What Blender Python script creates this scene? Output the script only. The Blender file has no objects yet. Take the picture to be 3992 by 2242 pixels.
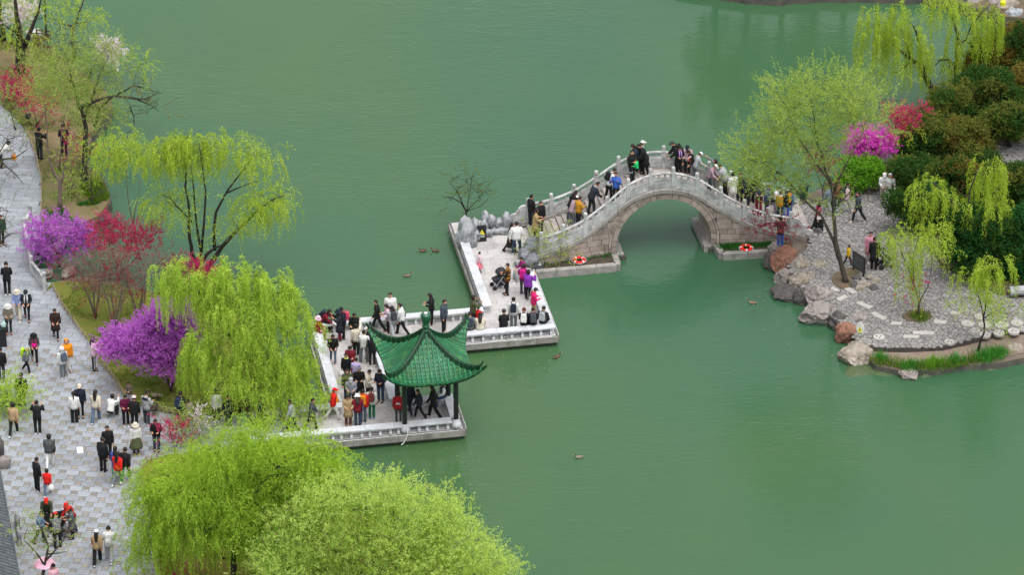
import bpy, bmesh, math, random
import numpy as np
from mathutils import Vector, Matrix, noise

# ------------------------------------------------------------------ camera, light, exposure
SC = bpy.context.scene
COL = SC.collection
F_PX, PITCH, DIST = 18400.0, math.radians(29.5), 229.0      # long lens of a drone, looking down
CP, SP = math.cos(PITCH), math.sin(PITCH)
CAM = (0.0, -DIST * CP, DIST * SP)
cam_data = bpy.data.cameras.new('camera')
cam_data.sensor_width = 36.0
cam_data.lens = F_PX / 3992.0 * 36.0
cam_data.clip_start = 1.0
cam_data.clip_end = 5000.0
cam = bpy.data.objects.new('camera', cam_data)
cam.location = CAM
cam.rotation_euler = (math.radians(90) - PITCH, 0, 0)
COL.objects.link(cam)
SC.camera = cam

SUN_EL, SUN_ROT = math.radians(70), math.radians(150)
world = bpy.data.worlds.new('World')
SC.world = world
world.use_nodes = True
wn, wl = world.node_tree.nodes, world.node_tree.links
wn.clear()
sky = wn.new('ShaderNodeTexSky')
sky.sky_type = 'NISHITA'
sky.sun_disc = False
sky.sun_elevation = SUN_EL
sky.sun_rotation = SUN_ROT
sky.air_density = 1.0
sky.dust_density = 4.0
sky.ozone_density = 1.0
hs = wn.new('ShaderNodeHueSaturation')          # a cloud deck: the same sky, much greyer
hs.inputs['Saturation'].default_value = 0.22
bg = wn.new('ShaderNodeBackground')
bg.inputs['Strength'].default_value = 0.15
wo = wn.new('ShaderNodeOutputWorld')
wl.new(sky.outputs[0], hs.inputs['Color'])
wl.new(hs.outputs[0], bg.inputs[0])
wl.new(bg.outputs[0], wo.inputs[0])

sun_data = bpy.data.lights.new('sun', 'SUN')
sun_data.energy = 1.0
sun_data.angle = math.radians(60)
sun_data.color = (1.0, 0.985, 0.96)
sun = bpy.data.objects.new('sun', sun_data)
sd = Vector((math.sin(SUN_ROT) * math.cos(SUN_EL), math.cos(SUN_ROT) * math.cos(SUN_EL), math.sin(SUN_EL)))
sun.rotation_euler = sd.to_track_quat('Z', 'Y').to_euler()
sun.location = (0, 0, 90)
COL.objects.link(sun)

SC.view_settings.view_transform = 'Standard'
SC.view_settings.look = 'None'
SC.view_settings.exposure = 0.88
SC.view_settings.gamma = 1.0
SC.view_settings.use_curve_mapping = False
SC.cycles.max_bounces = 6
SC.cycles.diffuse_bounces = 3
SC.cycles.glossy_bounces = 3
SC.cycles.transmission_bounces = 4
SC.cycles.transparent_max_bounces = 6

# ------------------------------------------------------------------ surveying: photo position + height -> point in the place
def ray(x, y):
    a, b = (x - 1996) / F_PX, -(y - 1121) / F_PX
    return np.array([a, CP + b * SP, -SP + b * CP])
def src(x, y, z=0.0):
    d = ray(x, y)
    t = (z - CAM[2]) / d[2]
    return Vector((CAM[0] + t * d[0], CAM[1] + t * d[1], z))
K = 3992 / 2576
def at(u, v, z=0.0):
    return src(u * K, v * K, z)
def on_y(u, v, y):                       # point where the sight line crosses the vertical plane y
    d = ray(u * K, v * K)
    t = (y - CAM[1]) / d[1]
    return Vector((CAM[0] + t * d[0], y, CAM[2] + t * d[2]))

DECK = 0.55
GND = 0.60
TH = math.radians(10.3)
EX = Vector((math.cos(TH), math.sin(TH), 0))
EY = Vector((-math.sin(TH), math.cos(TH), 0))
ORG = src(1150 + 1365 / 2.0675, 1050 + 1268 / 2.0675, DECK); ORG.z = 0
def W(lx, ly, z=0.0):                    # pier frame -> world
    p = ORG + EX * lx + EY * ly
    return Vector((p.x, p.y, z))
def Loc(p):
    d = Vector((p[0], p[1], 0)) - ORG
    return d.dot(EX), d.dot(EY)

# ------------------------------------------------------------------ materials
def lin(h):
    h = h.lstrip('#')
    c = [int(h[i:i + 2], 16) / 255 for i in (0, 2, 4)]
    return tuple(x / 12.92 if x <= 0.04045 else ((x + 0.055) / 1.055) ** 2.4 for x in c)
MATS = {}
def mat(name, c1, c2=None, scale=4.0, rough=0.8, bump=0.0, bscale=None, detail=6.0, per_obj=0.0, spec=0.3, stretch=None, island=0.0, dirt=None, dscale=0.7, damt=0.5, stain=None, sscale=0.5, samt=0.5):
    """noise-mottled surface; per_obj varies value from piece to piece, island from leaf to leaf"""
    if name in MATS:
        return MATS[name]
    m = bpy.data.materials.new(name)
    m.use_nodes = True
    n, l = m.node_tree.nodes, m.node_tree.links
    b = n['Principled BSDF']
    b.inputs['Roughness'].default_value = rough
    b.inputs['Specular IOR Level'].default_value = spec
    c1 = c1 if not isinstance(c1, str) else lin(c1)
    c2 = c1 if c2 is None else (c2 if not isinstance(c2, str) else lin(c2))
    tc = n.new('ShaderNodeTexCoord')
    vec = tc.outputs['Object']
    if stretch:
        mp = n.new('ShaderNodeMapping')
        mp.inputs['Scale'].default_value = stretch
        l.new(vec, mp.inputs[0]); vec = mp.outputs[0]
    if per_obj or island:
        oi = n.new('ShaderNodeObjectInfo')
        if per_obj:
            ad = n.new('ShaderNodeVectorMath'); ad.operation = 'ADD'
            sc = n.new('ShaderNodeVectorMath'); sc.operation = 'SCALE'
            sc.inputs['Scale'].default_value = 37.0
            l.new(oi.outputs['Location'], sc.inputs[0])
            l.new(vec, ad.inputs[0]); l.new(sc.outputs[0], ad.inputs[1]); vec = ad.outputs[0]
    nz = n.new('ShaderNodeTexNoise')
    nz.inputs['Scale'].default_value = scale
    nz.inputs['Detail'].default_value = detail
    nz.inputs['Roughness'].default_value = 0.6
    l.new(vec, nz.inputs['Vector'])
    rp = n.new('ShaderNodeMapRange')
    rp.inputs['From Min'].default_value = 0.32; rp.inputs['From Max'].default_value = 0.68
    l.new(nz.outputs['Fac'], rp.inputs['Value'])
    mx = n.new('ShaderNodeMix'); mx.data_type = 'RGBA'
    mx.inputs[6].default_value = (*c1, 1); mx.inputs[7].default_value = (*c2, 1)
    l.new(rp.outputs[0], mx.inputs[0])
    out = mx.outputs[2]
    if dirt:
        nd = n.new('ShaderNodeTexNoise'); nd.inputs['Scale'].default_value = dscale; nd.inputs['Detail'].default_value = 8
        nd.inputs['Roughness'].default_value = 0.7
        l.new(vec, nd.inputs['Vector'])
        rd = n.new('ShaderNodeMapRange'); rd.inputs['From Min'].default_value = 0.5; rd.inputs['From Max'].default_value = 0.72
        rd.inputs['To Max'].default_value = damt
        l.new(nd.outputs['Fac'], rd.inputs['Value'])
        md = n.new('ShaderNodeMix'); md.data_type = 'RGBA'
        md.inputs[7].default_value = (*(lin(dirt) if isinstance(dirt, str) else dirt), 1)
        l.new(rd.outputs[0], md.inputs[0]); l.new(out, md.inputs[6]); out = md.outputs[2]
    if stain:                                          # wear that runs across the pieces: worn lines, damp, lichen
        gp = n.new('ShaderNodeNewGeometry')
        ns = n.new('ShaderNodeTexNoise'); ns.inputs['Scale'].default_value = sscale; ns.inputs['Detail'].default_value = 7
        ns.inputs['Roughness'].default_value = 0.62; ns.inputs['Distortion'].default_value = 0.6
        l.new(gp.outputs['Position'], ns.inputs['Vector'])
        rs = n.new('ShaderNodeMapRange'); rs.inputs['From Min'].default_value = 0.46; rs.inputs['From Max'].default_value = 0.7
        rs.inputs['To Max'].default_value = samt
        l.new(ns.outputs['Fac'], rs.inputs['Value'])
        mt = n.new('ShaderNodeMix'); mt.data_type = 'RGBA'
        mt.inputs[7].default_value = (*lin(stain), 1)
        l.new(rs.outputs[0], mt.inputs[0]); l.new(out, mt.inputs[6]); out = mt.outputs[2]
    if per_obj or island:
        hv = n.new('ShaderNodeHueSaturation')
        mr = n.new('ShaderNodeMapRange')
        amt = per_obj or island
        mr.inputs['To Min'].default_value = 1 - amt; mr.inputs['To Max'].default_value = 1 + amt
        if island:
            g = n.new('ShaderNodeNewGeometry'); l.new(g.outputs['Random Per Island'], mr.inputs['Value'])
        else:
            l.new(oi.outputs['Random'], mr.inputs['Value'])
        l.new(mr.outputs[0], hv.inputs['Value']); l.new(out, hv.inputs['Color']); out = hv.outputs[0]
    l.new(out, b.inputs['Base Color'])
    if bump:
        bp = n.new('ShaderNodeBump'); bp.inputs['Strength'].default_value = bump; bp.inputs['Distance'].default_value = 0.03
        nb = n.new('ShaderNodeTexNoise'); nb.inputs['Scale'].default_value = bscale or scale * 4; nb.inputs['Detail'].default_value = 5
        l.new(vec, nb.inputs['Vector']); l.new(nb.outputs['Fac'], bp.inputs['Height']); l.new(bp.outputs[0], b.inputs['Normal'])
    MATS[name] = m
    return m

def leaf_mat(name, c1, c2, trans=0.45, rough=0.6):
    """thin leaves: colour differs from leaf to leaf, light comes through"""
    if name in MATS:
        return MATS[name]
    m = bpy.data.materials.new(name); m.use_nodes = True
    n, l = m.node_tree.nodes, m.node_tree.links
    n.remove(n['Principled BSDF'])
    g = n.new('ShaderNodeNewGeometry')
    mx = n.new('ShaderNodeMix'); mx.data_type = 'RGBA'
    mx.inputs[6].default_value = (*lin(c1), 1); mx.inputs[7].default_value = (*lin(c2), 1)
    l.new(g.outputs['Random Per Island'], mx.inputs[0])
    d = n.new('ShaderNodeBsdfDiffuse'); t = n.new('ShaderNodeBsdfTranslucent')
    l.new(mx.outputs[2], d.inputs[0])
    br = n.new('ShaderNodeHueSaturation'); br.inputs['Saturation'].default_value = 1.1; br.inputs['Value'].default_value = 1.1
    l.new(mx.outputs[2], br.inputs['Color']); l.new(br.outputs[0], t.inputs[0])
    ms = n.new('ShaderNodeMixShader'); ms.inputs[0].default_value = trans
    l.new(d.outputs[0], ms.inputs[1]); l.new(t.outputs[0], ms.inputs[2])
    l.new(ms.outputs[0], n['Material Output'].inputs[0])
    MATS[name] = m
    return m

# ------------------------------------------------------------------ mesh builders and object helpers
class MB:
    def __init__(self):
        self.v, self.f, self.m = [], [], []
    def add(self, vs, fs, mi=0):
        o = len(self.v)
        self.v += [tuple(p) for p in vs]
        self.f += [tuple(i + o for i in f) for f in fs]
        self.m += [mi] * len(fs)
        return self
    def box(self, c, s, rz=0.0, mi=0, top=1.0):
        hx, hy, hz = s[0] / 2, s[1] / 2, s[2] / 2
        vs = []
        ca, sa = math.cos(rz), math.sin(rz)
        for z, k in ((-hz, 1.0), (hz, top)):
            for x, y in ((-hx, -hy), (hx, -hy), (hx, hy), (-hx, hy)):
                x, y = x * k, y * k
                vs.append((c[0] + x * ca - y * sa, c[1] + x * sa + y * ca, c[2] + z))
        return self.add(vs, [(3, 2, 1, 0), (4, 5, 6, 7), (0, 1, 5, 4), (1, 2, 6, 5), (2, 3, 7, 6), (3, 0, 4, 7)], mi)
    def slab(self, c, s, rz=0.0, bev=0.008, mi=0):       # a stone with eased top edges
        hx, hy, hz = s[0] / 2, s[1] / 2, s[2] / 2
        ca, sa = math.cos(rz), math.sin(rz)
        vs = []
        for z, k in ((-hz, 0), (hz - bev, 0), (hz, bev)):
            for x, y in ((-hx + k, -hy + k), (hx - k, -hy + k), (hx - k, hy - k), (-hx + k, hy - k)):
                vs.append((c[0] + x * ca - y * sa, c[1] + x * sa + y * ca, c[2] + z))
        fs = [(8, 9, 10, 11)]
        for r in (0, 4):
            for i in range(4):
                j = (i + 1) % 4
                fs.append((r + i, r + j, r + 4 + j, r + 4 + i))
        return self.add(vs, fs, mi)
    def tube(self, pts, rad, n=6, mi=0, cap=True):
        pts = [Vector(p) for p in pts]
        if not hasattr(rad, '__len__'):
            rad = [rad] * len(pts)
        vs, fs = [], []
        ref = None
        for i, p in enumerate(pts):
            d = (pts[min(i + 1, len(pts) - 1)] - pts[max(i - 1, 0)])
            if d.length < 1e-6: d = Vector((0, 0, 1))
            d.normalize()
            if ref is None:
                ref = d.orthogonal().normalized()
            a = (ref - d * ref.dot(d))
            a = a.normalized() if a.length > 1e-4 else d.orthogonal().normalized()
            ref = a
            b = d.cross(a)
            for k in range(n):
                t = 2 * math.pi * k / n
                vs.append(p + (a * math.cos(t) + b * math.sin(t)) * rad[i])
        for i in range(len(pts) - 1):
            for k in range(n):
                k2 = (k + 1) % n
                fs.append((i * n + k, i * n + k2, (i + 1) * n + k2, (i + 1) * n + k))
        if cap:
            fs.append(tuple(range(n - 1, -1, -1)))
            fs.append(tuple((len(pts) - 1) * n + k for k in range(n)))
        return self.add(vs, fs, mi)
    def loft(self, rings, mi=0, cap=True):
        n = len(rings[0]); vs, fs = [], []
        for r in rings: vs += [tuple(p) for p in r]
        for i in range(len(rings) - 1):
            for k in range(n):
                k2 = (k + 1) % n
                fs.append((i * n + k, i * n + k2, (i + 1) * n + k2, (i + 1) * n + k))
        if cap:
            fs.append(tuple(range(n - 1, -1, -1))); fs.append(tuple((len(rings) - 1) * n + k for k in range(n)))
        return self.add(vs, fs, mi)
    def lathe(self, prof, c=(0, 0, 0), n=16, mi=0):
        rings = [[(c[0] + r * math.cos(2 * math.pi * k / n), c[1] + r * math.sin(2 * math.pi * k / n), c[2] + z) for k in range(n)] for r, z in prof]
        return self.loft(rings, mi)
    def prism(self, poly, z0, z1, mi=0):
        n = len(poly)
        a = sum(poly[i][0] * poly[(i + 1) % n][1] - poly[(i + 1) % n][0] * poly[i][1] for i in range(n))
        if a < 0: poly = poly[::-1]
        vs = [(p[0], p[1], z0) for p in poly] + [(p[0], p[1], z1) for p in poly]
        fs = [tuple(range(n - 1, -1, -1)), tuple(range(n, 2 * n))] + [(i, (i + 1) % n, n + (i + 1) % n, n + i) for i in range(n)]
        return self.add(vs, fs, mi)
    def mesh(self, name, mats, smooth=False):
        me = bpy.data.meshes.new(name)
        me.from_pydata(self.v, [], self.f)
        for m in (mats if isinstance(mats, (list, tuple)) else [mats]):
            me.materials.append(m)
        if len(set(self.m)) > 1:
            me.polygons.foreach_set('material_index', self.m)
        if smooth:
            me.polygons.foreach_set('use_smooth', [True] * len(me.polygons))
        me.update()
        return me
    def build(self, name, mats, parent=None, smooth=False, loc=None, rz=None):
        return obj(name, self.mesh(name, mats, smooth), parent, loc, rz)

def obj(name, me, parent=None, loc=None, rz=None):
    o = bpy.data.objects.new(name, me)
    COL.objects.link(o)
    if parent is not None: o.parent = parent
    if loc is not None: o.location = loc
    if rz is not None: o.rotation_euler = (0, 0, rz)
    return o
def tag(o, label=None, cat=None, group=None, kind=None):
    if label: o['label'] = label
    if cat: o['category'] = cat
    if group: o['group'] = group
    if kind: o['kind'] = kind
    return o
def thing(name, label, cat, loc=(0, 0, 0), rz=0.0, group=None):
    o = obj(name, None, None, loc, rz)
    o.empty_display_size = 0.2
    return tag(o, label, cat, group)
def struct(o):
    o['kind'] = 'structure'
    return o
def stuff(o):
    o['kind'] = 'stuff'
    return o
def inside(p, poly):
    x, y = p[0], p[1]; c = False; n = len(poly); j = n - 1
    for i in range(n):
        xi, yi = poly[i][0], poly[i][1]; xj, yj = poly[j][0], poly[j][1]
        if (yi > y) != (yj > y) and x < (xj - xi) * (y - yi) / (yj - yi) + xi: c = not c
        j = i
    return c
def P2(pts, z):
    return [tuple(at(u, v, z)[:2]) for u, v in pts]
R = random.Random(11)
NR = np.random.default_rng(5)
# ------------------------------------------------------------------ water, land
def water_mat():
    m = bpy.data.materials.new('lake_water'); m.use_nodes = True
    n, l = m.node_tree.nodes, m.node_tree.links
    b = n['Principled BSDF']
    b.inputs['Roughness'].default_value = 0.05
    b.inputs['IOR'].default_value = 1.33
    tc = n.new('ShaderNodeTexCoord')
    def nz(scale, stretch, det, rot=0.2, dist=0.0):
        mp = n.new('ShaderNodeMapping'); mp.inputs['Scale'].default_value = stretch; mp.inputs['Rotation'].default_value = (0, 0, rot)
        l.new(tc.outputs['Object'], mp.inputs[0])
        t = n.new('ShaderNodeTexNoise'); t.inputs['Scale'].default_value = scale; t.inputs['Detail'].default_value = det
        t.inputs['Distortion'].default_value = dist
        l.new(mp.outputs[0], t.inputs['Vector'])
        return t
    big = nz(0.045, (1, 0.7, 1), 3, 0.5)            # silt drifting in broad patches
    rp = n.new('ShaderNodeMapRange'); rp.inputs['From Min'].default_value = 0.3; rp.inputs['From Max'].default_value = 0.7
    l.new(big.outputs['Fac'], rp.inputs['Value'])
    mx = n.new('ShaderNodeMix'); mx.data_type = 'RGBA'
    mx.inputs[6].default_value = (0.028, 0.088, 0.049, 1); mx.inputs[7].default_value = (0.048, 0.101, 0.038, 1)
    l.new(rp.outputs[0], mx.inputs[0]); l.new(mx.outputs[2], b.inputs['Base Color'])
    fine = nz(3.2, (0.55, 1.5, 1), 4, 0.25, 0.4)
    mid = nz(0.9, (0.6, 1.3, 1), 2, -0.2)
    calm = nz(0.09, (0.6, 1, 1), 3, 0.9)            # gusts: ruffled and calm patches
    cr = n.new('ShaderNodeMapRange'); cr.inputs['From Min'].default_value = 0.35; cr.inputs['From Max'].default_value = 0.65
    cr.inputs['To Min'].default_value = 0.2; cr.inputs['To Max'].default_value = 1.0
    l.new(calm.outputs['Fac'], cr.inputs['Value'])
    ad = n.new('ShaderNodeMath'); ad.operation = 'MULTIPLY_ADD'; ad.inputs[1].default_value = 1.2
    l.new(mid.outputs['Fac'], ad.inputs[0]); l.new(fine.outputs['Fac'], ad.inputs[2])
    bp = n.new('ShaderNodeBump'); bp.inputs['Distance'].default_value = 0.05
    st = n.new('ShaderNodeMath'); st.operation = 'MULTIPLY'; st.inputs[1].default_value = 0.55
    l.new(cr.outputs[0], st.inputs[0]); l.new(st.outputs[0], bp.inputs['Strength'])
    l.new(ad.outputs[0], bp.inputs['Height']); l.new(bp.outputs[0], b.inputs['Normal'])
    return m
WATER = water_mat()
struct(MB().add([(-1500, -900, 0), (1500, -900, 0), (1500, 1500, 0), (-1500, 1500, 0)], [(0, 1, 2, 3)]).build('water', WATER))

SOIL = mat('bank_soil', '#6b5a48', '#4f4a3c', 2.0, 0.95, 0.5, 14, dirt='#3d4a24', dscale=0.5, damt=0.7)
LAWN_DRY = mat('worn_lawn', '#7a6750', '#5d5a37', 1.2, 0.95, 0.7, 30, dirt='#43611d', dscale=0.45, damt=0.95)
LAWN = mat('lawn', '#56611f', '#6c6a30', 1.1, 0.95, 0.8, 34, dirt='#3e5c16', dscale=0.6, damt=0.9)
JOINT = mat('joint_mortar', '#5f6163', '#4d4e50', 5, 0.95, 0.3)
STONE_EDGE = mat('bank_stone', '#54524a', '#383a35', 2.5, 0.9, 0.8, 10)

land_left = [(-80, 98), (75, 100), (120, 115), (200, 175), (268, 235), (285, 270), (275, 293), (247, 325), (225, 343), (220, 385), (222, 428), (250, 441), (272, 478), (278, 510), (268, 531), (250, 550), (218, 566), (170, 588), (110, 600), (70, 600), (76, 690), (112, 716), (190, 700), (300, 712), (390, 738), (430, 715), (545, 690), (590, 740), (620, 820), (650, 920), (690, 1010), (705, 1040), (705, 1112), (760, 1200), (860, 1260), (1000, 1350), (1150, 1440), (1250, 1520), (1300, 1620), (-80, 1620)]
def wobble(poly, amp, seg):
    out = []
    n = len(poly)
    for i in range(n):
        a, b = Vector(poly[i]), Vector(poly[(i + 1) % n])
        k = max(1, int((b - a).length / seg))
        for j in range(k):
            p = a.lerp(b, j / k)
            if j: p += Vector((noise.noise((p.x * .9, p.y * .9, 1.0)), noise.noise((p.x * .9, p.y * .9, 7.0)))) * amp
            out.append((p.x, p.y))
    return out
LL = wobble(P2(land_left, 0.4), 0.25, 0.5)
def bank(name, poly, z, m, batter=0.35):
    """land with a sloping foot into the water"""
    n = len(poly); mb = MB()
    c = [Vector(p) for p in poly]
    a = sum(c[i].x * c[(i + 1) % n].y - c[(i + 1) % n].x * c[i].y for i in range(n))
    if a < 0: c.reverse()
    low = []
    for i in range(n):
        t = (c[(i + 1) % n] - c[i - 1]).normalized()
        low.append(c[i] + Vector((t.y, -t.x)) * batter)
    vs = [(p.x, p.y, z) for p in c] + [(p.x, p.y, -1.2) for p in low]
    fs = [tuple(range(n))] + [(i, n + i, n + (i + 1) % n, (i + 1) % n) for i in range(n)]
    mb.add(vs, fs[:1]); mb.add(vs, fs[1:], 1)
    return struct(mb.build(name, [m, STONE_EDGE]))
bank('ground', LL, 0.48, SOIL)
# the plaza bed, with the joints between its slabs
plaza = [(-70, 250), (0, 262), (30, 290), (62, 328), (90, 400), (101, 452), (104, 510), (101, 548), (64, 590), (75, 700), (113, 733), (130, 722), (156, 772), (200, 836), (226, 869), (247, 912), (277, 946), (292, 966), (311, 998), (351, 1022), (385, 1034), (449, 1047), (560, 1050), (715, 1036), (715, 1112), (560, 1135), (420, 1145), (370, 1160), (345, 1195), (359, 1240), (380, 1320), (403, 1440), (412, 1530), (-70, 1530)]
PLZ = P2(plaza, GND)
struct(MB().prism(PLZ, -0.6, GND - 0.012).build('plaza_bed', JOINT))
upper_lawn = [(-70, 100), (75, 104), (118, 120), (196, 180), (262, 238), (278, 270), (268, 290), (242, 322), (218, 343), (213, 385), (215, 430), (246, 446), (266, 480), (271, 510), (260, 529), (243, 546), (214, 560), (165, 580), (104, 590), (106, 510), (104, 452), (93, 400), (65, 328), (33, 290), (0, 262), (-70, 250)]
lower_lawn = [(116, 732), (134, 722), (160, 772), (203, 834), (229, 867), (250, 910), (279, 944), (294, 964), (313, 996), (352, 1020), (386, 1032), (449, 1044), (560, 1048), (700, 1036), (684, 1010), (643, 920), (613, 820), (583, 742), (543, 696), (430, 722), (390, 745), (300, 720), (190, 708), (130, 714)]
bottom_lawn = [(705, 1114), (756, 1202), (856, 1264), (996, 1355), (1146, 1445), (1246, 1525), (1290, 1610), (414, 1610), (405, 1440), (383, 1320), (362, 1240), (348, 1195), (372, 1161), (421, 1147), (560, 1137)]
struct(MB().prism(P2(upper_lawn, 0.6), 0.3, 0.635).build('lawn_by_path', LAWN_DRY))
struct(MB().prism(P2(lower_lawn, 0.6), 0.3, 0.645).build('lawn_by_plaza', LAWN))
struct(MB().prism(P2(bottom_lawn, 0.6), 0.3, 0.640).build('lawn_under_willows', mat('willow_lawn', '#6b6a28', '#7a6b38', 1.3, 0.95, 0.8, 34, dirt='#4a5c1c', dscale=0.5, damt=0.8)))

# right island
island = [(1962, 640), (1968, 683), (1994, 712), (2026, 735), (2058, 772), (2074, 795), (2114, 810), (2140, 836), (2166, 856), (2182, 878), (2190, 898), (2204, 915), (2247, 924), (2288, 930), (2341, 926), (2403, 915), (2497, 910), (2600, 890), (2680, 860), (2700, 100), (2576, 100), (2500, 130), (2440, 188), (2370, 236), (2338, 258), (2288, 336), (2258, 373), (2250, 420), (2213, 425), (2150, 440), (2090, 462), (2044, 478), (2013, 494), (1985, 505), (1960, 560)]
IS = wobble(P2(island, 0.4), 0.2, 0.5)
bank('island_ground', IS, 0.28, mat('island_soil', '#6f6358', '#5a5048', 2.0, 0.95, 0.6, 12))
dirt_strip = [(2172, 880), (2200, 880), (2279, 882), (2372, 877), (2440, 862), (2500, 842), (2590, 830), (2590, 884), (2497, 905), (2403, 910), (2341, 921), (2288, 925), (2247, 919), (2204, 908), (2188, 896)]
struct(MB().prism(P2(dirt_strip, 0.33), 0.0, 0.335).build('dirt_strip', mat('raked_dirt', '#857669', '#6c5f55', 1.6, 0.95, 0.5, 26)))
far_bank = [(1850, -14), (1960, -4), (2060, -14), (2320, -10), (2400, 10), (2440, 24), (2500, 44), (2560, 52), (2640, 50), (2760, -10), (2700, -400), (1500, -420), (1700, -40)]
bank('far_bank', wobble(P2(far_bank, 0.4), 0.25, 0.6), 0.6, SOIL)
bed = [(2240, 440), (2258, 380), (2290, 340), (2340, 262), (2440, 192), (2500, 134), (2690, 110), (2690, 330), (2560, 420), (2470, 430), (2400, 455), (2330, 470)]
struct(MB().prism(P2(bed, 0.6), 0.3, 0.72).build('shrub_bed_soil', SOIL))
bed2 = [(2372, 668), (2429, 690), (2470, 715), (2520, 738), (2700, 742), (2700, 440), (2520, 470), (2420, 500), (2350, 560), (2340, 620)]
struct(MB().prism(P2(bed2, 0.6), 0.3, 0.74).build('hedge_bed_soil', SOIL))

# ------------------------------------------------------------------ paving
GRANITE = mat('grey_granite', '#969a9f', '#84888d', 7, 0.75, 0.25, 60, per_obj=0.10, dirt='#6c7074', dscale=0.9, damt=0.6, stain='#5f6264', sscale=0.55, samt=0.55)
GRANITE_S = mat('grey_granite_run', '#969a9f', '#84888d', 7, 0.75, 0.25, 60, island=0.09, dirt='#6c7074', dscale=0.9, damt=0.6, stain='#5f6264', sscale=0.55, samt=0.55)
PEBBLE = mat('pebble_mosaic', '#9c978e', '#645e54', 26, 0.85, 0.9, 38, per_obj=0.16)
PEBBLE_S = mat('pebble_mosaic_run', '#9c978e', '#645e54', 26, 0.85, 0.9, 38, island=0.14)
DECKSTONE = mat('deck_granite', '#b3b0ae', '#a4a09e', 6, 0.7, 0.2, 50, per_obj=0.07, dirt='#969391', dscale=1.4, damt=0.5, stain='#77736f', sscale=0.8, samt=0.5)
MARBLE = mat('white_marble', '#c3c5c9', '#b2b4b8', 3.0, 0.6, 0.15, 30, per_obj=0.04, dirt='#8d8f8f', dscale=1.6, damt=0.5, stain='#85878a', sscale=1.1, samt=0.55)
SLABC = {}
def slab_mesh(sx, sy, sz, m, bev=0.008):
    k = (round(sx, 3), round(sy, 3), sz, m.name)
    if k not in SLABC:
        SLABC[k] = MB().slab((0, 0, -sz / 2), (sx, sy, sz), bev=bev).mesh('slab', m)
    return SLABC[k]
class Pieces:
    """collects alike pieces; the ones nearest the camera become parts, the rest one run of real geometry"""
    def __init__(self, name, parent, m, m_run, limit=300):
        self.a = []; self.name = name; self.parent = parent; self.m = m; self.mr = m_run; self.limit = limit
    def add(self, c, sx, sy, sz, rz, near):
        self.a.append((near, c, sx, sy, sz, rz))
    def finish(self):
        self.a.sort(key=lambda t: t[0])
        for _, c, sx, sy, sz, rz in self.a[:self.limit]:
            obj(self.name, slab_mesh(sx, sy, sz, self.m), self.parent, c, rz)
        rest = self.a[self.limit:]
        if rest:
            mb = MB()
            for _, c, sx, sy, sz, rz in rest: mb.slab((c[0], c[1], c[2] - sz / 2), (sx, sy, sz), rz)
            stuff(mb.build(self.name + '_run', self.mr, self.parent))

pave = obj('plaza_paving', None); struct(pave)
slabs = Pieces('paving_slab', pave, GRANITE, GRANITE_S)
pebs = Pieces('pebble_tile', pave, PEBBLE, PEBBLE_S)
small = Pieces('filler_slab', pave, GRANITE, GRANITE_S)
path = Pieces('path_slab', pave, GRANITE, GRANITE_S)
TP = math.radians(-7.9)
ax = Vector((math.cos(TP), math.sin(TP), 0)); ay = Vector((-math.sin(TP), math.cos(TP), 0))
o0 = src(0, 1400, 0)
big_poly = P2([(-30, 240), (70, 300), (115, 400), (120, 560), (90, 600), (100, 690), (150, 720), (200, 800), (270, 900), (330, 980), (400, 1015), (715, 1030), (715, 1118), (420, 1160), (380, 1170), (365, 1200), (380, 1240), (400, 1320), (425, 1440), (430, 1475), (-30, 1475)], GND)
g = 0.018
for r in range(-60, 60):
    for c in range(-14, 40):
        p = o0 + ay * (r * 0.42) + ax * (c * 0.9 + (0.45 if r % 2 else 0))
        if not inside(p, big_poly): continue
        if r <= 0 and p.y < src(0, 1400, 0).y + 0.3:
            q = p + ax * 0.0
            slabs.add((q.x, q.y, GND + R.uniform(-.003, .003)), 0.6 - g, 0.42 - g, 0.06, TP, p.y)
            q = p + ax * 0.45 + ay * 0.07
            pebs.add((q.x, q.y, GND - 0.002), 0.3 - g, 0.28 - g, 0.06, TP, p.y)
            q = p + ax * 0.45 - ay * 0.14
            small.add((q.x, q.y, GND + R.uniform(-.003, .003)), 0.3 - g, 0.14 - g, 0.06, TP, p.y)
        else:
            path.add((p.x, p.y, GND + R.uniform(-.004, .004)), 0.9 - g, 0.42 - g, 0.06, TP, p.y)
for q in (slabs, pebs, small, path): q.finish()

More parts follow.
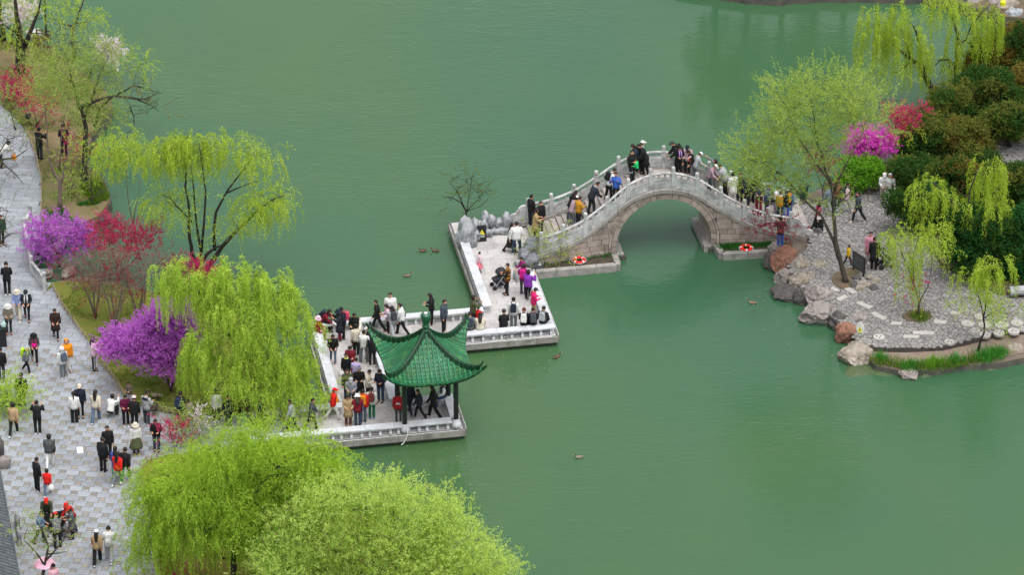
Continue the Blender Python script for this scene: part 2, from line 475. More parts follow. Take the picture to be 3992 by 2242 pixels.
# cobbles of the island: irregular stones, each with its own outline and height
COBB = mat('cobble_stone', '#8a8785', '#6b6967', 5, 0.85, 0.4, 30, per_obj=0.2)
COBB_S = mat('cobble_stone_run', '#8a8785', '#6b6967', 5, 0.85, 0.4, 30, island=0.2)
cob_area = P2([(1992, 512), (2044, 508), (2150, 492), (2215, 470), (2262, 440), (2330, 470), (2345, 520), (2340, 560), (2335, 620), (2372, 672), (2429, 693), (2470, 718), (2515, 742), (2600, 744), (2600, 828), (2525, 832), (2435, 856), (2372, 870), (2279, 875), (2200, 873), (2160, 858), (2140, 835), (2110, 812), (2080, 790), (2050, 760), (2020, 720), (1990, 690), (1985, 660), (2010, 640), (2040, 610), (2030, 570)], GND)
cob_area2 = P2([(2440, 330), (2600, 320), (2600, 420), (2540, 418), (2470, 402)], GND)
def cobbles(area, sp, limit, parent):
    xs = [p[0] for p in area]; ys = [p[1] for p in area]
    pts = []
    rows = int((max(ys) - min(ys)) / (sp * .87)) + 4
    for j in range(rows):
        for i in range(int((max(xs) - min(xs)) / sp) + 4):
            pts.append((min(xs) - sp + (i + .5 * (j % 2)) * sp + R.uniform(-.36, .36) * sp, min(ys) - sp + j * sp * .87 + R.uniform(-.36, .36) * sp))
    pts = np.array(pts)
    cells = []
    for k, p in enumerate(pts):
        if not inside(p, area): continue
        d = np.hypot(*(pts - p).T)
        nb = np.where((d < sp * 2.4) & (d > 1e-6))[0]
        poly = [(p[0] - sp, p[1] - sp), (p[0] + sp, p[1] - sp), (p[0] + sp, p[1] + sp), (p[0] - sp, p[1] + sp)]
        for q in pts[nb][np.argsort(d[nb])]:
            nx, ny = q - p; m_ = (q + p) / 2; c0 = nx * m_[0] + ny * m_[1] - 0.011 * math.hypot(nx, ny)
            out = []
            for i in range(len(poly)):
                a, b = poly[i], poly[(i + 1) % len(poly)]
                da, db = nx * a[0] + ny * a[1] - c0, nx * b[0] + ny * b[1] - c0
                if da <= 0: out.append(a)
                if (da < 0) != (db < 0):
                    t = da / (da - db); out.append((a[0] + t * (b[0] - a[0]), a[1] + t * (b[1] - a[1])))
            poly = out
            if len(poly) < 3: break
        if len(poly) >= 3: cells.append((p[1], p, poly))
    cells.sort(key=lambda t: t[0])
    mb = MB()
    for n_, (_, p, poly) in enumerate(cells):
        part = n_ < limit
        h = GND + R.uniform(-.018, .018)
        o = p if part else np.zeros(2)
        base = [(q[0] - o[0], q[1] - o[1]) for q in poly]
        c = np.mean(np.array(base), axis=0); k = len(base)
        ring = [[(x, y, h - .07) for x, y in base], [(x, y, h - .015) for x, y in base], [(c[0] + (x - c[0]) * .84, c[1] + (y - c[1]) * .84, h) for x, y in base]]
        if part: MB().loft(ring).build('cobble', COBB, parent, loc=(p[0], p[1], 0))
        else: mb.loft(ring)
    if mb.v: stuff(mb.build('cobble_run', COBB_S, parent))
cob = obj('cobbled_paving', None); struct(cob)
struct(MB().prism(cob_area, 0.0, GND - 0.035).build('cobble_bed', mat('cobble_joint', '#4c4642', '#3c3835', 4, 0.95, 0.4)))
cobbles(cob_area, 0.25, 300, cob)
cob2 = obj('cobbled_path', None); struct(cob2)
struct(MB().prism(cob_area2, 0.3, 0.735).build('cobble_path_bed', MATS['cobble_joint']))
cob2.location = (0, 0, 0.16)
cobbles(cob_area2, 0.34, 120, cob2)
# pale slabs and millstones let into the cobbles
PALE = mat('pale_slab', '#aaa6a1', '#9a9690', 5, 0.8, 0.3, per_obj=0.05)
inl = [((590, 575), (615, 555), (672, 585), (640, 595)), ((678, 562), (715, 546), (812, 600), (775, 615)), ((637, 652), (712, 618), (738, 640), (670, 670)), ((800, 690), (828, 672), (938, 718), (905, 737)), ((915, 772), (950, 756), (1055, 808), (1018, 827)), ((1090, 838), (1175, 840), (1165, 866), (1078, 858)), ((1432, 822), (1535, 832), (1520, 858), (1422, 848)), ((1568, 752), (1642, 758), (1630, 782), (1556, 774)), ((1262, 910), (1430, 918), (1428, 945), (1258, 938)), ((1185, 944), (1310, 948), (1310, 970), (1180, 968))]
for q in inl:
    MB().prism([tuple(src(2950 + x / 2.067, 850 + y / 2.067, GND)[:2]) for x, y in q], GND - 0.05, GND + 0.028).build('inlaid_slab', PALE, cob)
MILLS = [(1700, 855, 52, 1), (1838, 865, 54, 1), (1973, 868, 54, 1), (2098, 850, 52, 1), (1800, 800, 46, 1), (1760, 910, 38, 0), (1840, 944, 44, 0), (1952, 930, 45, 0), (2070, 915, 48, 0), (985, 963, 46, 0), (1552, 1002, 40, 0), (2140, 895, 30, 0)]
for i, (x, y, r, kind) in enumerate(MILLS):
    c = src(2950 + x / 2.067, 850 + y / 2.067, GND); r = r / 2.067 / 81
    mb = MB()
    z0 = GND + 0.012
    if kind:
        mb.lathe([(r * 1.0, -.08), (r * 1.0, .045), (r * .94, .055), (r * .82, .055), (r * .8, .03), (r * .62, .03), (r * .6, .06), (r * .16, .06), (r * .14, -.02), (0.005, -.02)], (0, 0, 0), 20)
    else:
        mb.lathe([(r, -.08), (r, .03), (r * .95, .036), (0.005, .036)], (0, 0, 0), 20)
        for k in range(3):
            a = k * 2.1 + i
            mb.lathe([(.045, .034), (.045, .045), (.03, .047), (.004, .04)], (r * .42 * math.cos(a), r * .42 * math.sin(a), 0), 8, 1)
    mb.build('millstone', [PALE, JOINT], cob, loc=(c.x, c.y, z0))

# ------------------------------------------------------------------ zigzag pier
def local_thing(name, label, cat, group=None):
    return thing(name, label, cat, ORG, TH, group)
pier = local_thing('zigzag_pier', 'grey stone zigzag walkway over the green lake from plaza to bridge', 'pier')
CONC = mat('pier_concrete', '#98948e', '#7d7a75', 2.2, 0.85, 0.3, 24, dirt='#5f5d58', dscale=1.2, damt=0.6, per_obj=0.07, stain='#55564a', sscale=1.2, samt=0.7)
DARKST = mat('wet_stone', '#56554f', '#3d3f3a', 2.5, 0.8, 0.4, 14)
PX = {'front': (-10.4, 0.0, -0.25, 2.42), 'west': (-5.8, -2.62, 2.42, 7.40), 'mid': (-5.8, 5.78, 7.40, 10.06), 'north': (2.58, 5.78, 10.06, 14.3), 'head': (2.58, 6.35, 14.3, 19.4)}
mb = MB(); mw = MB()
for x0, x1, y0, y1 in PX.values():
    mb.box(((x0 + x1) / 2, (y0 + y1) / 2, (0.30 + DECK - 0.012) / 2), (x1 - x0 - .004, y1 - y0 - .004, DECK - 0.012 - 0.30))
    mw.box(((x0 + x1) / 2, (y0 + y1) / 2, -0.25), (x1 - x0 - 0.35, y1 - y0 - 0.35, 1.09))
mb.build('deck_bed', JOINT, pier)
mw.build('foundation', DARKST, pier)
# deck slabs, running bond
def run_bond(x0, x1, y0, y1, L, w, along, parent, name, m, z, g=0.010, rnd=R):
    if along == 'y': a0, a1, b0, b1 = y0, y1, x0, x1
    else: a0, a1, b0, b1 = x0, x1, y0, y1
    nb = max(1, round((b1 - b0) / w)); bw = (b1 - b0) / nb
    for j in range(nb):
        a = a0 - (L * .5 if j % 2 else 0) - rnd.uniform(0, .1)
        while a < a1 - 0.05:
            s, e = max(a, a0), min(a + L, a1)
            if e - s > 0.06:
                c = ((s + e) / 2, b0 + (j + .5) * bw); d = (e - s - g, bw - g)
                if along == 'y': c, d = c[::-1], d[::-1]
                obj(name, slab_mesh(round(d[0], 2), round(d[1], 2), 0.05, m), parent, (c[0], c[1], z + rnd.uniform(-.002, .002)))
            a += L
run_bond(-10.4, -0.08, -0.17, 2.34, 0.75, 0.50, 'x', pier, 'deck_slab', DECKSTONE, DECK)
run_bond(-5.72, -2.70, 2.34, 7.44, 0.75, 0.50, 'x', pier, 'deck_slab', DECKSTONE, DECK)
run_bond(-5.72, 5.70, 7.44, 9.98, 0.75, 0.50, 'x', pier, 'deck_slab', DECKSTONE, DECK)
run_bond(2.66, 5.70, 9.98, 14.3, 0.85, 0.48, 'x', pier, 'deck_slab', DECKSTONE, DECK)
run_bond(2.66, 6.27, 14.3, 19.3, 0.85, 0.48, 'x', pier, 'deck_slab', DECKSTONE, DECK)
# fascia blocks along the water edges, with the white light tube on top
FAC = [((-10.4, -0.25), (0, -0.25)), ((0, -0.25), (0, 2.42)), ((0, 2.42), (-2.62, 2.42)), ((-2.62, 2.42), (-2.62, 7.40)), ((-2.62, 7.40), (5.78, 7.40)), ((5.78, 7.40), (5.78, 14.0)), ((2.58, 19.2), (2.58, 10.06)), ((2.58, 10.06), (-5.8, 10.06)), ((-5.8, 10.06), (-5.8, 2.42)), ((-5.8, 2.42), (-10.4, 2.42))]
for (xa, ya), (xb, yb) in FAC:
    L = math.hypot(xb - xa, yb - ya); n = max(1, round(L / 1.0)); a = math.atan2(yb - ya, xb - xa)
    dx, dy = (xb - xa) / L, (yb - ya) / L; nx, ny = dy, -dx
    for i in range(n):
        t = (i + .5) * L / n
        o = MB().box((0, 0, 0), (L / n - .012, 0.10, 0.30 + R.uniform(-.004, .004))).build('fascia_block', CONC, pier, loc=(xa + dx * t + nx * .03, ya + dy * t + ny * .03, DECK - 0.165), rz=a)
tubes = MB()
WHITEP = mat('white_plastic', '#d8d8d6', None, 3, 0.4)
for k in (0, 1, 4, 5, 8):
    (xa, ya), (xb, yb) = FAC[k]
    L = math.hypot(xb - xa, yb - ya); dx, dy = (xb - xa) / L, (yb - ya) / L; nx, ny = dy, -dx
    pts = [(xa + dx * t + nx * .06, ya + dy * t + ny * .06, DECK + .015 + R.uniform(-.008, .008)) for t in np.arange(0.1, L - .05, .4)]
    MB().tube(pts, 0.014, 5).build('light_tube', WHITEP, pier)
# benches: marble slabs on paired stub legs
def bench(label, x0, y0, x1, y1, skip=()):
    L = math.hypot(x1 - x0, y1 - y0); a = math.atan2(y1 - y0, x1 - x0)
    p = W(x0, y0, DECK)
    t = thing('stone_bench', label, 'bench', p, TH + a, 'white stone benches edging the pier')
    n = max(1, round(L / 1.35))
    for i in range(n):
        MB().slab((0, 0, 0), (L / n - .006, 0.44, 0.085), bev=.012).build('seat_slab', MARBLE, t, loc=((i + .5) * L / n, 0, 0.4075))
        for f in (.14, .5, .86):
            mb = MB()
            prof = [(-.17, 0), (-.17, .10), (-.12, .16), (-.12, .27), (-.19, .364), (.19, .364), (.12, .27), (.12, .16), (.17, .10), (.17, 0)]
            mb.loft([[(s, y, z) for y, z in prof] for s in (-.06, .06)])
            mb.build('leg', MARBLE, t, loc=((i + f) * L / n, 0, 0.0))
    MB().box((L / 2, 0, .055), (L - .1, .05, .04)).build('stretcher', MARBLE, t)
    return t
bench('long white stone bench on the front edge of the pier below the pavilion', -9.9, 0.0, -0.6, 0.0)
bench('short white stone bench on the lake side of the pavilion floor', -0.39, 0.22, -0.39, 1.86)
bench('white stone bench between the two back columns of the pavilion', -2.66, 2.10, -0.18, 2.10)
bench('white stone bench running up behind the pavilion roof', -2.90, 2.34, -2.90, 7.42)
bench('white stone bench where the five sitters face away, front edge of the second landing', -2.66, 7.66, 5.68, 7.66)
bench('white stone bench on the lake edge under the purple and pink photographers', 5.45, 7.92, 5.45, 13.0)
bench('white stone bench beside the standing pink child and the rockery', 2.86, 10.06, 2.86, 16.6)
bench('white stone bench along the back of the pier behind the finial', -5.26, 9.80, 2.62, 9.80)
bench('white stone bench down the west side, next to the willow', -5.50, 2.52, -5.50, 10.0)
bench('white stone bench behind the willow strands at the plaza end of the pier', -9.6, 2.20, -5.30, 2.20)

# ------------------------------------------------------------------ pavilion
pav = local_thing('pavilion', 'small square pavilion with a green glazed tile roof and dark columns', 'pavilion')
GLAZE = mat('green_glaze', '#175a3a', '#256c48', 9, 0.45, 0.1, 40, per_obj=0.22, spec=0.35, dirt='#7f9a4a', dscale=2.4, damt=0.3, stain='#3c4a2c', sscale=1.3, samt=0.6)
GLAZE_R = mat('green_glaze_run', '#175a3a', '#256c48', 9, 0.45, 0.1, 40, island=0.14, spec=0.35, dirt='#7f9a4a', dscale=2.4, damt=0.3, stain='#3c4a2c', sscale=1.3, samt=0.6)
GLAZE_D = mat('green_glaze_pan', '#072a18', '#0c3520', 8, 0.5, 0.1, 40, spec=0.3)
LACQ = mat('dark_lacquer', '#26302d', '#1d2624', 5, 0.45, 0.05, spec=0.4)
CXP, CYP = -1.58, 1.0
def roof_z(x, y):
    r = max(abs(x), abs(y)); m = min(abs(x), abs(y)); q = min(r / 2.0, 1.15)
    z = 3.50 + 1.78 * max(0.0, 1 - q) ** 1.55
    if q > 1: z -= (q - 1) * .25
    c = (m / r) ** 3.2 if r > 1e-5 else 0
    return z + .68 * c * (r / 2.0) ** 2.6
def r_eave(m): return 1.93 + 0.32 * (abs(m) / 2.0) ** 3
for x, y in ((-2.77, -.05), (-.39, -.05), (-2.77, 2.10), (-.39, 2.10)):
    MB().lathe([(.118, .485), (.118, 2.0), (.112, 2.95), (.112, 3.08)], (0, 0, 0), 18).build('column', LACQ, pav, True, loc=(x, y, DECK))
    MB().lathe([(.02, 0), (.13, .03), (.21, .12), (.23, .22), (.21, .33), (.14, .44), (.125, .47), (.125, .49)], (0, 0, 0), 20).build('drum_stone', MARBLE, pav, True, loc=(x, y - (.04 if y < 0 else 0), DECK))
def P3(x, y, z): return (CXP + x, CYP + y, z)
# beams, brackets
mb = MB()
for s in (-1, 1):
    mb.box(P3(0, s * 1.08, 3.38), (2.5, .10, .22)); mb.box(P3(s * 1.19, 0, 3.38), (.10, 2.3, .215))
mb.build('beam', LACQ, pav)
for sx in (-1, 1):
    for sy in (-1, 1):
        MB().tube([P3(sx * .9, sy * .85, 3.52), P3(sx * 1.5, sy * 1.45, 3.58), P3(sx * 2.05, sy * 2.0, 3.98)], [.06, .06, .05], 6).build('hip_rafter', LACQ, pav)
# skin of the roof (pan tiles) face by face: local frame u along the eave, r outwards
rots = [0, math.pi / 2, math.pi, -math.pi / 2]            # front face is k=0 (towards -y)
def face_pt(k, u, r, dz=0.0):
    x, y = u, -r
    z = roof_z(x, y) + dz
    c, s = round(math.cos(rots[k])), round(math.sin(rots[k]))
    return P3(x * c - y * s, x * s + y * c, z)
for k in range(4):
    mb = MB(); N, M = 24, 12
    vs, fs = [], []
    for dz in (0.0, -0.09):
        for j in range(M + 1):
            for i in range(N + 1):
                a = -1 + 2 * i / N
                re = r_eave(2.25 * a) + .02
                r = .06 + (re - .06) * j / M
                vs.append(face_pt(k, a * r * 1.0, r, dz))
    st = (N + 1) * (M + 1)
    for j in range(M):
        for i in range(N):
            p = j * (N + 1) + i
            fs.append((p, p + N + 1, p + N + 2, p + 1)); fs.append((st + p, st + p + 1, st + p + N + 2, st + p + N + 1))
    for i in range(N):
        p = M * (N + 1) + i
        fs.append((p, st + p, st + p + 1, p + 1))
    mb.add(vs, fs).build('roof_face', GLAZE_D, pav, True)
# barrel tiles: each course of each row is a tile; pan courses show as stepped lips between the rows
def tile_bits(k, u, ra, rb, mb, rad=.074, lip=True):
    n = 5
    rings = []
    for r, e in ((ra, 1.0), (rb - .05, 1.0), (rb - .048, 1.13), (rb, 1.13)):
        ring = []
        for i in range(n + 1):
            t = math.pi * i / n
            p = Vector(face_pt(k, u, r)); q = Vector(face_pt(k, u + .01, r))
            ex = (q - p).normalized()
            ring.append(p + ex * (math.cos(t) * rad * e) + Vector((0, 0, 1)) * ((math.sin(t) * rad * e * 1.25 - .008)))
        rings.append(ring)
    vs = [tuple(p) for r_ in rings for p in r_]; fs = []
    for j in range(3):
        for i in range(n):
            a = j * (n + 1) + i
            fs.append((a, a + 1, a + n + 2, a + n + 1))
    fs.append(tuple(range(n, -1, -1))); fs.append(tuple(3 * (n + 1) + i for i in range(n + 1)))
    mb.add(vs, fs)
sp = 0.212
for k in range(4):
    run = MB()
    lipm = MB()
    for i in range(-10, 11):
        u = i * sp
        re = r_eave(u)
        r0 = max(abs(u) + .10, .14)
        if re - r0 < .08: continue
        L = 0.27
        nt = max(1, int(round((re - r0) / L)))
        for j in range(nt):
            ra, rb = r0 + (re - r0) * j / nt, r0 + (re - r0) * (j + 1) / nt
            if k == 2: tile_bits(k, u, ra, rb, run)
            else:
                mb = MB(); tile_bits(k, u, ra, rb, mb); mb.build('tile', GLAZE, pav)
        # round eave end tile and drip
        p = Vector(face_pt(k, u, re)); q = Vector(face_pt(k, u, re + .03))
        nrm = Vector((q.x - p.x, q.y - p.y, 0)).normalized()
        e = MB().tube([p + Vector((0, 0, .012)), p + nrm * .035 + Vector((0, 0, .012))], .068, 10)
        e.build('eave_end', GLAZE, pav)
    # pan-tile lips between the barrel rows
    for i in range(-11, 11):
        u = (i + .5) * sp
        re = r_eave(u)
        r = re
        w = sp * .5 - .05
        first = True
        while r > abs(u) + .16:
            a, b = Vector(face_pt(k, u - w, r, .004)), Vector(face_pt(k, u + w, r, .004))
            c, d = Vector(face_pt(k, u - w, r - .12, .002)), Vector(face_pt(k, u + w, r - .12, .002))
            up = Vector((0, 0, .016))
            lipm.add([a, b, a + up, b + up, c, d], [(0, 1, 3, 2), (2, 3, 5, 4)])
            if first:
                m_ = (a + b) / 2 - Vector((0, 0, .10))
                lipm.add([a + up, b + up, m_], [(0, 2, 1)]); first = False
            r -= .155
    stuff(lipm.build('pan_tile_run', GLAZE_R, pav))
    if run.v: stuff(run.build('tile_run', GLAZE_R, pav))
# hip ridges with the upswept tips
for sx in (-1, 1):
    for sy in (-1, 1):
        rings = []
        for i in range(25):
            t = i / 24
            r = .06 + 2.2 * t
            if t < .93: z = roof_z(sx * r, sy * r)
            else:
                r_ = .06 + 2.2 * .93
                z = roof_z(r_, r_) + ((t - .93) / .07) ** 1.4 * .34
                r = r_ + (t - .93) * 2.2 * .9
            w = .088 * (1 - .6 * max(0, (t - .8) / .2)); h = .21 * (1 - .55 * max(0, (t - .8) / .2))
            a = Vector((sx, sy, 0)).normalized(); s = Vector((-a.y, a.x, 0))
            c = Vector(P3(sx * r, sy * r, z))
            prof = [(-1.15, -.03), (-1.15, .25), (-.8, .32), (-.8, .62), (-1.0, .68), (-.75, .95), (0, 1.1), (.75, .95), (1.0, .68), (.8, .62), (.8, .32), (1.15, .25), (1.15, -.03)]
            rings.append([c + s * (p * w) + Vector((0, 0, q * h)) for p, q in prof])
        rd = MB().loft(rings).build('hip_ridge', GLAZE_D, pav)
        for i in range(2, 21):
            if i % 2: continue
            c0 = [Vector(p) for p in rings[i]]; c1 = [Vector(p) for p in rings[i]]
            cc = sum(c0, Vector()) / len(c0); a = Vector((sx, sy, 0)).normalized()
            q0 = [cc + (p - cc) * 1.05 + a * -.012 for p in c0]; q1 = [cc + (p - cc) * 1.05 + a * .012 for p in c0]
            MB().loft([q0, q1]).build('ridge_joint', GLAZE, rd)
        tip = P3(sx * 2.17, sy * 2.17, roof_z(2.1, 2.1) - .06)
        MB().tube([P3(sx * 2.0, sy * 2.0, roof_z(2., 2.) - .09), tip, (tip[0] + sx * .06, tip[1] + sy * .06, tip[2] + .03)], [.07, .08, .055], 8).build('corner_head', GLAZE, pav, True)
fin = MB().lathe([(.17, 5.18), (.19, 5.24), (.19, 5.30), (.15, 5.34), (.15, 5.42), (.18, 5.45), (.18, 5.50), (.14, 5.54), (.15, 5.66), (.20, 5.80), (.235, 5.98), (.235, 6.06), (.20, 6.12), (.10, 6.155), (.005, 6.16)], (0, 0, 0), 24).build('finial', mat('finial_glaze', '#174a32', '#1c5438', 5, 0.18, 0, spec=0.6), pav, True, loc=(CXP, CYP, 0))
MB().lathe([(.09, 0), (.085, .012), (.005, .014)], (0, 0, 0), 14).build('cap_plate', WHITEP, fin, loc=(0, 0, 6.152))
# loose cable hanging from the front column
cb = MB().tube([(-2.66, -.30, 1.0), (-2.72, -.33, .85), (-2.68, -.36, .70), (-2.76, -.37, .45), (-2.90, -.38, .18), (-3.0, -.40, .12)], .022, 6)
tag(cb.build('hanging_cable', WHITEP, None, loc=ORG, rz=TH), 'white cable hanging off the pier edge below the front column', 'cable')

# ------------------------------------------------------------------ arched bridge
br = local_thing('arch_bridge', 'humpbacked stone arch bridge with carved white balustrades', 'bridge')
BXC, BYC = 12.55, 16.545
PROF_S = [-7.6, -6.9, -6.2, -5.07, -3.95, -2.87, -1.79, -.66, .46, 1.64, 2.81, 3.97, 5.13, 6.29, 7.0, 7.6]
PROF_Z = [.62, .72, .95, 1.20, 1.66, 2.39, 3.18, 3.58, 3.58, 3.18, 2.38, 1.64, 1.14, .87, .70, .62]
WID_S = [0, .6, 1.0, 1.8, 2.87, 3.95, 5.07, 6.2, 8.0]
WID_W = [1.215, 1.215, 1.235, 1.285, 1.435, 1.585, 1.70, 1.84, 1.98]
def smooth_interp(x, xs, ys):
    i = max(0, min(len(xs) - 2, int(np.searchsorted(xs, x)) - 1))
    t = min(1, max(0, (x - xs[i]) / (xs[i + 1] - xs[i])))
    def sl(j):
        if j <= 0 or j >= len(xs) - 1: return 0.0
        return (ys[j + 1] - ys[j - 1]) / (xs[j + 1] - xs[j - 1])
    h = xs[i + 1] - xs[i]; m0, m1 = sl(i) * h, sl(i + 1) * h
    return (2 * t ** 3 - 3 * t * t + 1) * ys[i] + (t ** 3 - 2 * t * t + t) * m0 + (-2 * t ** 3 + 3 * t * t) * ys[i + 1] + (t ** 3 - t * t) * m1
def bz(s): return smooth_interp(s, PROF_S, PROF_Z)          # foot of the parapet
def bw(s): return float(np.interp(abs(s), WID_S, WID_W))
RI, ZC = 2.37, 0.66
GR1 = mat('bridge_granite', '#a4968d', '#8c8079', 3.0, 0.85, 0.35, 26, per_obj=0.2, dirt='#57504b', dscale=1.1, damt=0.5, stain='#625b52', sscale=0.8, samt=0.65)
BJ = mat('bridge_joint', '#413b36', '#332e2a', 4, 0.95, 0.3)
CORN = mat('weathered_cornice', '#9b9792', '#7d7a76', 2.5, 0.85, 0.35, 22, per_obj=0.08, dirt='#4b4a48', dscale=1.6, damt=0.7)
RAIL = mat('weathered_marble', '#bdbdbb', '#a2a3a3', 2.4, 0.75, 0.35, 16, per_obj=0.06, dirt='#545655', dscale=2.1, damt=0.8, stain='#6a6b69', sscale=1.4, samt=0.7)
STEP = mat('step_granite', '#a8a09b', '#968e89', 5, 0.8, 0.25, 30, per_obj=0.08, dirt='#7d7672', dscale=1.4, damt=0.45, stain='#6b6560', sscale=0.9, samt=0.6)
# steps and the crown slabs
def deck_z(s):
    if s <= -6.3 or s >= 6.25: return DECK + (0.0 if s < 0 else .05)
    if -.62 < s < .42: return bz(0) - .06
    n = 20
    if s < 0:
        i = int((s + 6.3) / (5.68 / n)); x = -6.3 + (i + 1) * 5.68 / n
    else:
        i = int((6.25 - s) / (5.83 / n)); x = 6.25 - (i + 1) * 5.83 / n
    f = max(0.0, min(1.0, (i + 1) / n))
    base = bz(x) - .06
    return max(DECK + .05, base - (1 - f) * .22)
def B3(s, y, z): return (BXC + s, BYC + y, z)
# core behind the facing stones, with the vault
ss = sorted(set([round(x, 3) for x in np.linspace(-6.6, 7.0, 110)] + [-RI - .001, RI + .001] + [round(RI * math.sin(a), 4) for a in np.linspace(-math.pi / 2, math.pi / 2, 41)]))
rows = []
for s in ss:
    zb = ZC + math.sqrt(max(0, RI * RI - s * s)) if abs(s) < RI else -1.0
    if abs(abs(s) - RI) < 5e-4: zb = ZC
    zt = min(bz(s) - .16, deck_z(s) - .06); w = bw(s) - .03
    zt = max(zt, zb + .05)
    rows.append([B3(s, -w, zb), B3(s, -w, zt), B3(s, w, zt), B3(s, w, zb)])
mb = MB(); mb.loft(rows); mb.build('core', BJ, br)
# vault stones seen inside the arch, right flank and left flank
for side in (-1, 1):
    for j in range(7):
        a0, a1 = math.radians(-8 + j * 11), math.radians(-8 + (j + 1) * 11 - .8)
        y = -1.24
        while y < 1.24:
            e = min(y + R.uniform(.5, .8), 1.24)
            pr = []
            for a, r in ((a0, RI + .02), (a1, RI + .02), (a1, RI - .012), (a0, RI - .012)):
                pr.append((side * r * math.cos(a), ZC + r * math.sin(a)))
            MB().loft([[B3(s, yy, z) for s, z in pr] for yy in (y + .006, e - .006)]).build('vault_stone', GR1, br)
            y = e
# voussoirs: broad ring and thin ring above it
def ring_stone(a0, a1, r0, r1, y0, y1, nm, m):
    n = 4; A = [a0 + (a1 - a0) * i / n for i in range(n + 1)]
    out = []
    for yy in (y0, y1):                                      # the ring follows the flare of the wall
        sg = 1 if yy > 0 else -1
        q = lambda a, r: B3(-r * math.cos(a), yy + sg * (bw(r * math.cos(a)) - 1.215), ZC + r * math.sin(a))
        out.append([q(a, r1) for a in A] + [q(a, r0) for a in reversed(A)])
    MB().loft(out).build(nm, m, br)
for r0, r1, pat, nm in ((RI, RI + .27, (.30, .13), 'voussoir'), (RI + .295, RI + .40, (.27, .33), 'voussoir')):
    a = -.30; i = 0
    while a < math.pi + .28:
        e = min(a + pat[i % 2] * R.uniform(.92, 1.08), math.pi + .30)
        for sgn in (-1, 1):
            y = sgn * (1.215 + .012 + R.uniform(0, .012)); ring_stone(a + .007, e - .007, r0, r1, y, y - sgn * .12, nm, GR1)
        a = e; i += 1
# spandrel blocks in courses
RO = RI + .41
def clip_block(s0, s1, z0, z1, sgn):
    def xin(z): return math.sqrt(max(0, RO * RO - (z - ZC) ** 2)) + .012 if z > ZC - 0.1 else RO + .012
    pts_b, pts_t = [], []
    for i in range(7):
        s = s0 + (s1 - s0) * i / 6
        top = min(z1, bz(sgn * s) - .25)
        pts_b.append((s, z0)); pts_t.append((s, top))
    keep = [i for i in range(7) if pts_t[i][1] > z0 + .03]
    if len(keep) < 2: return None
    poly_b = [pts_b[i] for i in keep]; poly_t = [pts_t[i] for i in keep]
    def lim(p): return (max(p[0], xin(p[1])), p[1])
    poly_b = [lim(p) for p in poly_b]; poly_t = [lim(p) for p in poly_t]
    if poly_b[-1][0] - poly_b[0][0] < .05 and poly_t[-1][0] - poly_t[0][0] < .05: return None
    return poly_b + poly_t[::-1]
for sgn in (-1, 1):
    for c in range(12):
        z0, z1 = -.28 + c * .30 + .012, -.28 + (c + 1) * .30 - .012
        s = 0.4 + R.uniform(0, .3)
        while s < 6.5:
            e = min(s + R.choice([.42, .62, .78, .9]) * R.uniform(.9, 1.1), 6.55)
            pl = clip_block(s + .012, e - .012, z0, z1, sgn)
            if pl:
                pr = R.uniform(0, .012)
                for face in ((-1, 1) if sgn else (1,)):
                    rings = [[B3(sgn * x, face * (bw(x) + pr - d), z) for x, z in pl] for d in (0, .1)]
                    MB().loft(rings).build('stone_block', GR1, br)
            s = e
# cornice under the parapet
for face in (-1, 1):
    s = -6.6
    while s < 6.9:
        e = min(s + R.uniform(.75, 1.0), 6.95)
        rings = []
        for x in np.linspace(s + .009, e - .009, 5):
            y0, y1 = face * (bw(x) + .07), face * (bw(x) - .26)
            rings.append([B3(x, y0, bz(x) - .235), B3(x, y0 + face * .0, bz(x) - .05), B3(x, y0 - face * .05, bz(x)), B3(x, y1, bz(x)), B3(x, y1, bz(x) - .235)])
        MB().loft(rings).build('cornice_stone', CORN, br)
        s = e
def step_block(s0, s1, z):
    w0, w1 = bw(s0) - .27, bw(s1) - .27
    n = 3
    for i in range(n):                                       # each tread is laid from three stones
        f0, f1 = -1 + 2 * i / n, -1 + 2 * (i + 1) / n
        ring = lambda zz, k=0.0: [B3(s0 - .012 + k, w0 * f0 + .004, zz), B3(s1 - .004 - k, w1 * f0 + .004, zz), B3(s1 - .004 - k, w1 * f1 - .004, zz), B3(s0 - .012 + k, w0 * f1 - .004, zz)]
        MB().loft([ring(z - .30), ring(z - .012), ring(z, .008)]).build('step', STEP, br)
n = 20
for i in range(n):
    s0 = -6.3 + i * 5.68 / n; step_block(s0, s0 + 5.68 / n, deck_z(s0 + .1))
    s1 = 6.25 - i * 5.83 / n; step_block(s1 - 5.83 / n, s1, deck_z(s1 - .1))
for i in range(3):
    s0 = -.62 + i * 1.04 / 3; step_block(s0, s0 + 1.04 / 3, bz(0) - .06)
for i in range(4):
    a = 6.25 + i * .3; MB().slab(B3(a + .15, 0, GND - .02), (.292, 3.4 + .1 * i, .16)).build('landing_slab', STEP, br)
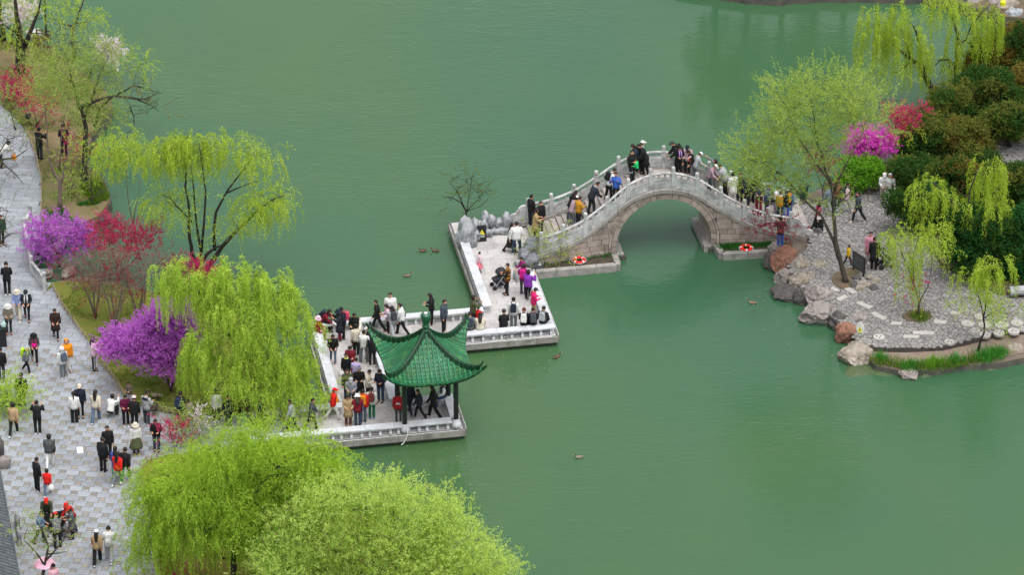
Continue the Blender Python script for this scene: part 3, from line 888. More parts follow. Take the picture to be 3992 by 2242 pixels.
# posts and carved panels
POST_S = [-6.2, -5.07, -3.95, -2.87, -1.79, -.66, .46, 1.64, 2.81, 3.97, 5.13, 6.29]
post_mb = MB()
post_mb.box((0, 0, .42), (.19, .19, .94)).lathe([(.10, .89), (.075, .91), (.075, .94), (.098, .96), (.098, 1.10), (.08, 1.15), (.005, 1.165)], (0, 0, 0), 12)
post_me = post_mb.mesh('railing_post', RAIL)
for face in (-1, 1):
    for s in POST_S:
        obj('railing_post', post_me, br, B3(s, face * (bw(s) - .09), bz(s)))
    for a, b in zip(POST_S[:-1], POST_S[1:]):
        def strip(lo, hi, th, nm, par, inset=0.1, off=0.0, seg=6, m=RAIL):
            rings = []
            for x in np.linspace(a + inset, b - inset, seg + 1):
                y = face * (bw(x) - .09 + off)
                rings.append([B3(x, y - th / 2, bz(x) + lo), B3(x, y + th / 2, bz(x) + lo), B3(x, y + th / 2, bz(x) + hi), B3(x, y - th / 2, bz(x) + hi)])
            return MB().loft(rings).build(nm, m, par)
        pn = strip(0.0, .56, .12, 'railing_panel', br)
        rings = []
        for x in np.linspace(a + .09, b - .09, 7):
            y = face * (bw(x) - .09)
            rings.append([B3(x, y + math.cos(t) * .085, bz(x) + .80 + math.sin(t) * .062) for t in np.linspace(0, 2 * math.pi, 9)[:-1]])
        MB().loft(rings).build('handrail', RAIL, pn)
        # frame around a sunken field on the outer and inner faces, and the little pads under the rail
        for o in (-1, 1):
            for lo, hi, i0 in ((.03, .10, .12), (.44, .51, .12)):
                strip(lo, hi, .02, 'frame', pn, i0, o * face * .067)
            for x0 in (a + .13, b - .19):
                rings = []
                for x in (x0, x0 + .06):
                    y = face * (bw(x) - .09) + o * .067
                    rings.append([B3(x, y - .010, bz(x) + .105), B3(x, y + .010, bz(x) + .105), B3(x, y + .010, bz(x) + .435), B3(x, y - .010, bz(x) + .435)])
                MB().loft(rings).build('frame', RAIL, pn)
            rel = MB()                                        # cloud scroll in low relief
            cx_ = (a + b) / 2; L2 = (b - a) / 2 - .26
            for q in range(4):
                t0 = R.uniform(0, 6)
                pts = []
                for w in range(7):
                    x = cx_ + L2 * (-.75 + .5 * q) + .10 * math.cos(t0 + w * .9) * (1 - w * .1)
                    z = bz(x) + .27 + .10 * math.sin(t0 + w * .9) * (1 - w * .1)
                    pts.append(B3(x, face * (bw(x) - .09) + o * .058, z))
                rel.tube(pts, .016, 4)
            rel.build('carving', RAIL, pn)
        for x in np.linspace(a + .12, b - .12, 4):
            wdt = .09 if x in (a + .12, b - .12) else .07
            MB().box(B3(x, face * (bw(x) - .09), bz(x) + .65), (wdt, .09, .20)).build('baluster', RAIL, pn)
# scroll ends
def scroll(s0, sd, face, k=1.0):
    pr = [(0, 0), (0, .86), (.22, .90), (.42, .84), (.52, .68), (.60, .60), (.82, .60), (.95, .50), (1.02, .36), (1.22, .34), (1.36, .26), (1.42, .10), (1.60, .06), (1.62, 0)]
    rings = []
    for d in (-.07, .07):
        rings.append([B3(s0 + sd * x * k, face * (bw(s0 + sd * x * k) - .09) + d, max(bz(s0 + sd * x * k) - .04, DECK - .05) + z) for x, z in pr])
    o = MB().loft(rings).build('scroll_end', RAIL, br)
    for f2 in (-1, 1):
        pts = [B3(s0 + sd * (.30 + .13 * math.cos(t) * (1 - t / 9)), face * (bw(s0) - .09 + .03) + f2 * .075, bz(s0 + sd * .3) + .58 + .13 * math.sin(t) * (1 - t / 9)) for t in np.linspace(0, 7, 15)]
        MB().tube(pts, .022, 5).build('scroll_carving', RAIL, o)
scroll(6.39, 1, -1, .75); scroll(6.39, 1, 1, .75); scroll(-6.30, -1, 1, .85)
# footing ledges inside the arch
for sgn in (-1, 1):
    MB().slab(B3(sgn * (RI - .18), .05, .10), (.36, 3.0, .5), bev=.03).build('footing', CORN, br)
    MB().box(B3(sgn * (RI + .1), -1.42, .0), (1.1 if sgn < 0 else .5, .3, .5)).build('footing', DARKST, br)
# foot wall under the right landing
MB().box(B3(6.9, -1.75, .22), (1.3, .28, .75)).build('end_wall', GR1, br)
# planting troughs at the foot of the bridge
def trough(label, pts, z, zg):
    t = local_thing('stone_trough', label, 'planter')
    n = len(pts)
    for i in range(n - 1):
        (xa, ya), (xb, yb) = pts[i], pts[i + 1]
        L = math.hypot(xb - xa, yb - ya); a = math.atan2(yb - ya, xb - xa); k = max(1, round(L / 1.1))
        for j in range(k):
            f = (j + .5) / k
            MB().slab((0, 0, 0), (L / k - .01, .30, .62), bev=.012).build('kerb_stone', CORN, t, loc=(xa + (xb - xa) * f, ya + (yb - ya) * f, z - .31), rz=a)
    return t
trough('stone kerbed planting bed with green shrub and life ring left of the arch', [(5.95, 14.08), (9.95, 14.08), (10.05, 14.22), (10.05, 15.2)], .38, .3)
trough('stone kerbed planting bed with life ring right of the arch', [(15.15, 15.3), (15.28, 14.25), (17.75, 14.1)], .36, .3)
SOILD = mat('trough_soil', '#4b4238', '#3a352d', 3, 0.95, 0.5)
struct(MB().prism([tuple(W(x, y)[:2]) for x, y in ((5.9, 14.2), (9.95, 14.2), (9.95, 15.3), (5.9, 14.9))], 0, .31).build('trough_soil', SOILD))
struct(MB().prism([tuple(W(x, y)[:2]) for x, y in ((15.25, 14.3), (18.6, 14.2), (18.8, 14.8), (15.3, 15.3))], 0, .30).build('trough_soil', SOILD))
# ------------------------------------------------------------------ trees and plants
BARK = mat('grey_bark', '#4b443c', '#332f2a', 6, 0.95, 0.8, 18, stretch=(1, 1, .3))
BARK_D = mat('dark_bark', '#35302b', '#211e1b', 6, 0.95, 0.9, 16, stretch=(1, 1, .3))
BARK_L = mat('pale_bark', '#7a6e60', '#5d5348', 6, 0.95, 0.7, 18, stretch=(1, 1, .3))
LIME = leaf_mat('willow_leaf', '#8aab36', '#bbc858')
LIME_B = leaf_mat('bright_willow_leaf', '#8eb43e', '#c0d260')
LIME_G = leaf_mat('green_willow_leaf', '#82a834', '#b2c852')
LIME_T = leaf_mat('bushy_leaf', '#9cbb50', '#cbd97c')
LIME_Y = leaf_mat('young_leaf', '#84a044', '#b0be66')
PALE_G = leaf_mat('pale_willow_leaf', '#7f9848', '#a9b766')
OLIVE = leaf_mat('olive_leaf', '#4f5e28', '#717236', 0.25)
DARKG = leaf_mat('evergreen_leaf', '#23451f', '#425c28', 0.2)
BRONZE = leaf_mat('bronze_leaf', '#64592a', '#7f7236', 0.25)
HEDGEG = leaf_mat('hedge_leaf', '#194a28', '#2f5c2c', 0.2)
MIDG = leaf_mat('shrub_leaf', '#4f8a1e', '#7aa63a', 0.35)
PURPLE = leaf_mat('purple_blossom', '#b04cba', '#cc88d4', 0.35)
MAGENTA = leaf_mat('magenta_blossom', '#d23cbc', '#e070cc', 0.35)
CRIMSON = leaf_mat('crimson_blossom', '#a62250', '#c24c70', 0.3)
WHITEB = leaf_mat('white_blossom', '#d8c4cc', '#e6dde0', 0.35)
RUST = leaf_mat('dull_red_leaf', '#7e2c3c', '#98404a', 0.3)
REED = leaf_mat('iris_blade', '#2f7a34', '#58933a', 0.3)
GRASSG = leaf_mat('grass_blade', '#4a6f1e', '#6e7f34', 0.3)
GRASSD = leaf_mat('deep_grass_blade', '#1f5a26', '#3c742c', 0.25)

def leaf_mesh(name, pos, dr, ln, wd, m, parent=None):
    """one small rhomb per leaf, in a single crown mesh"""
    n = len(pos)
    rnd = NR.normal(size=(n, 3))
    side = np.cross(dr, rnd); side /= np.linalg.norm(side, axis=1, keepdims=True) + 1e-9
    ln = np.broadcast_to(np.asarray(ln, float).reshape(-1, 1), (n, 1)); wd = np.broadcast_to(np.asarray(wd, float).reshape(-1, 1), (n, 1))
    mid = pos + dr * ln * .45
    v = np.empty((n, 4, 3)); v[:, 0] = pos; v[:, 1] = mid + side * wd * .5; v[:, 2] = pos + dr * ln; v[:, 3] = mid - side * wd * .5
    me = bpy.data.meshes.new(name)
    me.vertices.add(n * 4); me.vertices.foreach_set('co', v.ravel())
    me.loops.add(n * 4); me.loops.foreach_set('vertex_index', np.arange(n * 4))
    me.polygons.add(n); me.polygons.foreach_set('loop_start', np.arange(0, n * 4, 4))
    me.materials.append(m); me.update(calc_edges=True)
    return obj(name, me, parent)
def unit(a): return a / (np.linalg.norm(a, axis=-1, keepdims=True) + 1e-9)
def twigs(p0, d0, steps, step, grav, ln, wd, spread, per, jit=.07):
    """leaves along many twigs at once: starts p0, directions d0; gravity bends them down"""
    p, d = p0.copy(), unit(d0)
    P, D = [], []
    life = NR.uniform(.25, 1.05, len(p0)) * steps
    for k in range(steps):
        live = life > k
        p, d, life = p[live], d[live], life[live]
        if not len(p): break
        d = unit(d + np.array([0, 0, -grav]) + NR.normal(size=d.shape) * jit)
        p = p + d * step
        for q in range(per):
            P.append(p + NR.normal(size=p.shape) * step * .35)
            D.append(unit(d + NR.normal(size=p.shape) * spread))
    P = np.concatenate(P); D = np.concatenate(D); n = len(P)
    return P, D, ln * NR.uniform(.6, 1.25, n), wd * NR.uniform(.7, 1.2, n)

def poly_points(poly, n):
    xs = [p[0] for p in poly]; ys = [p[1] for p in poly]; out = []
    while len(out) < n:
        q = (R.uniform(min(xs), max(xs)), R.uniform(min(ys), max(ys)))
        if inside(q, poly): out.append(q)
    return out

STY = {  # steps, step, gravity, leaf length, width, spread, leaves per step, twigs per clump, clump radius, lift of first direction
    'weep': (12, .11, .46, .12, .033, .19, 3, 26, .36, .9),
    'weep_short': (9, .11, .30, .115, .034, .36, 3, 24, .36, .8),
    'drape': (15, .11, .60, .13, .032, .13, 3, 25, .34, .7),
    'curtain': (23, .115, .75, .14, .030, .10, 3, 25, .30, .6),
    'spray': (6, .10, .05, .10, .046, .7, 3, 18, .40, .5),
    'feather': (8, .11, .04, .095, .034, .55, 4, 13, .42, .7),
    'blossom': (7, .07, .0, .062, .052, .9, 4, 20, .19, .5),
    'clump': (3, .10, .03, .12, .056, .9, 4, 75, .50, .35),
    'fine': (5, .09, .03, .085, .042, .8, 4, 26, .40, .4),
}
def heads(poly, spacing, r, depth, styles, lm, dens, per=9):
    """separate rounded heads of foliage, each hanging from its own bough, with gaps between them"""
    pts = []
    for q in poly_points(poly, 400):
        if all((q[0] - p[0]) ** 2 + ((q[1] - p[1]) * 1.3) ** 2 > spacing ** 2 for p in pts): pts.append(q)
    out = []
    for u, v in pts:
        k = r * R.uniform(.65, 1.3)
        el = [(u + k * math.cos(a) * R.uniform(.8, 1.2), v + k * .6 * math.sin(a) * R.uniform(.8, 1.2)) for a in np.linspace(0, 2 * math.pi, 9)[:-1]]
        out.append((el, max(3, int(per * k / r)), .35, R.choice(styles), lm, dens, R.uniform(-depth, depth)))
    return out
def tree(name, label, cat, base, z, limbs, crowns, group=None, bark=None, r0=.14, trunk_name='trunk', link=True, twig_r=.013, fork=2, y_off=0.0):
    """base: photo position of the foot. limbs: polylines (u, v, depth). crowns: (polygon or None, clumps, depth, style, leaf material, density)"""
    b = at(base[0], base[1], z)
    t = thing(name, label, cat, b, 0, group)
    bark = bark or BARK
    mb = MB()
    LP = []
    for li, lm in enumerate(limbs):
        pts = []
        for k, q in enumerate(lm):
            dy = q[2] if len(q) > 2 else 0.0
            if li == 0 and k == 0: pts.append(Vector((0, 0, -.12))); continue
            pts.append(on_y(q[0], q[1], b.y + dy) - b)
        # soften: insert midpoints with a little sway
        fine = [pts[0]]
        for a, c in zip(pts[:-1], pts[1:]):
            L = (c - a).length; s = Vector((R.uniform(-1, 1), R.uniform(-1, 1), R.uniform(-.5, .5))) * L * .045
            fine += [a.lerp(c, .5) + s, c]
        n = len(fine)
        rs = r0 if li == 0 else (lm[0][3] if len(lm[0]) > 3 else r0 * .55)
        rad = [max(rs * (1 - .82 * (i / (n - 1)) ** .8), .014) for i in range(n)]
        if li == 0: rad[0] = rs * 1.35
        mb.tube(fine, rad, 7)
        LP += [(p, rr) for p, rr in zip(fine[1:], rad[1:])]
        for a, c, ra in zip(fine[:-1], fine[1:], rad): LP.append((a.lerp(c, .5), ra))
    tw = MB()
    for ci, cr_ in enumerate(crowns):
        poly, n, depth, style, lm, dens = cr_[:6]; dy0 = cr_[6] if len(cr_) > 6 else 0.0
        st = STY[style]
        cen = []
        if style in ('weep', 'weep_short', 'drape', 'curtain'): n = max(3, int(n * .55))
        if style == 'clump': n = max(3, int(n * .85))
        if poly is None: cen = [p.copy() for p, _ in R.sample(LP[4:], min(n, len(LP) - 4))]
        for u, v in (poly_points(poly, n) if poly else []):
            dy = max(-1, min(1, R.gauss(0, .5))) * depth + dy0
            cen.append(on_y(u, v, b.y + dy + y_off) - b)
        cen = [c for c in cen if c.z > .1] or cen
        # connecting twigs: grow from the nearest wood (limbs, then twigs already there)
        if link:
            wood = list(LP)
            for c in sorted(cen, key=lambda c: min((c - p).length for p, _ in LP)):
                cand = [(p, r) for p, r in wood if p.z < c.z + .35] or wood
                p, r = min(cand, key=lambda q: (q[0] - c).length)
                L = (c - p).length
                if L > .05:
                    m_ = p.lerp(c, .5) + Vector((R.uniform(-.1, .1), R.uniform(-.1, .1), R.uniform(.02, .16))) * L
                    rr = min(r * .6, .012 + .012 * L)
                    tw.tube([p, m_, c], [rr, rr * .7, max(twig_r * .45, rr * .35)], 4, cap=False)
                    wood += [(m_, rr * .7), (c, max(twig_r, rr * .4))]
                for q in range(fork):
                    e = c + Vector((R.gauss(0, 1), R.gauss(0, 1), R.gauss(.5, .6))) * st[8] * .8
                    tw.tube([c, e], [twig_r * .55, twig_r * .25], 3, cap=False)
        if lm is None: continue
        C = np.array([tuple(c) for c in cen])
        per = max(1, int(st[7] * dens))
        p0 = np.repeat(C, per, axis=0)
        off = NR.normal(size=p0.shape) * st[8]
        if style in ('weep', 'weep_short', 'drape', 'curtain'):      # strands hang in bundles of a few
            g4 = 5 if style in ('curtain', 'drape') else 3
            off = np.repeat(off[::g4], g4, axis=0)[:len(p0)] + NR.normal(size=p0.shape) * .045
        if style == 'clump':                      # foliage sits on the outside of rounded lobes
            off = unit(off) * st[8] * NR.uniform(.72, 1.08, (len(off), 1)) * np.repeat(NR.uniform(.35, 1.15, len(C)), per)[:, None]; off[:, 2] = np.abs(off[:, 2]) * .9 - .12
        p0 = p0 + off * np.array([1, 1, .7])
        d0 = unit(off) * .8 + NR.normal(size=p0.shape) * .5 + np.array([0, 0, st[9]])
        P, D, ln, wd = twigs(p0, d0 if style not in ('curtain', 'drape') else unit(np.repeat(d0[::5], 5, axis=0)[:len(p0)] + NR.normal(size=p0.shape) * .12), st[0], st[1], st[2], st[3], st[4], st[5], st[6])
        keep = P[:, 2] > .02 - b.z * 0
        leaf_mesh('crown' if lm not in (PURPLE, MAGENTA, CRIMSON, WHITEB) else 'blossom', P[keep], D[keep], ln[keep], wd[keep], lm, t)
    if mb.v: mb.build(trunk_name, bark, t, True)
    if tw.v: stuff(tw.build('twigs', bark, t))
    return t

# left shore, top to bottom -------------------------------------------------
tree('willow_tree', 'large old tree with thick dark leaning trunk in the top left corner', 'tree', (52, 185), .62,
     [[(52, 185), (52, 130), (48, 85), (42, 40), (36, -20)], [(60, 118, 0, .16), (78, 75, -.3), (96, 30, -.5), (108, -15, -.6)], [(44, 80, 0, .1), (22, 70, .3), (8, 60, .3)]],
     [([(20, 45), (70, 45), (70, 95), (30, 100)], 8, .6, 'weep_short', LIME, .9), ([(80, -20), (140, -20), (130, 45), (90, 60)], 10, .6, 'weep_short', LIME, .7), ([(-10, -20), (50, -30), (40, 20), (0, 40)], 10, .8, 'weep_short', LIME, .8)], 'willows on the left shore', BARK_D, .36)
tree('willow_tree', 'dark trunk cut by the left frame edge beside the white blossom', 'tree', (6, 100), .62, [[(6, 100), (3, 50), (0, 0), (-6, -40)]],
     [([(-20, -30), (30, -30), (20, 30), (-10, 40)], 6, .5, 'weep_short', LIME, .7)], 'willows on the left shore', BARK_D, .17)
tree('cherry_tree', 'small pale pink cherry in flower behind the dark trunks, top left', 'tree', (30, 110), .6, [[(30, 110), (34, 70), (45, 40), (55, 15)], [(34, 75, 0, .04), (15, 55), (5, 30)]],
     [([(8, 10), (40, 0), (80, 5), (85, 38), (55, 55), (15, 65)], 26, .8, 'blossom', WHITEB, .55)], 'white blossoming trees', BARK, .07)
tree('willow_tree', 'light willow whose bough droops above the shore near the wooden bench', 'tree', (186, 150), .6,
     [[(186, 150), (182, 95), (184, 65), (195, 45), (207, 10), (218, -20)], [(184, 66, 0, .06), (150, 55), (125, 42)], [(188, 58, 0, .05), (215, 55, -.3), (240, 45, -.3)]],
     [([(150, 5), (190, 10), (200, 55), (165, 60)], 9, .6, 'weep_short', LIME, .8), ([(205, 35), (248, 32), (250, 60), (215, 65)], 7, .5, 'weep_short', LIME, .7), ([(135, 70), (180, 80), (235, 95), (220, 115), (150, 110)], 12, .7, 'feather', BRONZE, .25)], 'willows on the left shore', BARK, .12)
tree('cherry_tree', 'white blossoming tree over the water right of the yellow-green trees', 'tree', (225, 190), .6, [[(225, 190), (235, 160), (255, 135), (275, 110)], [(240, 155, 0, .03), (262, 152), (290, 142)]],
     [([(240, 108), (275, 100), (292, 120), (302, 142), (280, 160), (255, 150), (238, 130)], 26, .7, 'blossom', WHITEB, .55)], 'white blossoming trees', BARK, .06)
tree('leafing_tree', 'tall yellow-green tree leaning over the path in the upper left grove', 'tree', (212, 452), .62,
     [[(212, 452), (214, 380), (216, 320), (208, 285), (196, 255), (180, 200), (170, 150)], [(200, 272, 0, .13), (222, 262, -.4), (250, 250, -.6), (290, 240, -.8), (340, 250, -.9)], [(210, 300, 0, .08), (240, 220), (255, 180), (275, 140)], [(185, 210, 0, .07), (150, 180), (115, 150)]],
     [([(90, 170), (110, 120), (160, 100), (220, 110), (275, 105), (320, 130), (300, 190), (260, 240), (290, 270), (220, 290), (150, 250), (90, 220)], 90, 1.5, 'feather', PALE_G, .85), ([(340, 150), (385, 135), (380, 180), (345, 185)], 6, .5, 'weep_short', LIME, .7), ([(225, 265), (290, 260), (280, 320), (215, 310)], 12, .8, 'weep_short', PALE_G, .6), ([(90, 110), (160, 100), (150, 250), (90, 240)], 14, 1., 'feather', BRONZE, .4)], 'yellow-green trees on the left shore', BARK, .17)
tree('bare_tree', 'bare dark branches reaching out over the water right of the grove', 'tree', (236, 320), .55,
     [[(236, 320), (250, 270), (285, 240), (330, 245), (360, 250), (395, 235)], [(290, 240, 0, .05), (335, 215), (370, 225), (405, 235)], [(325, 262, 0, .04), (336, 290), (338, 320), (320, 335)], [(345, 250, 0, .04), (380, 265), (400, 280)]],
     [([(290, 220), (345, 195), (400, 225), (405, 280), (340, 300), (310, 260)], 34, .8, 'feather', BRONZE, .10), ([(300, 300), (350, 300), (340, 335), (310, 335)], 5, .4, 'feather', BRONZE, .1)], None, BARK_D, .10, fork=3)
tree('leafing_tree', 'slim tree in front of the two guards, forked with one stem bent right', 'tree', (150, 525), .63,
     [[(150, 525), (150, 480), (152, 455), (138, 440), (128, 415), (122, 380), (118, 330), (113, 280), (112, 240)], [(154, 460, 0, .07), (160, 430), (168, 395), (172, 385)], [(150, 425, 0, .05), (152, 360), (158, 310), (175, 250)], [(120, 370, 0, .03), (105, 350), (90, 345)]],
     [([(70, 200), (120, 150), (170, 170), (180, 230), (150, 260), (90, 260)], 34, 1.1, 'feather', PALE_G, .7), ([(165, 370), (182, 365), (180, 388), (168, 392)], 2, .2, 'spray', LIME, .8)], 'yellow-green trees on the left shore', BARK_L, .12)
tree('flowering_shrub', 'crimson flowering plum at the foot of the thick dark trunk', 'shrub', (60, 275), .62, [[(60, 275), (50, 245), (40, 215)], [(60, 270, 0, .03), (75, 230), (80, 200)]],
     [([(5, 200), (35, 185), (70, 170), (75, 210), (70, 245), (20, 240), (3, 225)], 24, .7, 'blossom', CRIMSON, .5), ([(0, 215), (70, 225), (60, 260), (5, 250)], 8, .5, 'feather', OLIVE, .3)], 'crimson flowering shrubs', BARK, .05)
tree('flowering_shrub', 'sparse crimson shrub over the path edge, in front of the yellow-green trees', 'shrub', (92, 320), .62, [[(92, 320), (88, 290), (75, 260)], [(92, 316, 0, .03), (110, 285), (140, 250)]],
     [([(52, 235), (90, 230), (120, 240), (150, 255), (130, 285), (85, 290), (55, 275)], 24, .7, 'blossom', CRIMSON, .35)], 'crimson flowering shrubs', BARK, .05)
tree('flowering_shrub', 'thin crimson shrub with scattered flowers beside the guard in purple, above the water', 'shrub', (200, 420), .6, [[(200, 420), (212, 390), (230, 375)], [(200, 415, 0, .02), (235, 370), (275, 375)]],
     [([(170, 320), (190, 330), (220, 375), (285, 370), (290, 395), (235, 410), (180, 395)], 22, .8, 'blossom', CRIMSON, .16)], 'crimson flowering shrubs', BARK, .03)
tree('shrub', 'loose olive shrub arching over the path edge on the left frame side', 'shrub', (40, 325), .62, [[(40, 325), (30, 290), (18, 265)]],
     [([(0, 245), (40, 255), (70, 290), (85, 330), (60, 335), (10, 280)], 20, .7, 'feather', PALE_G, .45)], None, BARK, .04)
tree('shrub', 'small yellow-flecked shrub on the lawn between the two grey trunks', 'shrub', (172, 492), .63, [[(172, 492), (170, 475), (165, 460)], [(172, 488, 0, .02), (182, 470), (188, 455)]],
     [([(163, 450), (185, 443), (194, 455), (190, 478), (168, 478)], 12, .35, 'spray', LIME_Y, .45)], None, BARK, .03)
tree('bare_tree', 'leafless small tree with crooked stems near the lawn point by the water', 'tree', (226, 515), .6, [[(226, 515), (232, 495), (228, 470), (240, 445), (258, 425)], [(229, 500, 0, .04), (250, 490), (268, 475)], [(228, 480, 0, .03), (215, 460), (205, 440)]],
     [([(205, 430), (260, 425), (270, 480), (235, 490)], 14, .6, 'feather', OLIVE, .12)], None, BARK, .05)
tree('willow_sapling', 'slender willow stem with one drooping head left of the larger weeping willow', 'tree', (352, 648), .62,
     [[(352, 648), (345, 620), (337, 570), (328, 530), (322, 495), (318, 440), (312, 390)], [(336, 560, 0, .03), (346, 500), (350, 450)]],
     [([(262, 385), (285, 352), (312, 342), (345, 352), (360, 372), (350, 400), (300, 410), (268, 415)], 24, .7, 'weep', LIME, 1.01)], 'weeping willows', BARK_L, .055)
tree('weeping_willow', 'airy weeping willow with forked dark limbs standing out against the water', 'tree', (500, 700), .62,
     [[(500, 700), (495, 665), (483, 640), (477, 600), (476, 540), (466, 470), (465, 400), (470, 345)],
      [(498, 672, 0, .10), (506, 634), (496, 575), (487, 472), (478, 400)], [(500, 675, -.1, .13), (520, 640, -.2), (545, 622, -.2), (556, 618, -.2)],
      [(502, 690, .1, .14), (543, 644, .2), (577, 600, .3), (602, 575, .3), (648, 528, .4), (690, 500, .4), (722, 488, .4)],
      [(540, 630, 0, .09), (543, 534, .3), (571, 481, .4), (612, 428, .5), (640, 385, .5)], [(506, 634, -.2, .07), (518, 481, -.4), (512, 435, -.4), (500, 360, -.4)], [(485, 560, -.2, .05), (462, 535, -.5), (430, 500, -.6), (405, 490, -.6)], [(571, 485, .3, .05), (605, 470, .4), (650, 455, .5)]],
     [([(368, 385), (395, 358), (440, 338), (455, 372), (430, 392), (378, 408)], 26, .8, 'drape', LIME, 0.88), ([(455, 350), (500, 326), (530, 342), (568, 366), (572, 388), (530, 392), (470, 388)], 32, .8, 'drape', LIME, 0.83),
      ([(590, 395), (625, 362), (660, 375), (678, 400), (660, 420), (610, 425)], 18, .7, 'weep', LIME, 0.88),
      ([(600, 500), (650, 478), (700, 490), (738, 500), (742, 525), (690, 525), (620, 535)], 26, .8, 'weep', LIME, 0.88),
      ([(375, 520), (410, 490), (450, 490), (465, 515), (420, 530), (385, 545)], 16, .6, 'weep', LIME, 0.88),
      ([(540, 560), (600, 540), (605, 580), (560, 600)], 6, .4, 'weep_short', LIME, 0.76), (None, 34, 0, 'spray', LIME_B, .22)], 'weeping willows', BARK_D, .135)
tree('redbud', 'purple redbud bush in flower over the white balustrade of the small path bridge', 'shrub', (150, 668), .5, [[(150, 668), (140, 630), (120, 590), (100, 570)], [(150, 664, 0, .03), (165, 620), (180, 575)], [(150, 664, 0, .03), (190, 630), (215, 600)]],
     [([(62, 600), (75, 570), (100, 552), (150, 548), (200, 560), (222, 590), (225, 620), (185, 640), (170, 655), (100, 645), (62, 632)], 66, .9, 'blossom', PURPLE, .7), ([(95, 655), (150, 650), (148, 670), (100, 668)], 5, .3, 'blossom', PURPLE, .5)], 'flowering redbuds', BARK, .05)
tree('flowering_shrub', 'broad crimson flowering shrub between the purple bush and the airy willow', 'shrub', (300, 700), .62, [[(300, 700), (290, 650), (270, 600), (255, 570)], [(300, 695, 0, .04), (320, 640), (340, 590)], [(300, 690, 0, .04), (350, 640), (385, 600)]],
     [([(205, 585), (225, 560), (280, 540), (320, 545), (360, 565), (400, 575), (395, 610), (370, 640), (330, 640), (280, 630), (215, 610)], 64, 1.0, 'blossom', CRIMSON, .4)], 'crimson flowering shrubs', BARK, .05)
for i, (bu, bv, lab, lo) in enumerate([((240), 800, 'bare grey-brown shrub nearest the low bamboo fence, fanning upward', (150, 640, 270)), (290, 830, 'bare grey-brown shrub in the middle of the leafless thicket on the lawn', (220, 620, 330)), (350, 815, 'bare grey-brown shrub leaning towards the second purple bush', (290, 630, 400)), (400, 745, 'thin bare shrub at the water edge left of the hanging willow', (385, 640, 440))]):
    u0, v0, u1 = lo; lims = []
    for k in range(9 if i < 3 else 5):
        e = R.uniform(u0, u1); f = R.uniform(v0, v0 + 60)
        lims.append([(bu, bv, 0, .045), (bu + (e - bu) * .35 + R.uniform(-8, 8), bv + (f - bv) * .4, R.uniform(-.3, .3)), (e, f, R.uniform(-.7, .7))])
    tree('bare_shrub', lab, 'shrub', (bu, bv), .64, lims, [([(u0, v0 + 20), (u0 + 30, v0), (u1 - 20, v0), (u1, v0 + 30), (u1 - 20, bv - 70), (bu, bv - 40), (u0 + 20, bv - 80)], 70 if i < 3 else 26, 1.0, 'feather', RUST, .05)], 'bare shrubs on the lawn', BARK_L, .045, 'stems', twig_r=.016, fork=5)
tree('redbud', 'larger purple redbud in full flower on the lawn beside the plaza fence', 'shrub', (432, 985), .65, [[(432, 985), (420, 950), (400, 910), (340, 860)], [(432, 980, 0, .04), (430, 930), (415, 870), (420, 800)], [(432, 980, 0, .04), (445, 930), (460, 860), (465, 800)], [(432, 978, 0, .03), (400, 940), (370, 915), (300, 880)]],
     heads([(268, 858), (280, 842), (330, 832), (368, 815), (380, 788), (420, 770), (452, 774), (472, 800), (486, 850), (475, 895), (468, 938), (430, 934), (385, 925), (330, 900), (278, 884)], 19, 13, .9, ['blossom'], PURPLE, .8, 6), 'flowering redbuds', BARK, .06)
tree('flowering_shrub', 'crimson shrub half hidden behind the top of the hanging willow', 'shrub', (520, 745), .62, [[(520, 745), (515, 700), (505, 670)], [(520, 740, 0, .03), (540, 700), (560, 680)]],
     [([(440, 665), (480, 660), (520, 672), (556, 680), (560, 705), (520, 715), (470, 690)], 30, .7, 'blossom', CRIMSON, .5), ([(515, 720), (545, 715), (540, 760), (520, 760)], 6, .4, 'blossom', CRIMSON, .4)], 'crimson flowering shrubs', BARK, .04)
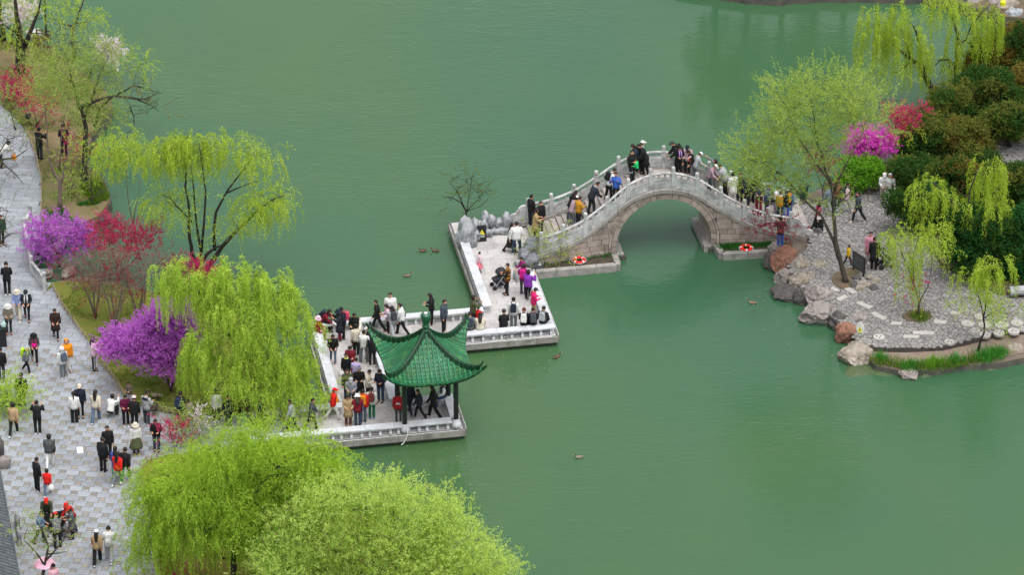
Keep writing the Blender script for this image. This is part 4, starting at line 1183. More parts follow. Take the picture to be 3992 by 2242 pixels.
tree('weeping_willow', 'dense bright weeping willow hanging over the lawn left of the zigzag pier', 'tree', (610, 1030), .64,
     [[(610, 1030), (606, 960), (600, 890), (590, 800), (600, 720)], [(605, 900, 0, .10), (560, 820), (510, 760), (490, 700), (460, 680)], [(602, 880, .2, .10), (650, 800, .3), (690, 740, .3), (720, 730, .3)], [(603, 920, -.3, .09), (680, 880, -.4), (750, 820, -.4)], [(603, 940, .3, .07), (540, 900, .5), (500, 870, .5)]],
     [(None, 20, 0, 'spray', LIME_B, .2)] + [([(u - r, v), (u - r * .5, v - r * .7), (u + r * .5, v - r * .7), (u + r, v), (u + r * .5, v + r * .5), (u - r * .5, v + r * .5)], int(n_), .3, sty, LIME_B, 1.15, dy_) for u, v, r, n_, sty, dy_ in (
      (435, 685, 17, 9, 'curtain', -.2), (470, 680, 18, 9, 'curtain', .2), (522, 712, 22, 11, 'curtain', .2), (563, 695, 24, 13, 'drape', -.3), (602, 715, 18, 6, 'weep', .6), (642, 692, 20, 12, 'curtain', -.4), (690, 722, 20, 11, 'drape', .3), (728, 738, 18, 10, 'curtain', .6), (750, 790, 16, 8, 'drape', .4),
      (560, 765, 26, 13, 'drape', -.9), (625, 775, 26, 13, 'weep', -.6), (690, 790, 24, 12, 'drape', -.7), (505, 862, 26, 13, 'curtain', -.4), (600, 830, 26, 12, 'drape', -1.1), (660, 838, 24, 12, 'weep', -.8), (735, 885, 22, 11, 'curtain', -.2), (478, 905, 14, 7, 'curtain', 0), (545, 885, 20, 7, 'drape', -1.0),
      (620, 900, 24, 9, 'drape', -1.3), (690, 905, 26, 12, 'drape', -1.0), (765, 915, 18, 9, 'drape', 0), (640, 965, 28, 12, 'weep', -1.3), (720, 975, 26, 12, 'weep', -.9), (780, 990, 17, 7, 'weep', -.3), (570, 960, 24, 9, 'weep', -1.2), (690, 1025, 24, 8, 'weep_short', -1.2), (770, 1030, 24, 8, 'weep_short', -.8))], 'weeping willows', BARK, .2)
tree('weeping_willow', 'big lime green willow filling the bottom left beside the paved plaza', 'tree', (590, 1500), .64,
     [[(590, 1500), (588, 1440), (584, 1400), (580, 1330), (575, 1260), (590, 1180)], [(586, 1410, 0, .12), (610, 1370), (660, 1330), (720, 1260)], [(584, 1390, .2, .10), (540, 1310, .5), (480, 1240, .6), (430, 1200, .6)], [(580, 1320, -.4, .09), (640, 1240, -.7), (720, 1160, -.8), (800, 1130, -.8)], [(578, 1300, .5, .07), (500, 1330, 1.0), (440, 1360, 1.2)]],
     heads([(427, 1177), (459, 1152), (504, 1144), (558, 1121), (603, 1104), (640, 1096), (694, 1101), (748, 1098), (793, 1114), (838, 1154), (860, 1162), (838, 1197), (748, 1197), (640, 1187), (522, 1197), (432, 1205)], 30, 24, 1.8, ['weep_short', 'weep_short', 'weep'], LIME_G, 1.15)
     + heads([(382, 1200), (432, 1202), (576, 1192), (748, 1192), (847, 1182), (887, 1210), (869, 1235), (748, 1255), (685, 1310), (612, 1325), (504, 1300), (387, 1290), (369, 1240)], 31, 24, 2.0, ['weep_short', 'weep_short', 'weep'], LIME_G, 1.15)
     + heads([(373, 1290), (504, 1290), (640, 1310), (640, 1355), (576, 1365), (486, 1360), (405, 1375), (376, 1350)], 38, 22, 1.5, ['weep', 'drape'], LIME_G, 1.0) + heads([(373, 1210), (387, 1210), (385, 1400), (370, 1400)], 40, 14, .4, ['weep'], LIME_G, .7), 'weeping willows', BARK_D, .17)
tree('leafing_tree', 'dense yellow-green tree at the bottom centre with a rounded crown', 'tree', (960, 1570), .64,
     [[(960, 1570), (955, 1500), (945, 1430), (930, 1360), (920, 1280)], [(952, 1480, 0, .1), (1020, 1400), (1080, 1330), (1120, 1290)], [(950, 1470, .3, .1), (860, 1400, .4), (780, 1330, .5)], [(950, 1460, -.4, .08), (1000, 1350, -.6), (990, 1260, -.6)], [(955, 1490, 0, .08), (1100, 1440, .4), (1200, 1400, .4)], [(952, 1480, .4, .07), (800, 1440, .6), (700, 1400, .6)]],
     [([(640, 1420), (668, 1370), (695, 1325), (740, 1278), (800, 1240), (850, 1222), (905, 1208), (960, 1205), (1000, 1200), (1050, 1225), (1095, 1245), (1135, 1272), (1160, 1315), (1180, 1345), (1225, 1370), (1262, 1405), (1285, 1447), (1290, 1500), (640, 1500)], 420, 2.6, 'fine', LIME_T, 1.1),
      ([(660, 1360), (760, 1300), (760, 1500), (640, 1500)], 24, 1.6, 'fine', MIDG, .7), ([(800, 1250), (1100, 1290), (1200, 1480), (760, 1480)], 50, 2.0, 'fine', LIME, .8)], None, BARK, .2)
for lab, b, pl in [('crimson shrub at the plaza edge in the bottom left corner under the big willow', (425, 1470), [(385, 1420), (440, 1405), (455, 1450), (400, 1470)]), ('red-flowering shrub glimpsed below the lime willow branches', (545, 1400), [(500, 1330), (580, 1320), (570, 1390), (500, 1400)]), ('thin crimson shrub in front of the man in black by the fence gap', (440, 1140), [(395, 1060), (450, 1068), (475, 1100), (440, 1120), (405, 1095)])]:
    tree('flowering_shrub', lab, 'shrub', b, .63, [[b, (b[0] - 8, b[1] - 40), (b[0] - 15, b[1] - 60)], [(b[0], b[1] - 5, 0, .02), (b[0] + 10, b[1] - 50)]], [(pl, 14, .5, 'blossom', CRIMSON, .3)], 'crimson flowering shrubs', BARK, .03)
tree('shrub', 'pale green shrub with white flowers in front of the fence, by the plaza corner', 'shrub', (505, 1120), .63, [[(505, 1120), (500, 1090), (490, 1060)]], [([(455, 1050), (520, 1030), (545, 1070), (520, 1110), (460, 1110)], 26, .6, 'spray', PALE_G, .6), ([(470, 1045), (520, 1035), (520, 1060), (480, 1065)], 5, .3, 'blossom', WHITEB, .4)], None, BARK, .03)
tree('bare_tree', 'bare knotty tree in front of the sweepers at the bottom left', 'tree', (105, 1500), .6, [[(105, 1500), (107, 1450), (116, 1405), (122, 1375), (110, 1345), (95, 1320)], [(116, 1410, 0, .06), (135, 1390), (160, 1360), (172, 1330)], [(110, 1420, 0, .05), (90, 1390), (60, 1360), (70, 1330)], [(118, 1395, 0, .04), (150, 1392), (170, 1388)]],
     [([(40, 1320), (80, 1300), (100, 1330), (60, 1380)], 9, .6, 'spray', PALE_G, .3), ([(95, 1310), (170, 1320), (175, 1380), (110, 1370)], 14, .6, 'spray', PALE_G, .22)], None, BARK, .09, fork=3)
tree('shrub', 'bright lime green shrub at the left frame edge with a person behind it', 'shrub', (18, 1040), .6, [[(18, 1040), (15, 1010), (20, 985)]], [([(-10, 962), (20, 955), (48, 975), (55, 1010), (40, 1030), (-10, 1035)], 34, .6, 'spray', LIME_B, .9)], None, BARK, .04)
tree('bare_tree', 'bare branches over the pale path at the left frame edge', 'tree', (-40, 480), .6, [[(-40, 480), (-20, 420), (10, 400), (40, 395), (70, 375)], [(-15, 410, 0, .05), (20, 350), (55, 340)], [(0, 402, 0, .05), (30, 430), (58, 462)]],
     [([(-10, 320), (60, 335), (72, 380), (55, 470), (0, 460)], 26, 1., 'feather', OLIVE, .08)], None, BARK, .09, fork=4)
tree('bare_tree', 'bare tree at the left frame edge beside the woman in green', 'tree', (-25, 650), .6, [[(-25, 650), (-10, 625), (10, 600), (25, 588), (42, 586)], [(-8, 622, 0, .04), (5, 560), (20, 530)]], [([(-10, 520), (25, 530), (45, 590), (0, 640)], 16, .8, 'spray', OLIVE, .08)], None, BARK, .08, fork=4)

# pier and bridge plants
tree('bare_tree', 'small nearly leafless tree behind the tall grey rockery stone on the pier', 'tree', (1174, 545), .55, [[(1174, 545), (1172, 530), (1160, 510), (1140, 498), (1112, 495)], [(1173, 534, 0, .03), (1178, 500), (1185, 465), (1188, 440)], [(1174, 532, 0, .03), (1200, 505), (1225, 475)], [(1170, 525, 0, .03), (1150, 480), (1130, 455)], [(1173, 533, 0, .02), (1208, 520), (1228, 500)]],
     [([(1105, 475), (1130, 448), (1180, 440), (1215, 460), (1238, 480), (1215, 515), (1160, 500), (1115, 510)], 40, .7, 'feather', OLIVE, .12)], None, BARK_D, .06, fork=3)
tree('shrub', 'light green feathery shrub in the kerbed bed left of the arch', 'shrub', (1383, 655), .31, [[(1383, 655), (1375, 630), (1362, 610)], [(1383, 652, 0, .02), (1395, 625), (1405, 612)]],
     [([(1342, 600), (1365, 606), (1395, 602), (1418, 612), (1420, 640), (1390, 648), (1360, 645), (1345, 630)], 34, .45, 'spray', LIME_Y, .42)], None, BARK, .03)
tree('flowering_shrub', 'thin dull red shrub in front of the right end of the bridge', 'shrub', (1994, 645), .45, [[(1994, 645), (1990, 610), (1975, 590), (1950, 575)], [(1993, 625, 0, .02), (1985, 590), (1978, 560)], [(1993, 615, 0, .02), (2000, 585), (2015, 570)]],
     [([(1880, 570), (1920, 555), (1960, 570), (2000, 560), (2028, 575), (2010, 590), (1960, 592), (1900, 588)], 40, .5, 'blossom', RUST, .13), ([(1885, 545), (1990, 550), (2000, 560), (1900, 562)], 8, .3, 'blossom', RUST, .12)], None, BARK_L, .025)

# right island ---------------------------------------------------------------
tree('willow_tree', 'feathery light green tree with tall slim trunk rising from the cobbles', 'tree', (2129, 710), .6,
     [[(2129, 710), (2120, 680), (2110, 640), (2101, 580), (2097, 490), (2088, 455), (2070, 400), (2050, 320), (2040, 250)], [(2110, 650, 0, .10), (2097, 606), (2066, 542), (2010, 489), (1970, 442), (1920, 410), (1880, 400)], [(2096, 485, .2, .08), (2120, 430, .4), (2150, 370, .5), (2180, 300, .5)], [(2090, 460, -.2, .07), (2060, 420, -.5), (2010, 350, -.6), (1980, 280, -.6)], [(2098, 520, .2, .05), (2140, 480, .5), (2160, 440, .5)]],
     [([(1925, 310), (1945, 235), (2000, 198), (2060, 195), (2110, 190), (2160, 205), (2215, 250), (2232, 300), (2190, 325), (2135, 345), (2090, 380), (2000, 390), (1940, 370)], 160, 2.0, 'feather', LIME_Y, .9), ([(1840, 395), (1865, 350), (1910, 335), (1960, 370), (1980, 430), (1920, 470), (1870, 450)], 44, 1.0, 'feather', LIME_Y, .85), ([(1920, 440), (2040, 430), (2030, 480), (1960, 500)], 22, .9, 'feather', PALE_G, .7), ([(2030, 390), (2115, 385), (2105, 440), (2060, 440)], 18, .8, 'feather', PALE_G, .5), ([(2120, 300), (2230, 300), (2150, 350)], 10, .8, 'feather', PALE_G, .35), ([(2085, 450), (2115, 450), (2110, 520), (2090, 520)], 6, .3, 'spray', PALE_G, .6)], 'trees on the island', BARK, .15)
tree('weeping_willow', 'weeping willow leaning out over the water at the upper right', 'tree', (2361, 247), .6,
     [[(2361, 247), (2339, 214), (2326, 190), (2317, 165), (2288, 145), (2266, 127), (2248, 114), (2230, 80)], [(2326, 190, 0, .12), (2318, 130), (2305, 80), (2290, 55)], [(2290, 146, 0, .06), (2270, 85), (2262, 30)], [(2300, 152, 0, .05), (2270, 172), (2250, 185)]],
     [([(2182, 62), (2190, 28), (2205, 24), (2215, 48), (2212, 90), (2190, 95)], 16, .5, 'curtain', LIME, .8), ([(2215, 55), (2245, 50), (2250, 80), (2225, 90)], 8, .5, 'curtain', LIME, .7), ([(2242, 14), (2262, 4), (2274, 16), (2266, 36), (2246, 36)], 9, .4, 'curtain', LIME, .7), ([(2288, 44), (2312, 46), (2330, 75), (2322, 95), (2296, 80)], 10, .5, 'curtain', LIME, .75), ([(2300, 110), (2318, 115), (2315, 135), (2302, 130)], 5, .3, 'curtain', LIME, .6), ([(2235, 165), (2275, 160), (2285, 172), (2245, 182)], 8, .5, 'weep', LIME, .45), ([(2168, 165), (2200, 155), (2225, 180), (2200, 200)], 12, .6, 'weep', LIME, .5), (None, 14, 0, 'spray', LIME_B, .2)], 'weeping willows', BARK_D, .2)
tree('weeping_willow', 'weeping willow with crooked dark trunk in the top right corner', 'tree', (2411, 210), .6,
     [[(2411, 210), (2405, 178), (2408, 134), (2411, 89), (2402, 67), (2395, 40), (2390, 0)], [(2404, 165, 0, .09), (2385, 150), (2366, 150), (2352, 165)], [(2410, 110, 0, .06), (2430, 100), (2445, 60), (2470, 30), (2490, 10)]],
     [([(2345, 20), (2370, -5), (2420, -15), (2422, 20), (2405, 35), (2380, 25), (2350, 35)], 20, .7, 'weep', LIME, .85), ([(2460, 40), (2480, 10), (2510, 12), (2505, 36), (2480, 50)], 13, .5, 'curtain', LIME, .8), ([(2348, 152), (2368, 148), (2362, 170), (2348, 172)], 7, .3, 'curtain', LIME, .7), ([(2405, 84), (2420, 92), (2416, 120), (2405, 120)], 5, .3, 'curtain', LIME, .6), ([(2430, 80), (2450, 75), (2445, 110), (2430, 110)], 6, .4, 'weep', LIME, .7)], 'weeping willows', BARK_D, .17)
tree('redbud', 'bright magenta redbud at the water behind the feathery tree', 'shrub', (2190, 440), .6, [[(2190, 440), (2185, 410), (2170, 370), (2160, 340)], [(2190, 435, 0, .03), (2210, 390), (2225, 355)]],
     [([(2138, 360), (2150, 335), (2185, 328), (2210, 340), (2228, 355), (2240, 378), (2205, 392), (2170, 388), (2140, 378)], 64, .6, 'blossom', MAGENTA, 1.0), ([(2160, 385), (2185, 390), (2180, 400), (2160, 398)], 4, .3, 'blossom', MAGENTA, .5)], 'flowering redbuds', BARK, .04)
tree('flowering_shrub', 'crimson flowering shrub between the magenta bush and the dark evergreens', 'shrub', (2268, 430), .62, [[(2268, 430), (2262, 380), (2265, 320)], [(2266, 390, 0, .03), (2285, 340), (2300, 290)]],
     [([(2238, 275), (2290, 262), (2320, 275), (2305, 320), (2270, 345), (2240, 335)], 36, .7, 'blossom', CRIMSON, .35), ([(2228, 300), (2270, 290), (2265, 330), (2235, 340)], 8, .5, 'weep_short', LIME, .6)], 'crimson flowering shrubs', BARK, .05)
tree('flowering_shrub', 'small tree with a few dull red sprays under the feathery canopy', 'shrub', (2070, 500), .6, [[(2070, 500), (2068, 470), (2055, 435), (2040, 410)], [(2069, 480, 0, .03), (2080, 440), (2090, 405)]], [([(2025, 375), (2060, 385), (2095, 390), (2090, 440), (2040, 420)], 22, .6, 'blossom', RUST, .22)], None, BARK, .04)
tree('shrub', 'rounded fresh green shrub beside the leaf-shaped white sign', 'shrub', (2160, 472), .6, [[(2160, 472), (2155, 445)]], [([(2112, 440), (2130, 412), (2165, 400), (2200, 415), (2212, 440), (2195, 470), (2150, 475), (2120, 465)], 60, .8, 'clump', MIDG, .6)], None, BARK, .04)
EV = [((2430, 170), [(2432, 175), (2450, 130), (2490, 100), (2540, 80), (2600, 60), (2600, 160), (2520, 200), (2450, 205)], BRONZE, DARKG, 'tall bronze-topped evergreen behind, nearest the top right frame corner'),
      ((2470, 290), [(2425, 220), (2450, 180), (2520, 190), (2560, 230), (2540, 270), (2460, 280), (2430, 260)], DARKG, OLIVE, 'dark green evergreen beside the crooked willow trunk'),
      ((2390, 320), [(2345, 260), (2375, 225), (2420, 235), (2435, 270), (2420, 300), (2360, 310)], OLIVE, DARKG, 'olive evergreen just below the crooked willow trunk'),
      ((2330, 390), [(2258, 380), (2290, 325), (2330, 310), (2375, 330), (2380, 380), (2330, 410), (2275, 415)], OLIVE, DARKG, 'broad olive evergreen at the water, beside the crimson shrub'),
      ((2420, 400), [(2370, 340), (2410, 310), (2470, 320), (2490, 360), (2450, 395), (2390, 400)], BRONZE, OLIVE, 'bronze-tinted evergreen in the middle of the shrub mass'),
      ((2540, 370), [(2480, 290), (2530, 270), (2600, 280), (2600, 340), (2540, 350), (2490, 330)], OLIVE, DARKG, 'olive evergreen by the right frame edge above the hidden path'),
      ((2300, 500), [(2245, 440), (2270, 405), (2330, 410), (2370, 430), (2360, 480), (2320, 505), (2270, 500)], DARKG, OLIVE, 'low dark evergreen touching the white-clad couple'),
      ((2420, 520), [(2360, 440), (2400, 410), (2450, 420), (2470, 460), (2450, 500), (2380, 510)], DARKG, BRONZE, 'dark evergreen above the hanging willow strands'),
      ((2540, 520), [(2470, 440), (2520, 430), (2600, 420), (2600, 520), (2520, 530), (2480, 500)], DARKG, OLIVE, 'dark evergreen at the right frame edge beside the hanging willow'),
      ((2460, 690), [(2385, 620), (2400, 540), (2460, 520), (2520, 560), (2540, 640), (2510, 690), (2430, 690)], HEDGEG, DARKG, 'deep green rounded evergreen behind the hanging willows'),
      ((2560, 690), [(2510, 600), (2540, 540), (2610, 530), (2610, 700), (2540, 705)], HEDGEG, DARKG, 'deep green evergreen at the right frame edge above the stone bench')]
EV += [((2360, 350), [(2300, 300), (2340, 280), (2400, 300), (2420, 350), (2380, 380), (2320, 350)], OLIVE, DARKG, 'olive evergreen filling the gap behind the broad waterside one'),
       ((2480, 430), [(2410, 400), (2450, 380), (2500, 400), (2510, 440), (2460, 460), (2420, 440)], DARKG, OLIVE, 'shaded evergreen just below the hidden cobbled path'),
       ((2580, 260), [(2530, 230), (2560, 180), (2620, 170), (2620, 290), (2560, 290)], OLIVE, BRONZE, 'olive evergreen cut by the right frame edge, below the tall bronze one'),
       ((2340, 570), [(2290, 500), (2330, 470), (2390, 490), (2400, 550), (2360, 590), (2310, 570)], HEDGEG, DARKG, 'deep green evergreen between cobbles and the left willow curtain')]
for b, pl, m1, m2, lab in EV:
    cx = sum(p[0] for p in pl) / len(pl)
    A = abs(sum(pl[i][0] * pl[(i + 1) % len(pl)][1] - pl[(i + 1) % len(pl)][0] * pl[i][1] for i in range(len(pl)))) / 2
    n = int(A / 95)
    tree('evergreen_tree', lab, 'tree', b, .72, [[b, (b[0] + R.uniform(-5, 5), b[1] - 40), (cx, b[1] - 70)], [(b[0], b[1] - 25, 0, .06), (b[0] - 30, b[1] - 60, .4)], [(b[0], b[1] - 25, 0, .06), (b[0] + 30, b[1] - 65, -.4)]],
         [(pl, int(n * .62), 1.0, 'clump', m1, .85), (pl, int(n * .5), 1.2, 'clump', m2, .8)], 'evergreens on the island', BARK_D, .12)
tree('shrub', 'low dark evergreen skirt under the bronze trees beside the cobbles', 'shrub', (2290, 590), .62, [[(2290, 590), (2288, 560)]], [([(2245, 500), (2300, 480), (2350, 500), (2340, 560), (2290, 560), (2255, 535)], 44, .6, 'clump', DARKG, .55)], None, BARK, .04)
tree('weeping_willow', 'hanging willow with two long curtains before the dark hedge', 'tree', (2440, 700), .74,
     [[(2440, 700), (2438, 640), (2430, 560), (2440, 480), (2465, 420)], [(2432, 570, 0, .07), (2390, 500), (2350, 460), (2335, 455)], [(2436, 600, 0, .06), (2480, 520), (2510, 470)]],
     [([(2308, 470), (2325, 454), (2345, 458), (2362, 488), (2350, 500), (2315, 498)], 14, .5, 'drape', LIME, .75), ([(2470, 430), (2492, 408), (2508, 430), (2498, 460), (2475, 465)], 13, .5, 'curtain', LIME, .75), ([(2404, 500), (2425, 482), (2440, 500), (2430, 520), (2410, 520)], 8, .4, 'drape', LIME, .75), ([(2470, 495), (2515, 485), (2538, 520), (2510, 535), (2475, 525)], 16, .6, 'drape', LIME, .75)], 'weeping willows', BARK, .12)
tree('weeping_willow', 'small weeping willow growing from the round planted bed in the cobbles', 'tree', (2312, 795), .62,
     [[(2312, 795), (2312, 760), (2300, 720), (2295, 650), (2310, 600)], [(2310, 765, 0, .04), (2335, 720), (2345, 640)], [(2300, 720, 0, .04), (2270, 640), (2240, 580)]],
     [([(2222, 578), (2236, 566), (2250, 580), (2246, 592), (2228, 592)], 7, .3, 'drape', LIME, .7), ([(2280, 585), (2310, 565), (2355, 580), (2375, 600), (2365, 612), (2295, 608)], 15, .5, 'weep', LIME, .7), ([(2238, 640), (2262, 625), (2290, 640), (2282, 655), (2245, 658)], 9, .4, 'curtain', LIME, .6), ([(2340, 620), (2358, 618), (2356, 640), (2342, 640)], 4, .3, 'weep', LIME, .6)], 'weeping willows', BARK, .06)
tree('weeping_willow', 'young willow with thin bent trunk by the millstones', 'tree', (2461, 882), .34,
     [[(2461, 882), (2466, 860), (2475, 838), (2474, 800), (2480, 760), (2490, 700), (2495, 660)], [(2475, 812, 0, .04), (2460, 740), (2445, 690)], [(2476, 800, 0, .03), (2510, 780), (2540, 770)]],
     [([(2440, 668), (2480, 645), (2520, 655), (2515, 680), (2480, 695), (2445, 690)], 18, .6, 'drape', LIME, .7), ([(2420, 745), (2460, 740), (2500, 750), (2480, 780), (2430, 780)], 14, .6, 'weep_short', LIME, .6), ([(2520, 765), (2560, 775), (2555, 800), (2525, 795)], 8, .4, 'weep_short', LIME, .5)], 'weeping willows', BARK_D, .07)
tree('flowering_shrub', 'tiny crimson-flecked shrub growing with the small willow in the round bed', 'shrub', (2318, 800), .62, [[(2318, 800), (2320, 770), (2312, 735)]], [([(2285, 700), (2330, 695), (2325, 735), (2290, 740)], 8, .3, 'blossom', CRIMSON, .12)], 'crimson flowering shrubs', BARK, .02)
# shoreline plants
def tufts(name, label, cat, centres, z, h, blades, m, spread, lean=.5, kind=None):
    c = at(centres[0][0], centres[0][1], z)
    P = []
    for u, v in centres:
        p = at(u, v, z) - c
        q = NR.normal(size=(blades, 3)) * spread; q[:, 2] = 0
        P.append(np.array(tuple(p)) + q)
    P = np.concatenate(P); n = len(P)
    D = unit(NR.normal(size=(n, 3)) * np.array([lean, lean, .12]) + np.array([0, 0, 1]))
    o = leaf_mesh(name, P, D, h * NR.uniform(.5, 1.2, n), np.full(n, .028), m)
    o.location = c
    if kind: o['kind'] = kind
    if label: tag(o, label, cat)
    return o
tufts('iris_clump', 'tall blue-green iris clump at the water below the young willow trunk', 'plant', [(2485, 905), (2500, 900), (2510, 895), (2475, 908)], .30, .65, 130, REED, .22)
tufts('iris_clump', 'bright green iris clump left of the tall one on the dirt shore', 'plant', [(2395, 915), (2410, 910)], .30, .5, 110, REED, .2)
tufts('iris_clump', 'yellowish green iris clump in the middle of the dirt shore', 'plant', [(2350, 918), (2362, 915), (2340, 922)], .30, .45, 110, MIDG, .2)
tufts('iris_clump', 'iris clump at the submerged rocks, third along the shore', 'plant', [(2300, 925), (2285, 930)], .30, .5, 110, REED, .2)
tufts('iris_clump', 'small iris clump at the left end of the dirt shore', 'plant', [(2222, 908), (2210, 903)], .30, .45, 90, REED, .16)
tufts('shore_grass', 'olive grass fringe along the water edge of the dirt shore', 'grass', [(2204 + i * 11, 912 + 14 * math.sin(i / 25 * 3.0) - max(0, i - 14) * 1.2) for i in range(30)], .30, .35, 70, GRASSG, .22, kind='stuff')
tufts('trough_grass', 'deep green grass in the kerbed bed left of the arch', 'grass', [(1352, 662), (1368, 660), (1385, 658), (1402, 652), (1420, 652), (1440, 650), (1465, 645), (1490, 645), (1510, 642), (1530, 640)], .30, .26, 150, GRASSD, .22, kind='stuff')
tufts('trough_grass', 'deep green grass strip against the bridge wall in the right bed', 'grass', [(1815 + i * 13, 622 - i * .8) for i in range(12)], .30, .26, 130, GRASSD, .2, kind='stuff')
tufts('bed_grass', 'green ground cover in the round bed of the small willow', 'grass', [(2300, 797), (2312, 800), (2325, 798), (2310, 792), (2318, 805)], .60, .2, 140, GRASSG, .2, kind='stuff')
def lawn_tufts(poly, z, n, m, h, nm):
    pts = poly_points(P2(poly, z), n)
    P = np.array([(x, y, z) for x, y in pts])
    dens = np.array([noise.noise((x * .5, y * .5, 3.)) for x, y in pts])
    P = P[dens > -.05]; n = len(P)
    P = np.repeat(P, 4, axis=0) + NR.normal(size=(n * 4, 3)) * np.array([.06, .06, 0])
    D = unit(NR.normal(size=P.shape) * np.array([.6, .6, .1]) + np.array([0, 0, 1]))
    stuff(leaf_mesh(nm, P, D, h * NR.uniform(.5, 1.2, len(P)), np.full(len(P), .03), m))
lawn_tufts(lower_lawn, .64, 6500, GRASSG, .09, 'lawn_grass')
lawn_tufts(upper_lawn, .63, 6000, GRASSG, .09, 'path_grass')
lawn_tufts(bottom_lawn, .635, 2500, GRASSG, .09, 'willow_grass')
lawn_tufts([(104, 470), (110, 460), (116, 560), (200, 570), (250, 548), (268, 520), (240, 500), (180, 520), (120, 540)], .63, 1600, GRASSD, .14, 'bank_grass')
lawn_tufts([(200, 470), (246, 448), (270, 482), (274, 512), (262, 530), (215, 555), (190, 540), (230, 510)], .63, 1500, GRASSG, .22, 'reed_grass')

for u, v, lab in [(1800, -70, 'leafy tree added unseen on the far bank for its dark reflection, left'), (1880, -85, 'leafy tree added unseen on the far bank for its dark reflection, second'), (1965, -60, 'leafy tree added unseen on the far bank for its dark reflection, middle'), (2050, -80, 'leafy tree added unseen on the far bank for its dark reflection, fourth'), (2125, -65, 'leafy tree added unseen on the far bank for its dark reflection, right')]:  # row added out of view so the lake mirrors something dark
    tree('leafing_tree', lab, 'tree', (u, v), .6, [[(u, v), (u + 4, v - 120), (u - 6, v - 230), (u, v - 300)], [(u + 2, v - 110, 0, .1), (u + 45, v - 220)], [(u + 2, v - 110, 0, .1), (u - 45, v - 230)]],
         [([(u - 62, v - 120), (u - 66, v - 250), (u - 30, v - 340), (u + 30, v - 345), (u + 66, v - 255), (u + 60, v - 120), (u, v - 90)], 46, 1.8, 'clump', OLIVE, .7)], 'added unseen trees on the far bank', BARK, .2)

# leaves adrift on the lake, litter on the paving
def specks(name, pts, z, sz, m):
    P = np.array([(x, y, z) for x, y in pts]); n = len(P)
    D = unit(NR.normal(size=(n, 3)) * np.array([1, 1, .03]))
    v = leaf_mesh(name, P, D, sz * NR.uniform(.5, 1.3, n), sz * .5 * NR.uniform(.5, 1.2, n), m)
    stuff(v)
LITTER = leaf_mat('fallen_leaf', '#7a6a48', '#b0a684', .1)
specks('floating_leaves', poly_points(P2([(880, 1120), (1180, 1100), (1250, 1250), (1150, 1330), (960, 1200)], 0), 150) + poly_points(P2([(1180, 880), (1420, 870), (1500, 1000), (1250, 1000)], 0), 60) + poly_points(P2([(1900, 700), (2150, 900), (2300, 960), (2100, 1000), (1880, 800)], 0), 120), .006, .07, LITTER)
specks('fallen_leaves', poly_points(P2([(0, 700), (110, 740), (300, 1000), (360, 1040), (340, 1440), (60, 1440), (0, 1150)], GND), 500) + poly_points(P2([(30, 850), (70, 860), (60, 920), (10, 920)], GND), 120), GND + .012, .06, LITTER)
# ------------------------------------------------------------------ rocks
R_GREY = mat('lake_stone', '#a2a4a6', '#6c7073', 3.0, 0.85, 0.9, 12, dirt='#4a4e52', dscale=2.5, damt=0.75)
R_PINK = mat('pink_granite', '#928a86', '#625a57', 3.0, 0.85, 0.8, 12, dirt='#b0a8a2', dscale=1.8, damt=0.6)
R_VEIN = mat('veined_dark_stone', '#83868a', '#4a4d50', 2.2, 0.85, 0.9, 12, dirt='#2e3032', dscale=2.2, damt=0.8, stretch=(1, 1, 2.2))
R_RED = mat('rust_rock', '#8a6250', '#64463a', 3.0, 0.88, 0.8, 12, dirt='#8e8077', dscale=1.8, damt=0.6)
R_BUFF = mat('buff_rock', '#9a9186', '#6f665b', 3.0, 0.88, 0.8, 12, dirt='#5f574e', dscale=2.0, damt=0.5)
R_DARK = mat('dark_rock', '#55514e', '#3e3c3b', 3.0, 0.85, 0.8, 12, dirt='#7f7a76', dscale=2.0, damt=0.4)
R_MOSS = mat('drowned_rock', '#4f5b3a', '#39472f', 3.0, 0.6, 0.6, 12)
def rock_obj(name, label, cat, c, size, m, seed, rz=0.0, pits=0.0, group=None, parent=None, sub=3, rough=.28, facets=14):
    bm = bmesh.new()
    bmesh.ops.create_icosphere(bm, subdivisions=sub, radius=1.0)
    rr = random.Random(seed)
    planes = []
    for k in range(facets):
        d = Vector((rr.gauss(0, 1), rr.gauss(0, 1), rr.gauss(0, .8))).normalized(); planes.append((d, rr.uniform(.62, .9)))
    for v in bm.verts:
        p = v.co.copy()
        for d, o in planes:
            e = p.dot(d) - o
            if e > 0: p -= d * e * .9
        p *= 1 + rough * .55 * noise.noise(v.co * 1.3 + Vector((seed, 0, 0))) + rough * .35 * noise.noise(v.co * 3.7 + Vector((0, seed, 0))) + rough * .22 * noise.noise(v.co * 8.5 + Vector((0, 0, seed)))
        if pits:
            n_ = noise.noise(v.co * 2.6 + Vector((0, 0, seed * 1.7)))
            p *= 1 - pits * max(0, n_ - .05) * 1.6
        v.co = p
    ca, sa = math.cos(rz), math.sin(rz)
    for v in bm.verts:
        x, y, z = v.co.x * size[0] / 2, v.co.y * size[1] / 2, v.co.z * size[2] / 2
        v.co = (x * ca - y * sa, x * sa + y * ca, z)
    me = bpy.data.meshes.new(name); bm.to_mesh(me); bm.free(); me.materials.append(m)
    me.polygons.foreach_set('use_smooth', [pits > 0] * len(me.polygons))
    o = obj(name, me, parent, c)
    if label: tag(o, label, cat, group)
    return o
Z2 = lambda x, y, z: src(2950 + x / 2.067, 850 + y / 2.067, z)
SH = 'boulders along the island shore'
